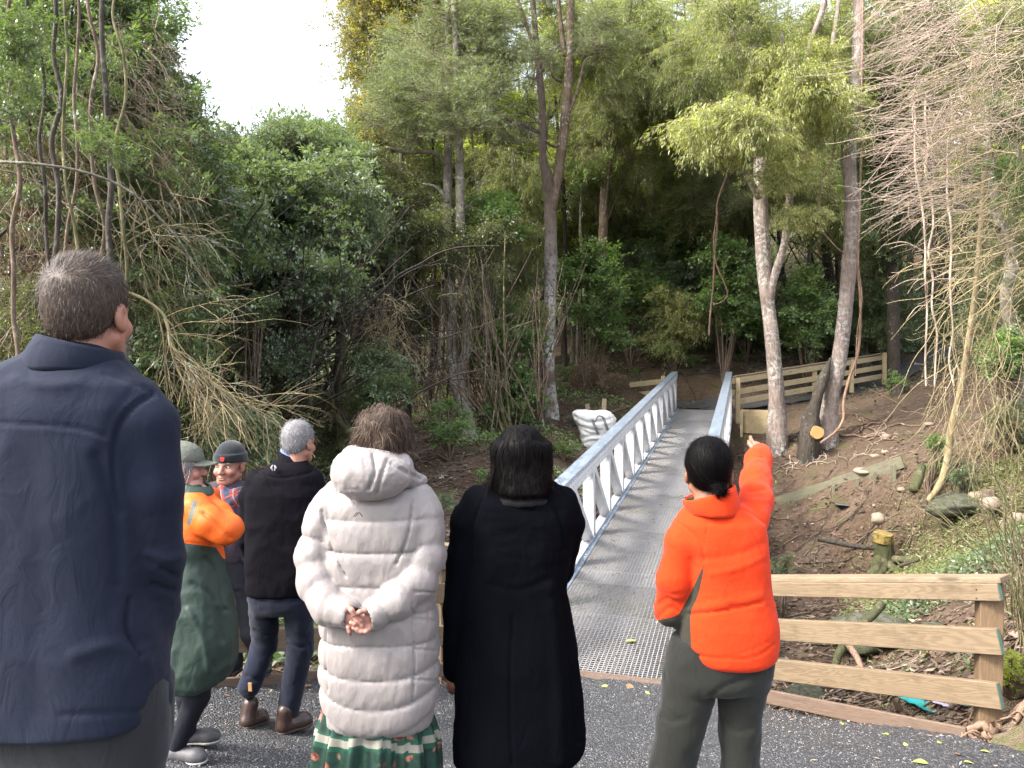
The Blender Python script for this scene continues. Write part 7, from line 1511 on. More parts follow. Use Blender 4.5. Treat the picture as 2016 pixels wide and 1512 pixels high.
for (a, b, c2, e, rr_) in (((722, 1224), (714, 1233), (704, 1237), (697, 1235), .0094), ((728, 1228), (721, 1238), (712, 1242), (705, 1241), .0092), ((716, 1218), (707, 1225), (699, 1227), (692, 1224), .0095), ((733, 1229), (729, 1237), (722, 1242), (716, 1243), .0082)):
    l_ = limb(gh, [q(*a, .0), q(*b, -.008), q(*c2, -.026), q(*e, -.026)], [rr_, rr_ * .96, rr_ * .9, rr_ * .78], None, .003); dr = smin(dr, l_, .005)
dr = smin(dr, limb(gh, [q(730, 1204), q(720, 1200, -.012), q(710, 1203, -.022), q(703, 1206, -.026)], [.012, .0105, .0095, .008], None, .004), .007)
hv, hf = nets(dl, gh); hv2, hf2 = nets(dr, gh); hv = relax(hv, hf, 1, .3); hv2 = relax(hv2, hf2, 1, .3)
# knuckle creases
hipl, hipr = E.p(700, 1260), E.p(800, 1260); gr = float(path_z(E.base[0], E.y)[0]); fl_, fr_ = V(E.p(692, 0)[0], E.y, gr + .08), V(E.p(800, 0)[0], E.y, gr + .08)
hc = E.p(757, 866, .02)
limbs = std_limbs(E, E.p(670, 985), E.p(822, 985), hipl, hipr, E.p(755, 915), [[(hipl + fl_) / 2, fl_], [(hipr + fr_) / 2, fr_]], [[E.p(655, 1005), E.p(628, 1130, -.06), E.p(680, 1207, -.165)], [E.p(836, 1010), E.p(825, 1130, -.06), E.p(736, 1209, -.165)]])
_, o, R, hs = body(E, hc, .98, math.radians(-18), -.04, 0, SKIN2, limbs, None, [(hv, hf), (hv2, hf2)])
M_HCURL = m_hair('wavy_brown_hair', (0.0304, 0.0182, 0.0121), (0.0688, 0.0446, 0.0304), (0.138, 0.101, 0.0729))
g = Grid(hc - .17, hc + V(.17, .17, .15), .0065); hr = ell(g, hc + V(0, -.005, .018), (.106, .112, .114)); hr = smin(hr, ell(g, hc + V(.035, -.02, -.065), (.088, .085, .055)), .03); hr = smin(hr, ell(g, hc + V(-.03, -.02, -.045), (.075, .08, .05)), .03)
v, f = nets(hr, g); n = vnorm(v, f); lob = fbm(v * 22, 61, 2); v = v + n * (.014 * lob)[:, None]; n = vnorm(v, f)
vis = n @ (R @ V(0, 1, -.1)) < .55; r = np.random.default_rng(3)
def flow_wave(p, nn):
    dn = V(0, 0, -1); sw = np.stack([np.sin(p[:, 2] * 60 + p[:, 0] * 30), np.cos(p[:, 2] * 50), 0 * p[:, 0]], 1) * .7; q = dn + sw + nn * .1; return unit(q - nn * (q * nn).sum(1)[:, None] * .8)
sv, sf, _ = strands(r, v[vis], n[vis], 9000, .075, .0011, flow_wave, .12, .55, .28, 6); vv, ff = join((v, f), (sv, sf)); E.add('hair', vv, ff, M_HCURL)
# printed skirt: green with cream braid and rust flowers, pleated
t = NT('floral_skirt'); co = t.coord('Object'); z = t.xyz(co)[2]; fl = t.vor(co, 15, 'F1'); fn = t.noise(co, 22, 4, .6, 1.5); fc = t.noise(co, 9, 2)
base = t.ramp(fn, [(.35, (.0015, .010, .007)), (.6, (.003, .036, .021)), (.75, (.006, .014, .010))])
flw = t.math('MULTIPLY', t.ramp(fl, [(.34, 1.0), (.42, 0.0)]), t.ramp(fc, [(.45, 0.0), (.5, 1.0)])); petal = t.ramp(fn, [(.38, (.05, .01, .009)), (.5, (.20, .045, .025)), (.62, (.28, .16, .12)), (.7, (.12, .025, .018))])
M_SK0 = t; c = t.mix(flw, base, petal); t.set(Base_Color=c, Roughness=.6); M_SKIRT = t.m
M_BRAID = simple('cream_braid', (0.215, 0.201, 0.167), .8, 0, 300, .25, .3); M_GBAND = simple('green_braid', (0.00356, 0.0522, 0.0285), .6, 0, 200, .2)
def skirt(F, rows, nth, amp, freq, dep):
    th = np.linspace(0, 2 * math.pi, nth, endpoint=False); V_ = []; 
    for k, (py, xl, xr, a) in enumerate(rows):
        c = F.p((xl + xr) / 2, py); w = (xr - xl) / 2 * F.m; pl = 1 + a * (np.sin(th * freq + 1.3 * np.sin(th * 3)) + .4 * np.sin(th * freq * 2.3 + k * .05))
        V_.append(np.stack([c[0] + w * np.cos(th) * pl, c[1] + w * dep * np.sin(th) * pl, c[2] + 0 * th + .006 * np.sin(th * freq)], 1))
    V_ = np.concatenate(V_); F_ = []; m = len(rows)
    for k in range(m - 1):
        i = np.arange(nth); j = (i + 1) % nth; F_.append(np.stack([k * nth + i, (k + 1) * nth + i, (k + 1) * nth + j, k * nth + j], 1))
    return V_, np.concatenate(F_)
rws = [(y, 742 - w, 742 + w, a) for y, w, a in zip(np.linspace(1340, 1530, 40), np.interp(np.linspace(1340, 1530, 40), [1340, 1400, 1425, 1460, 1490, 1530], [96, 105, 112, 117, 120, 122]), np.interp(np.linspace(1340, 1530, 40), [1340, 1420, 1450, 1530], [.03, .05, .09, .11]))]
v, f = skirt(E, rws, 220, .05, 13, .62); py = proj(v[f].mean(1))[1]; row = np.repeat(np.arange(39), 220); yy = np.linspace(1340, 1530, 40)[row]
ang = np.tile(np.arange(220) / 220 * 2 * math.pi, 39); wv = 9 * np.sin(ang * 2 + 2.2) + 4 * np.sin(ang * 5)
yb = yy - wv; fm = np.where((yb > 1422) & (yb < 1430), 2, np.where((yb >= 1430) & (yb < 1445), 1, np.where((yb >= 1445) & (yb < 1452), 2, 0)))
E.add('skirt', v, f, [M_SKIRT, M_BRAID, M_GBAND], None, True, None, fm)
M_BLACKB = simple('black_boot_leather', (.015, .015, .017), .35)
for x in (690, 800):
    qq = V(E.p(x, 0)[0], E.y, gr); gq = Grid(qq + V(-.09, -.1, 0), qq + V(.09, .1, .42), .01); v, f = nets(cone(gq, qq + V(0, 0, .06), qq + V(0, 0, .36), .052, .062)[0], gq); bt = E.add('boot', v, f, M_BLACKB)
    shoe(E, qq + V(0, -.08, .004), qq + V(.02, .16, .004), .09, M_BLACKB, M_RUBBER_SHADE, .06)
# ------------------------------------------------------------------ F: woman in the long black coat
M_BLACK = m_cloth('black_wool', (.0022, .0024, .0038), .95, 600, .45, .4, .0, .2, .03)
Fg = Fig(3.0, 1015, 'woman from behind in a long black wool coat with straight dark hair')
g = Fg.grid(855, 1175, 925, 1520, -.25, .3, .0075)
rowsF = [(940, 965, 1085, .06, 0), (962, 945, 1108, .085, 0), (985, 925, 1130, .11), (1020, 915, 1136, .12), (1100, 915, 1122, .125), (1160, 905, 1116, .125), (1205, 900, 1124, .13), (1271, 898, 1136, .14), (1365, 895, 1147, .155), (1455, 892, 1154, .165), (1492, 893, 1150, .165), (1512, 905, 1125, .15)]
tor = loft(g, Fg.rows(rowsF), 2.5, None, .015); hx = (g.X - Fg.p(1000, 0)[0]); tor = smax(tor, (Fg.p(1000, 1511)[2] + np.where(hx > 0, .9 * hx ** 2, .6 * hx ** 2)) - g.Z, .012)
la = limb(g, *Fg.pts([(942, 985, 0, .062), (922, 1025, 0, .066), (910, 1100, 0, .062), (902, 1200, .0, .057), (896, 1318, .03, .047)]), None, .02)
ra = limb(g, *Fg.pts([(1108, 985, 0, .062), (1118, 1030, .02, .062), (1100, 1120, .10, .058), (1060, 1150, .2, .05)]), None, .02)
d = smin(tor, smin(la, ra, .01), .012); v, f = nets(d, g); v = relax(v, f, 2)
v = wrinkle(v, f, .005, 5, 51, (1, 1, .5)); v = wrinkle(v, f, .004, 11, 53, (.6, .6, 1.5), lambda q: np.clip((1160 - proj(q)[1]) / 60, 0, 1))
v = press(v, f, [([(1010, 1210), (1004, 1350), (1008, 1505)], 2.5, -.006), ([(948, 985), (930, 1040), (925, 1120)], 3, -.008), ([(1085, 985), (1105, 1030), (1112, 1080)], 3, -.008), ([(1110, 1180), (1128, 1320), (1138, 1460)], 7, -.012), ([(1085, 1160), (1098, 1300), (1105, 1500)], 14, .010), ([(925, 1230), (922, 1350), (915, 1480)], 6, -.008), ([(960, 1150), (1020, 1162), (1080, 1140)], 8, -.005)])
Fg.add('coat', v, f, M_BLACK)
v, f = ring_shell(Fg.p(1030, 990, .0), (.135, .115), Fg.p(1030, 962, .01), (.118, .102), 6, 56, .014); v = wrinkle(v, f, .006, 14, 55, (.4, .4, 1.5)); Fg.add('collar', v, f, M_BLACK)
M_SCARF = m_cloth('charcoal_knit', (0.0028, 0.00262, 0.00315), .95, 300, .8, .4, .1)
v, f = ring_shell(Fg.p(1030, 986, -.005), (.128, .115), Fg.p(1028, 962, -.005), (.112, .105), 8, 56, .02); v = wrinkle(v, f, .012, 14, 56, (.8, .8, 1.8)); Fg.add('scarf', v, f, M_SCARF)
gr = float(path_z(Fg.base[0], Fg.y)[0]); hipl, hipr = Fg.p(970, 1260), Fg.p(1060, 1260); fl_, fr_ = V(Fg.p(968, 0)[0], Fg.y, gr + .07), V(Fg.p(1070, 0)[0], Fg.y, gr + .07); kl, kr = (hipl + fl_) / 2, (hipr + fr_) / 2
gt = Grid(V(fl_[0] - .12, Fg.y - .12, gr), V(fr_[0] + .12, Fg.y + .12, Fg.p(0, 1400)[2]), .012); tr = smin(limb(gt, [Fg.p(970, 1400), kl, fl_], [.07, .062, .05]), limb(gt, [Fg.p(1060, 1400), kr, fr_], [.07, .062, .05]), .01); v, f = nets(tr, gt); Fg.add('trousers', v, f, M_BLACK)
for p_ in (fl_, fr_): shoe(Fg, V(p_[0], Fg.y - .08, gr + .003), V(p_[0], Fg.y + .16, gr + .003), .09, M_BLACKB, M_RUBBER_SHADE)
qh = Fg.p(892, 1334, .035); gh = Grid(qh - V(.06, .06, .10), qh + V(.06, .06, .06), .0035); dl = smin(cone(gh, qh + V(0, 0, .04), qh + V(.004, 0, -.02), .022, .028)[0], cone(gh, qh + V(.004, 0, -.02), qh + V(.006, .01, -.035), .028, .022)[0], .01)
for k in range(4):
    b_ = qh + V(-.018 + .013 * k, .004 * k, -.035); l_ = limb(gh, [b_, b_ + V(.004, .012, -.022), b_ + V(.012, .022, -.036)], [.0085, .008, .007], None, .003); dl = smin(dl, l_, .004)
dl = smin(dl, limb(gh, [qh + V(.02, .01, -.0), qh + V(.034, .02, -.02), qh + V(.036, .026, -.04)], [.011, .009, .008], None, .004), .006); hv, hf = nets(dl, gh)
hc = Fg.p(1026, 903, .01); limbs = std_limbs(Fg, Fg.p(948, 990), Fg.p(1105, 990), hipl, hipr, Fg.p(1028, 945), [[kl, fl_], [kr, fr_]], [[Fg.p(930, 1010), Fg.p(905, 1170), Fg.p(895, 1318, .03)], [Fg.p(1115, 1010), Fg.p(1100, 1120, .1), Fg.p(1060, 1150, .2)]])
_, o, R, hs = body(Fg, hc, .98, math.radians(-8), 0, 0, SKIN3, limbs, None, [(hv, hf)])
M_HBLACK = m_hair('straight_black_hair', (0.0014, 0.00105, 0.00112), (0.00308, 0.00238, 0.00252), (0.0084, 0.007, 0.0077), .06)
g = Grid(hc - V(.17, .17, .20), hc + V(.17, .17, .15), .007); hr = ell(g, hc + V(0, -.0, .028), (.100, .116, .108)); hr = smin(hr, loft(g, Fg.rows([(870, 968, 1084, .09, -.0), (915, 968, 1086, .095, -.015), (968, 972, 1086, .115, -.02)]), 2.4), .03); hr = smax(hr, -(ell(g, hc + V(0, .13, -.10), (.075, .10, .14))), .02)
v, f = nets(hr, g); v = relax(v, f, 1); n = vnorm(v, f); v = v + n * (.003 * vnoise(v * V(120, 120, 8), 3))[:, None]; n = vnorm(v, f); r = np.random.default_rng(4)
flow_dn = lambda p, nn: unit(V(0, 0, -1) + nn * .05 - nn * (V(0, 0, -1) * nn).sum(1)[:, None] * .9)
sv, sf, _ = strands(r, v, n, 7000, .07, .0009, flow_dn, .02, .05, .08, 5, 0, lambda p: np.clip((p[:, 2] - Fg.p(0, 972)[2]) / .07, .2, 1)); top = np.repeat(Fg.p(975, 930, -.05)[None], 60, 0) + r.normal(size=(60, 3)) * V(.012, .015, .02)
sv2, sf2, _ = strands(r, top, unit(np.tile(V(-.7, -.6, -.1), (60, 1))), 520, .14, .0009, lambda p, nn: np.tile(V(-.35, -.25, -1), (len(p), 1)), .0, .25, .18, 6)
top = np.repeat(Fg.p(1082, 945, -.05)[None], 60, 0) + r.normal(size=(60, 3)) * V(.008, .015, .01); sv3, sf3, _ = strands(r, top, unit(np.tile(V(.7, -.6, -.1), (60, 1))), 40, .07, .0009, lambda p, nn: np.tile(V(.6, -.2, -.4), (len(p), 1)), .0, .5, .3, 6)
vv, ff = join((v, f), (sv, sf), (sv2, sf2), (sv3, sf3)); Fg.add('hair', vv, ff, M_HBLACK)
# ------------------------------------------------------------------ G: woman in the orange fleece pointing across the bridge
M_ORANGE = m_cloth('orange_fleece', (.55, .034, .005), .95, 420, .55, .14, .06, .10, .15)
M_OLIVE = m_cloth('dark_olive_fleece', (0.0297, 0.0264, 0.0185), .95, 420, .5, .25, .2)
M_TROU = m_cloth('olive_grey_trouser', (0.0115, 0.0119, 0.0096), .92, 500, .35, .2, .1)
Gg = Fig(2.95, 1420, 'woman in a bright orange fleece pointing across the bridge')
g = Gg.grid(1245, 1580, 800, 1330, -.28, .50, .0075)
rowsG = [(985, 1358, 1452, .07, 0), (1002, 1346, 1478, .09, 0), (1025, 1330, 1500, .115), (1060, 1330, 1508, .125), (1100, 1345, 1510, .13), (1150, 1352, 1512, .13), (1185, 1345, 1520, .135), (1220, 1338, 1528, .145), (1265, 1338, 1528, .15), (1285, 1345, 1524, .15), (1300, 1365, 1510, .14)]
tor = loft(g, Gg.rows(rowsG), 2.5, None, .02); tor = smax(tor, (Gg.p(1435, 1302)[2] + 1.1 * (g.X - Gg.p(1435, 0)[0]) ** 2) - g.Z, .012)
la = limb(g, *Gg.pts([(1362, 1025, 0, .062), (1345, 1065, -.01, .068), (1326, 1140, -.01, .064), (1320, 1198, .02, .060), (1345, 1215, .12, .052), (1370, 1200, .2, .045)]), None, .025)
ra = limb(g, *Gg.pts([(1478, 1020, .02, .066), (1486, 985, .12, .064), (1485, 945, .24, .060), (1490, 905, .36, .052), (1494, 892, .40, .046)]), None, .025)
d = smin(tor, smin(la, ra, .01), .014); v, f = nets(d, g); v = relax(v, f, 2)
v = wrinkle(v, f, .0028, 6, 71, (.8, .8, 1.2)); 
v = press(v, f, [([(1355, 1208), (1420, 1203), (1500, 1186)], 3, -.010), ([(1350, 1200), (1420, 1190), (1500, 1170)], 7, .003), ([(1372, 1100), (1440, 1095), (1505, 1070)], 8, -.004), ([(1400, 1130), (1450, 1120), (1500, 1098)], 6, .004), ([(1290, 1195), (1310, 1180), (1330, 1185)], 4, -.006), ([(1297, 1215), (1318, 1198), (1338, 1204)], 4, -.006), ([(1326, 1025), (1352, 1040), (1378, 1068), (1388, 1105)], 2, -.005), ([(1398, 1000), (1390, 1050), (1386, 1085)], 1.6, -.003),
    ([(1455, 1000), (1480, 1010), (1506, 1030)], 3, -.006), ([(1452, 955), (1475, 965), (1505, 962)], 5, -.008), ([(1455, 975), (1480, 985), (1508, 985)], 5, .005), ([(1345, 1275), (1380, 1292), (1435, 1298), (1490, 1292), (1525, 1268)], 2, -.005), ([(1359, 1100), (1372, 1120)], 4, -.003)])
pxv, pyv = proj(v); nn = vnorm(v, f)
edge = np.interp(pyv, [1105, 1130, 1165, 1200, 1215, 1300], [1388, 1384, 1377, 1362, 1359, 1362]); low = np.interp(pyv, [1105, 1150, 1190, 1212, 1222, 1300], [1388, 1368, 1348, 1334, 1290, 1280])
pa = np.minimum(np.minimum(edge - pxv, pxv - low), np.minimum(pyv - 1105, 40)); pa = np.where(nn[:, 1] < .5, pa, -5)
M_FLEECE = m_cloth('orange_and_olive_fleece', (.55, .034, .005), .95, 420, .55, .14, .06, .10, .15, None, (('pa', (.03, .027, .019)),))
v = press(v, f, [([(1500, 885), (1502, 900), (1480, 898)], 2, -.004), ([(1350, 1286), (1435, 1293), (1520, 1262)], 1.5, -.003), ([(1442, 995), (1430, 1010), (1405, 1015), (1370, 1008)], 2.5, -.005), ([(1455, 1002), (1490, 1060), (1508, 1110)], 2.2, -.003)])
v = wrinkle(v, f, .004, 16, 171, (.7, .7, 1.5), lambda q: np.clip(1 - np.abs(proj(q)[1] - 1190) / 50, 0, 1) + np.clip((990 - proj(q)[1]) / 40, 0, 1) + np.clip((1345 - proj(q)[0]) / 30, 0, 1) * .7)
Gg.add('fleece', v, f, M_FLEECE, pat={'pa': pa})
v, f = ring_shell(Gg.p(1402, 1008, -.015), (.098, .100), Gg.p(1392, 968, -.005), (.098, .104), 8, 60, .008, (math.radians(140), math.radians(178)), lambda th: .030 * np.cos(th) + .01 * np.sin(-th)); v = wrinkle(v, f, .004, 12, 75)
Gg.add('collar', v, f, M_ORANGE)
M_LINING = m_cloth('olive_lining', (0.066, 0.0726, 0.033), .9)
v, f = ring_shell(Gg.p(1400, 1000, -.015), (.088, .090), Gg.p(1390, 972, -.005), (.089, .095), 6, 60, .006, (math.radians(140), math.radians(178)), lambda th: .026 * np.cos(th) + .01 * np.sin(-th)); Gg.add('collar_lining', v, f, M_LINING)
gr = float(path_z(Gg.base[0], Gg.y)[0]); gt = Grid((Gg.p(1230, 0)[0], Gg.y - .26, gr), (Gg.p(1570, 0)[0], Gg.y + .26, Gg.p(0, 1240)[2]), .010)
hipl, hipr = Gg.p(1372, 1310), Gg.p(1475, 1310); fl_, fr_ = V(Gg.p(1298, 0)[0], Gg.y - .02, gr + .06), V(Gg.p(1462, 0)[0], Gg.y + .06, gr + .06)
tr = loft(gt, Gg.rows([(1250, 1325, 1520, .12), (1290, 1312, 1524, .135), (1330, 1308, 1515, .135), (1350, 1310, 1508, .12)]), 2.3); tr = smin(tr, limb(gt, [Gg.p(1362, 1330), Gg.p(1340, 1430), Gg.p(1322, 1520), fl_], [.105, .092, .082, .070]), .02); tr = smin(tr, limb(gt, [Gg.p(1462, 1330), Gg.p(1456, 1430), Gg.p(1458, 1520), fr_], [.098, .078, .074, .068]), .02)
v, f = nets(tr, gt); v = relax(v, f, 1); v = wrinkle(v, f, .006, 9, 77, (.8, .8, .8)); v = press(v, f, [([(1400, 1370), (1430, 1350), (1480, 1330)], 4, -.008), ([(1290, 1405), (1320, 1420), (1350, 1415)], 5, -.008), ([(1300, 1385), (1325, 1398)], 5, .006), ([(1425, 1420), (1450, 1440), (1480, 1435)], 5, -.007), ([(1312, 1285), (1308, 1310), (1310, 1335)], 2, -.006)])
Gg.add('trousers', v, f, M_TROU)
for p_ in (fl_, fr_): shoe(Gg, V(p_[0], p_[1] - .09, gr + .003), V(p_[0] + .02, p_[1] + .17, gr + .003), .1, M_BLACKB, M_RUBBER_SHADE)
qh = Gg.p(1492, 886, .42); gh = Grid(qh - V(.07, .07, .07), qh + V(.07, .14, .08), .0035); dl = cone(gh, qh + V(0, -.02, -.01), qh + V(0, .05, .01), .022, .026)[0]
dl = smin(dl, limb(gh, [qh + V(-.010, .045, .018), qh + V(-.012, .07, .035), qh + V(-.012, .09, .05)], [.010, .0092, .0078], None, .003), .005)
for k in range(3): dl = smin(dl, limb(gh, [qh + V(.004 + .014 * k, .05, .012 - .004 * k), qh + V(.006 + .014 * k, .075, .005), qh + V(.004 + .014 * k, .062, -.016)], [.0095, .009, .008], None, .003), .004)
dl = smin(dl, limb(gh, [qh + V(-.022, .02, .01), qh + V(-.030, .045, .026), qh + V(-.026, .065, .034)], [.011, .0095, .008], None, .004), .006); hv, hf = nets(dl, gh)
hc = Gg.p(1392, 925, .02); limbs = std_limbs(Gg, Gg.p(1365, 1030), Gg.p(1470, 1030), hipl, hipr, Gg.p(1396, 985), [[(hipl + fl_) / 2, fl_], [(hipr + fr_) / 2, fr_]], [[Gg.p(1350, 1060), Gg.p(1322, 1190, .02), Gg.p(1365, 1202, .18)], [Gg.p(1480, 1015, .05), Gg.p(1486, 950, .22), Gg.p(1492, 888, .42)]])
_, o, R, hs = body(Gg, hc, 1.0, math.radians(-10), -.05, 0, SKIN3, limbs, None, [(hv, hf)])
hl2 = lambda L: np.interp(L.Y, [-.12, -.05, -.02, .005, .02, .055, .085], [.035, .045, .080, .11, .125, .14, .205]).astype(np.float32) - L.Z
v, f = hair_cap(Gg, o, R, hs, .010, hl2, M_HBLACK); n = vnorm(v, f); bun = hl(o, R, hs, (.028, -.118, .062)); r = np.random.default_rng(5)
fl3 = lambda p, nn: unit((lambda q: q - nn * (q * nn).sum(1)[:, None])(unit(bun - p)))
sv, sf, _ = strands(r, v, n, 5000, .05, .0007, fl3, .02, 0, .10, 4); g = Grid(bun - .05, bun + .05, .004); bb = ell(g, bun + V(.004, -.006, -.004), (.021, .018, .021)); bb = smin(bb, ell(g, bun + V(-.006, -.004, .012), (.012, .012, .012)), .006)
v2, f2 = nets(bb, g); n2 = vnorm(v2, f2); v2 = v2 + n2 * (.004 * vnoise(v2 * 120, 5))[:, None]; sv2, sf2, _ = strands(r, v2, n2, 700, .035, .0006, lambda p, nn: unit(np.cross(nn, V(0, 1, 0.2))), .1, .6, .3, 4)
vv, ff = join((v, f), (sv, sf), (v2, f2), (sv2, sf2)); Gg.add('hair', vv, ff, M_HBLACK)
# ------------------------------------------------------------------ D: grey haired man walking, dark jacket and jeans
M_SOFT = m_cloth('black_softshell', (.0035, .003, .005), .85, 800, .2, .3, .0, .2, .08)
M_JEAN = m_cloth('dark_blue_jean', (.0055, .008, .020), .9, 700, .4, .35, .1, .4)
M_BROWNB = simple('brown_boot_leather', (0.0363, 0.0198, 0.0145), .35, 0, 40, .4, .2); M_SOLE = simple('brown_sole', (.06, .045, .035), .8, 0, 60, .3); M_TAN = simple('tan_pull_tab', (.35, .2, .08), .7)
D = Fig(4.4, 560, 'grey haired man with glasses in a black jacket and jeans')
g = D.grid(450, 670, 870, 1200, -.22, .25, .0095)
rowsD = [(905, 545, 605, .06, 0), (918, 530, 618, .085, 0), (935, 500, 632, .10), (970, 488, 640, .12), (1040, 486, 640, .125), (1100, 486, 636, .13), (1150, 487, 628, .13), (1166, 488, 620, .125)]
tor = loft(g, D.rows(rowsD), 2.5, None, .015); la = limb(g, *D.pts([(508, 945, 0, .065), (496, 980, .04, .062), (490, 1060, .10, .055), (505, 1110, .2, .05)]), None, .02); ra = limb(g, *D.pts([(618, 945, 0, .065), (632, 985, 0, .064), (640, 1060, .03, .058), (632, 1130, .06, .05)]), None, .02)
d = smin(tor, smin(la, ra, .01), .012); v, f = nets(d, g); v = relax(v, f, 1); v = wrinkle(v, f, .006, 6, 81, (.8, .8, 1.2)); v = press(v, f, [([(505, 930), (540, 940), (580, 938), (615, 928)], 1.6, -.006), ([(520, 925), (535, 965), (545, 985)], 1.6, -.004)]); D.add('jacket', v, f, M_SOFT)
v, f = ring_shell(D.p(578, 916, .01), (.083, .08), D.p(582, 895, .03), (.078, .078), 6, 44, .007, (math.radians(10), math.radians(60)), lambda th: -.03 * np.cos(th)); D.add('collar', v, f, M_SOFT)
v, f = ring_shell(D.p(578, 905, .02), (.072, .072), D.p(580, 886, .03), (.066, .068), 5, 44, .004, None, lambda th: -.015 * np.cos(th)); D.add('shirt_collar', v, f, simple('blue_shirt', (0.0924, 0.132, 0.277), .8, 0, 200, .2))
lg = MB(); c_ = D.p(543, 920, -.10)
for s_, k_ in ((1, 0), (-1, 0)): lg.tube([c_ + V(s_ * .004, -.006, .018), c_ + V(s_ * .012, -.006, .004), c_ + V(s_ * .005, -.006, -.014)], [.003, .0065, .003], 6)
me = lg.mesh('logo'); [setattr(q, 'co', Vector(q.co) - Vector(D.base)) for q in me.vertices]; obj('logo', me, simple('pale_print', (0.297, 0.297, 0.33), .6), D.root)
gr = float(path_z(D.base[0], D.y)[0])
hipl, hipr = D.p(522, 1175), D.p(590, 1175); 
aL = D.p(490, 1352, -.04); kL = D.p(522, 1268, .06); aR = D.p(568, 1395, .02); kR = D.p(592, 1275, .03); aR[2] = max(aR[2], gr + .09)
gt = D.grid(430, 640, 1130, 1430, -.25, .3, .0095)
tr = loft(gt, D.rows([(1140, 496, 618, .11), (1180, 497, 618, .115), (1205, 500, 616, .10)]), 2.3); tr = smin(tr, limb(gt, [hipl, kL, aL], [.092, .072, .062]), .02); tr = smin(tr, limb(gt, [hipr, kR, aR], [.092, .074, .062]), .02)
tr = smax(tr, -(ell(gt, D.p(540, 1300, 0), (.02, .3, .02))), .02); v, f = nets(tr, gt); v = relax(v, f, 1); v = wrinkle(v, f, .006, 10, 83, (.7, .7, 1.4)); v = press(v, f, [([(500, 1240), (525, 1250), (545, 1245)], 3, -.01), ([(565, 1265), (590, 1275), (608, 1268)], 3, -.01), ([(485, 1330), (510, 1340)], 4, -.01)]); D.add('jeans', v, f, M_JEAN)
h1 = D.p(478, 1400, -.10); t1 = D.p(522, 1418, .10); h1[2] = gr + .055; t1[2] = gr + .012; s1 = shoe(D, h1, t1, .098, M_BROWNB, M_SOLE, .085, 'boot', 0, .05)
h2 = V(D.p(552, 0)[0], D.y - .05, gr + .004); t2 = V(D.p(606, 0)[0], D.y + .10, gr + .004); shoe(D, h2, t2, .098, M_BROWNB, M_SOLE, .085, 'boot', 0, .04)
tb = MB().box((0, 0, 0), (.022, .006, .05), bev=.002).mesh('pull_tab'); obj('pull_tab', tb, M_TAN, D.root, D.p(493, 1352, -.115) - D.base, (.1, 0, -.2))
hc = D.p(592, 868, .03); limbs = std_limbs(D, D.p(510, 950), D.p(615, 950), hipl, hipr, D.p(582, 905), [[kL, aL], [kR, aR]], [[D.p(500, 965), D.p(490, 1060, .1), D.p(505, 1110, .18)], [D.p(628, 965), D.p(640, 1060, .03), D.p(632, 1125, .06)]])
_, o, R, hs = body(D, hc, .97, math.radians(-22), -.08, 0, SKIN, limbs)
M_HGREY = m_hair('short_grey_hair', (0.096, 0.093, 0.096), (0.216, 0.21, 0.216), (0.348, 0.342, 0.348))
v, f = hair_cap(D, o, R, hs, .005, hline, M_HGREY, .007); n = vnorm(v, f); flow_d = lambda p, nn: unit((lambda q: q - nn * (q * nn).sum(1)[:, None])(np.tile(R @ V(0, .25, -.8), (len(p), 1))))
sv, sf, _ = strands(np.random.default_rng(6), v, n, 3500, .016, .001, flow_d, .5, 0, .3, 2); vv, ff = join((v, f), (sv, sf)); D.add('hair', vv, ff, M_HGREY)
gl = MB(); 
for s_ in (-1, 1):
    gl.tube([hl(o, R, hs, (s_ * .034 + .021 * math.cos(a), .108, .112 + .016 * math.sin(a))) for a in np.linspace(0, 6.283, 13)], .0014, 4); gl.tube([hl(o, R, hs, (s_ * .056, .106, .116)), hl(o, R, hs, (s_ * .082, .0, .118))], .0018, 4)
gl.tube([hl(o, R, hs, (-.013, .109, .115)), hl(o, R, hs, (.013, .109, .115))], .0016, 4)
me = gl.mesh('glasses'); [setattr(q, 'co', Vector(q.co) - Vector(D.base)) for q in me.vertices]; obj('glasses', me, simple('red_black_frame', (.09, .02, .02), .3), D.root)
# ------------------------------------------------------------------ C: man in the beanie facing the camera
M_COATC = m_cloth('dark_plum_jacket', (0.0264, 0.0185, 0.0264), .85, 600, .3, .25, .1); M_TRC = m_cloth('black_trouser', (.012, .012, .018), .85, 600, .3, .2)
C = Fig(4.95, 455, 'man facing the camera in a charcoal beanie and a red and blue tartan scarf')
g = C.grid(395, 520, 925, 1120, -.2, .2, .0095)
tor = loft(g, C.rows([(942, 435, 472, .06), (952, 422, 488, .09), (975, 412, 500, .11), (1030, 412, 502, .12), (1085, 412, 500, .125), (1100, 413, 498, .12)]), 2.5, None, .015)
la = limb(g, *C.pts([(424, 965, 0, .06), (416, 1000, 0, .058), (414, 1060, -.02, .05), (425, 1090, -.08, .045)]), None, .02); ra = limb(g, *C.pts([(488, 965, 0, .06), (498, 1000, 0, .058), (502, 1060, -.02, .05), (495, 1095, -.06, .045)]), None, .02)
d = smin(tor, smin(la, ra, .01), .012); v, f = nets(d, g); v = relax(v, f, 1); v = wrinkle(v, f, .006, 7, 91); C.add('jacket', v, f, M_COATC)
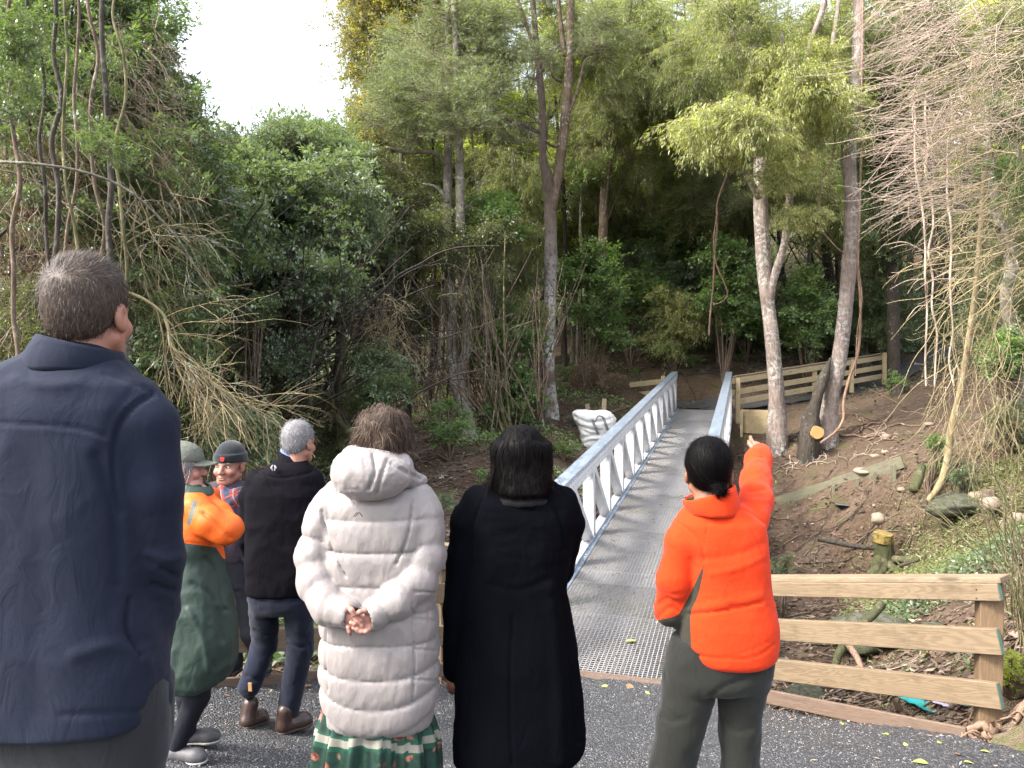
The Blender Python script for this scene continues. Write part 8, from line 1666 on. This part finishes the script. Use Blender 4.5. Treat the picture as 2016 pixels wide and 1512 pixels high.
# tartan scarf
t = NT('tartan_scarf'); co = t.coord('Object'); x_, y_, z_ = t.xyz(co)
def bands(a, fr, lo, hi): q = t.math('FRACT', t.math('MULTIPLY', a, fr)); return t.math('MULTIPLY', t.math('GREATER_THAN', q, lo), t.math('LESS_THAN', q, hi))
xz = t.math('ADD', x_, t.math('MULTIPLY', z_, .5)); zz_ = t.math('SUBTRACT', z_, t.math('MULTIPLY', x_, .5))
c = t.mix(bands(xz, 13, 0, .5), (.15, .018, .016), (.018, .02, .042)); c = t.mix(t.math('MULTIPLY', bands(zz_, 13, .1, .55), .6), c, (.03, .04, .07)); c = t.mix(bands(xz, 13, .7, .78), c, (.16, .15, .15)); c = t.mix(bands(zz_, 13, .75, .83), c, (.24, .04, .03))
t.set(Base_Color=c, Roughness=.95); t.bump(t.noise(co, 300, 2), .5, .003); M_TART = t.m
v, f = ring_shell(C.p(457, 980, -.01), (.120, .108), C.p(455, 956, .0), (.094, .094), 8, 50, .03); v = wrinkle(v, f, .012, 11, 92, (.5, .5, 1.6)); C.add('scarf', v, f, M_TART)
gs = C.grid(415, 500, 930, 1040, -.25, .0, .009); sc_ = smin(limb(gs, *C.pts([(440, 966, -.10, .040), (462, 985, -.145, .045), (468, 1020, -.15, .04)]), None, .02), cone(gs, C.p(478, 966, -.09), C.p(450, 980, -.13), .036, .04)[0], .02); v, f = nets(sc_, gs); v = wrinkle(v, f, .008, 14, 93, (1.5, 1.5, .5)); C.add('scarf_tail', v, f, M_TART)
gr = float(path_z(C.base[0], C.y)[0]); hipl, hipr = C.p(440, 1120), C.p(480, 1120); fl_, fr_ = V(C.p(462, 0)[0], C.y - .05, gr + .08), V(C.p(512, 0)[0], C.y + .05, gr + .08); kl, kr = C.p(455, 1240), C.p(498, 1240)
gt = C.grid(395, 545, 1070, 1400, -.2, .2, .011); tr = loft(gt, C.rows([(1085, 418, 500, .11), (1150, 418, 502, .11)]), 2.3); tr = smin(tr, limb(gt, [hipl, kl, fl_], [.095, .078, .07]), .02); tr = smin(tr, limb(gt, [hipr, kr, fr_], [.095, .078, .07]), .02); v, f = nets(tr, gt); v = relax(v, f, 1); v = wrinkle(v, f, .005, 9, 94); C.add('trousers', v, f, M_TRC)
M_BSHOE = simple('polished_black_shoe', (.012, .013, .02), .25)
shoe(C, V(fl_[0] + .02, fl_[1] + .07, gr + .003), V(fl_[0] - .03, fl_[1] - .17, gr + .003), .1, M_BSHOE, M_RUBBER_SHADE); shoe(C, V(fr_[0], fr_[1] + .07, gr + .003), V(fr_[0] + .05, fr_[1] - .16, gr + .003), .1, M_BSHOE, M_RUBBER_SHADE)
hc = C.p(456, 912, -.0); limbs = std_limbs(C, C.p(428, 968), C.p(484, 968), hipl, hipr, C.p(453, 940), [[kl, fl_], [kr, fr_]], [[C.p(420, 985), C.p(414, 1060), C.p(425, 1090, -.08)], [C.p(494, 985), C.p(502, 1060), C.p(495, 1095, -.06)]])
_, o, R, hs = body(C, hc, 1.05, math.radians(172), -.02, 0, m_skin('ruddy_skin', (0.277, 0.139, 0.099)), limbs)
for s_ in (-1, 1):
    ev = MB().tube([hl(o, R, hs, (s_ * .032, .079 + q, .1135)) for q in (-.008, -.004, 0, .004, .007, .0085)], [.004, .009, .0115, .010, .006, .002], 10).mesh('eye'); [setattr(q, 'co', Vector(q.co) - Vector(C.base)) for q in ev.vertices]; e_ = obj('eye', ev, M_EYE, C.root)
    iv = MB().tube([hl(o, R, hs, (s_ * .032 + .002, .0865 + q, .1135)) for q in (0, .0015)], .0048, 10).mesh('iris'); [setattr(q, 'co', Vector(q.co) - Vector(C.base)) for q in iv.vertices]; obj('iris', iv, M_IRIS, e_)
    bm_ = MB().tube([hl(o, R, hs, (s_ * x, .0955 - abs(x - .03) * .25, .131 + zq)) for x, zq in ((.014, 0), (.03, .004), (.048, .0))], [.003, .0034, .002], 6).mesh('eyebrow'); [setattr(q, 'co', Vector(q.co) - Vector(C.base)) for q in bm_.vertices]; obj('eyebrow', bm_, simple('grey_brow', (.09, .075, .065), .8) if s_ < 0 else bpy.data.materials['grey_brow'], C.root)
M_BEAN = m_cloth('charcoal_knit_beanie', (0.0087, 0.0111, 0.0143), .95, 260, .8, .3, .2)
c0 = hl(o, R, hs, (0, -.01, .155)); g = Grid(c0 - .15, c0 + .15, .006); L = Local(g, o, R, hs)
bn = smax(ell(L, (0, -.016, .152), (.090, .112, .112)), .138 - L.Z - .25 * np.maximum(-L.Y, 0) * .8, .008); bn = smin(bn, smax(smax(ell(L, (0, -.015, .155), (.096, .118, .14)), .136 - L.Z - .2 * np.maximum(-L.Y, 0), .006), L.Z - .187, .006), .003); v, f = nets(bn * hs, g); v = relax(v, f, 1); n = vnorm(v, f); C.add('beanie', v, f, M_BEAN)
lg = MB()
for (dx, dz, r_) in ((-.006, .006, .0062), (-.007, -.001, .0066), (-.004, -.007, .005), (.006, .008, .006), (.008, .001, .0066), (.005, -.006, .0055)): lg.tube([hl(o, R, hs, (dx - .012, .1 + .0, .163 + dz)), hl(o, R, hs, (dx - .012, .1075, .163 + dz))], r_, 8)
me = lg.mesh('logo'); [setattr(q, 'co', Vector(q.co) - Vector(C.base)) for q in me.vertices]; obj('logo', me, simple('red_embroidery', (.55, .03, .02), .8), C.root)
# ------------------------------------------------------------------ B: woman in the cap and the orange and green raincoat, side on
M_HIVIS = m_cloth('orange_raincoat', (0.528, 0.0858, 0.00528), .6, 500, .12, .08, .0, .05, .4); M_RAIN = m_cloth('green_raincoat', (0.0264, 0.0561, 0.0363), .55, 500, .12, .15, .0, .3, .4); M_LEG = m_cloth('dark_leggings', (0.0072, 0.0078, 0.0132), .8, 600, .3, .2); M_CAP = m_cloth('grey_green_cap', (0.106, 0.112, 0.0924), .9, 400, .4, .15)
B = Fig(3.78, 395, 'grey haired woman in a cap and an orange and green raincoat')
g = B.grid(305, 530, 925, 1360, -.27, .26, .0085)
rowsB = [(950, 360, 400, .06), (962, 348, 412, .09), (985, 338, 425, .12), (1030, 336, 432, .14), (1085, 338, 435, .15), (1140, 335, 445, .16), (1200, 328, 458, .18), (1250, 322, 465, .19), (1300, 322, 462, .19), (1330, 325, 450, .18), (1345, 332, 425, .16)]
tor = loft(g, B.rows(rowsB), 2.4, None, .012); tor = smax(tor, B.p(0, 1347)[2] + .30 * np.maximum(0, g.X - B.p(410, 0)[0]) - g.Z, .01)
ra = limb(g, *B.pts([(388, 995, -.08, .068), (415, 1025, -.11, .066), (445, 1044, -.10, .064), (455, 1038, -.07, .058), (436, 1008, -.01, .048), (410, 978, .02, .040)]), None, .03); la = limb(g, *B.pts([(390, 985, .10, .065), (425, 1020, .14, .062), (420, 975, .10, .045)]), None, .02)
d = smin(smin(tor, ra, .018), la, .02); v, f = nets(d, g); v = relax(v, f, 1); v = wrinkle(v, f, .008, 6, 95, (.8, .8, .8)); v = wrinkle(v, f, .004, 14, 96, (1, 1, .6), lambda q: np.clip((proj(q)[1] - 1080) / 40, 0, 1)); v = press(v, f, [([(368, 1068), (400, 1073), (430, 1078)], 2, -.006), ([(400, 1010), (425, 1030), (455, 1060)], 4, -.012), ([(420, 995), (448, 1005), (478, 1020)], 4, -.008), ([(405, 1100), (430, 1130), (445, 1200)], 5, -.012), ([(380, 1150), (420, 1180), (440, 1260)], 6, -.010), ([(370, 1200), (400, 1260), (410, 1320)], 6, .010)])
pxv, pyv = proj(v); hem = np.interp(pxv, [330, 370, 425, 440, 500], [1066, 1070, 1078, 1100, 1110]); pa = np.maximum(pyv - hem, np.minimum(970 - pyv, 410 - pxv)); pb = 4.5 - pl_dist(pxv, pyv, [(384, 988), (372, 1030)])
M_COATB = m_cloth('orange_and_green_raincoat', (.66, .10, .006), .6, 500, .12, .08, .0, .05, .4, None, (('pa', (.018, .034, .026)), ('pb', (.09, .10, .09))))
B.add('raincoat', v, f, M_COATB, pat={'pa': pa, 'pb': pb})
v, f = ring_shell(B.p(384, 972, .0), (.098, .088), B.p(386, 948, .01), (.080, .074), 6, 40, .01, None, lambda th: -.02 * np.cos(th)); B.add('collar', v, f, M_RAIN)
gr = float(path_z(B.base[0], B.y)[0]); hipl, hipr = B.p(385, 1230), B.p(395, 1230, .06); fl_, fr_ = V(B.p(350, 0)[0], B.y - .02, gr + .07), V(B.p(345, 0)[0], B.y + .14, gr + .07); kl, kr = B.p(388, 1370, -.03), B.p(372, 1370, .1)
gt = B.grid(300, 440, 1230, 1530, -.2, .3, .010); tr = smin(limb(gt, [hipl, kl, fl_], [.095, .060, .040]), limb(gt, [hipr, kr, fr_], [.095, .058, .040]), .01); v, f = nets(tr, gt); v = relax(v, f, 1); B.add('leggings', v, f, M_LEG)
M_TRAIN = simple('grey_trainer', (0.0584, 0.0563, 0.06), .6, 0, 60, .3); M_WSOLE = simple('white_sole', (0.277, 0.277, 0.268), .6)
shoe(B, V(fl_[0] - .06, fl_[1], gr + .003), V(fl_[0] + .17, fl_[1] - .03, gr + .003), .08, M_TRAIN, M_WSOLE, .045); shoe(B, V(fr_[0] - .06, fr_[1], gr + .003), V(fr_[0] + .17, fr_[1] + .03, gr + .003), .08, M_TRAIN, M_WSOLE, .045)
qh = B.p(402, 962, .0); gh = Grid(qh - V(.08, .08, .07), qh + V(.08, .10, .07), .004); dl = cone(gh, qh + V(.02, .0, -.03), qh + V(.0, 0, .0), .022, .025)[0]
for k in range(4): b_ = qh + V(-.004, -.02 + .014 * k, .014); dl = smin(dl, limb(gh, [b_, b_ + V(-.014, 0, .018), b_ + V(-.028, 0, .012)], [.009, .0085, .0075], None, .003), .004)
dl = smin(dl, limb(gh, [qh + V(-.01, -.01, 0), qh + V(-.03, -.012, .0), qh + V(-.042, -.01, .006)], [.010, .009, .008], None, .003), .005); hv, hf = nets(dl, gh)
hc = B.p(366, 916, .0); limbs = std_limbs(B, B.p(385, 990, -.07), B.p(385, 990, .07), hipl, hipr, B.p(384, 955), [[kl, fl_], [kr, fr_]], [[B.p(390, 1000, -.08), B.p(420, 1028, -.10), B.p(448, 1040, -.08), B.p(430, 1004, .0), B.p(410, 976, .02)], [B.p(392, 995, .10), B.p(424, 1020, .13), B.p(418, 976, .10)]])
_, o, R, hs = body(B, hc, .90, math.radians(-72), -.05, 0, SKIN2, limbs, None, [(hv, hf)])
M_HSILV = m_hair('silver_hair', (0.182, 0.175, 0.175), (0.336, 0.322, 0.322), (0.455, 0.441, 0.434))
g = Grid(hc - .16, hc + .15, .007); L = Local(g, o, R, hs); hr = smin(ell(L, (0, -.02, .145), (.086, .106, .098)), ell(L, (0, -.045, .06), (.082, .065, .085)), .04); hr = smax(hr, -(ell(L, (0, .085, .08), (.075, .09, .11))), .01); v, f = nets(hr * hs, g); n = vnorm(v, f)
sv, sf, _ = strands(np.random.default_rng(8), v, n, 4200, .09, .0010, lambda p, nn: unit(V(-.15, 0, -1) - nn * (V(0, 0, -1.0) * nn).sum(1)[:, None] * .9), .05, .15, .15, 4); vv, ff = join((v, f), (sv, sf)); B.add('hair', vv, ff, M_HSILV)
g = Grid(hc - V(.16, .16, .03), hc + V(.24, .16, .19), .005); L = Local(g, o, R, hs)
cp = smax(ell(L, (0, -.012, .158), (.093, .116, .100)), .150 - L.Z - .12 * np.maximum(-L.Y, 0), .006); br = smax(smax(((L.X / .080) ** 2 + ((L.Y - .06) / .115) ** 2 - 1) * .05, np.abs(L.Z - (.152 - 3.5 * L.X ** 2 - .12 * (L.Y - .06))) - .005, .004), .05 - L.Y, .01); cp = smin(cp, br, .006); v, f = nets(cp * hs, g); v = relax(v, f, 1, .4); v = wrinkle(v, f, .003, 20, 97); B.add('cap', v, f, M_CAP)
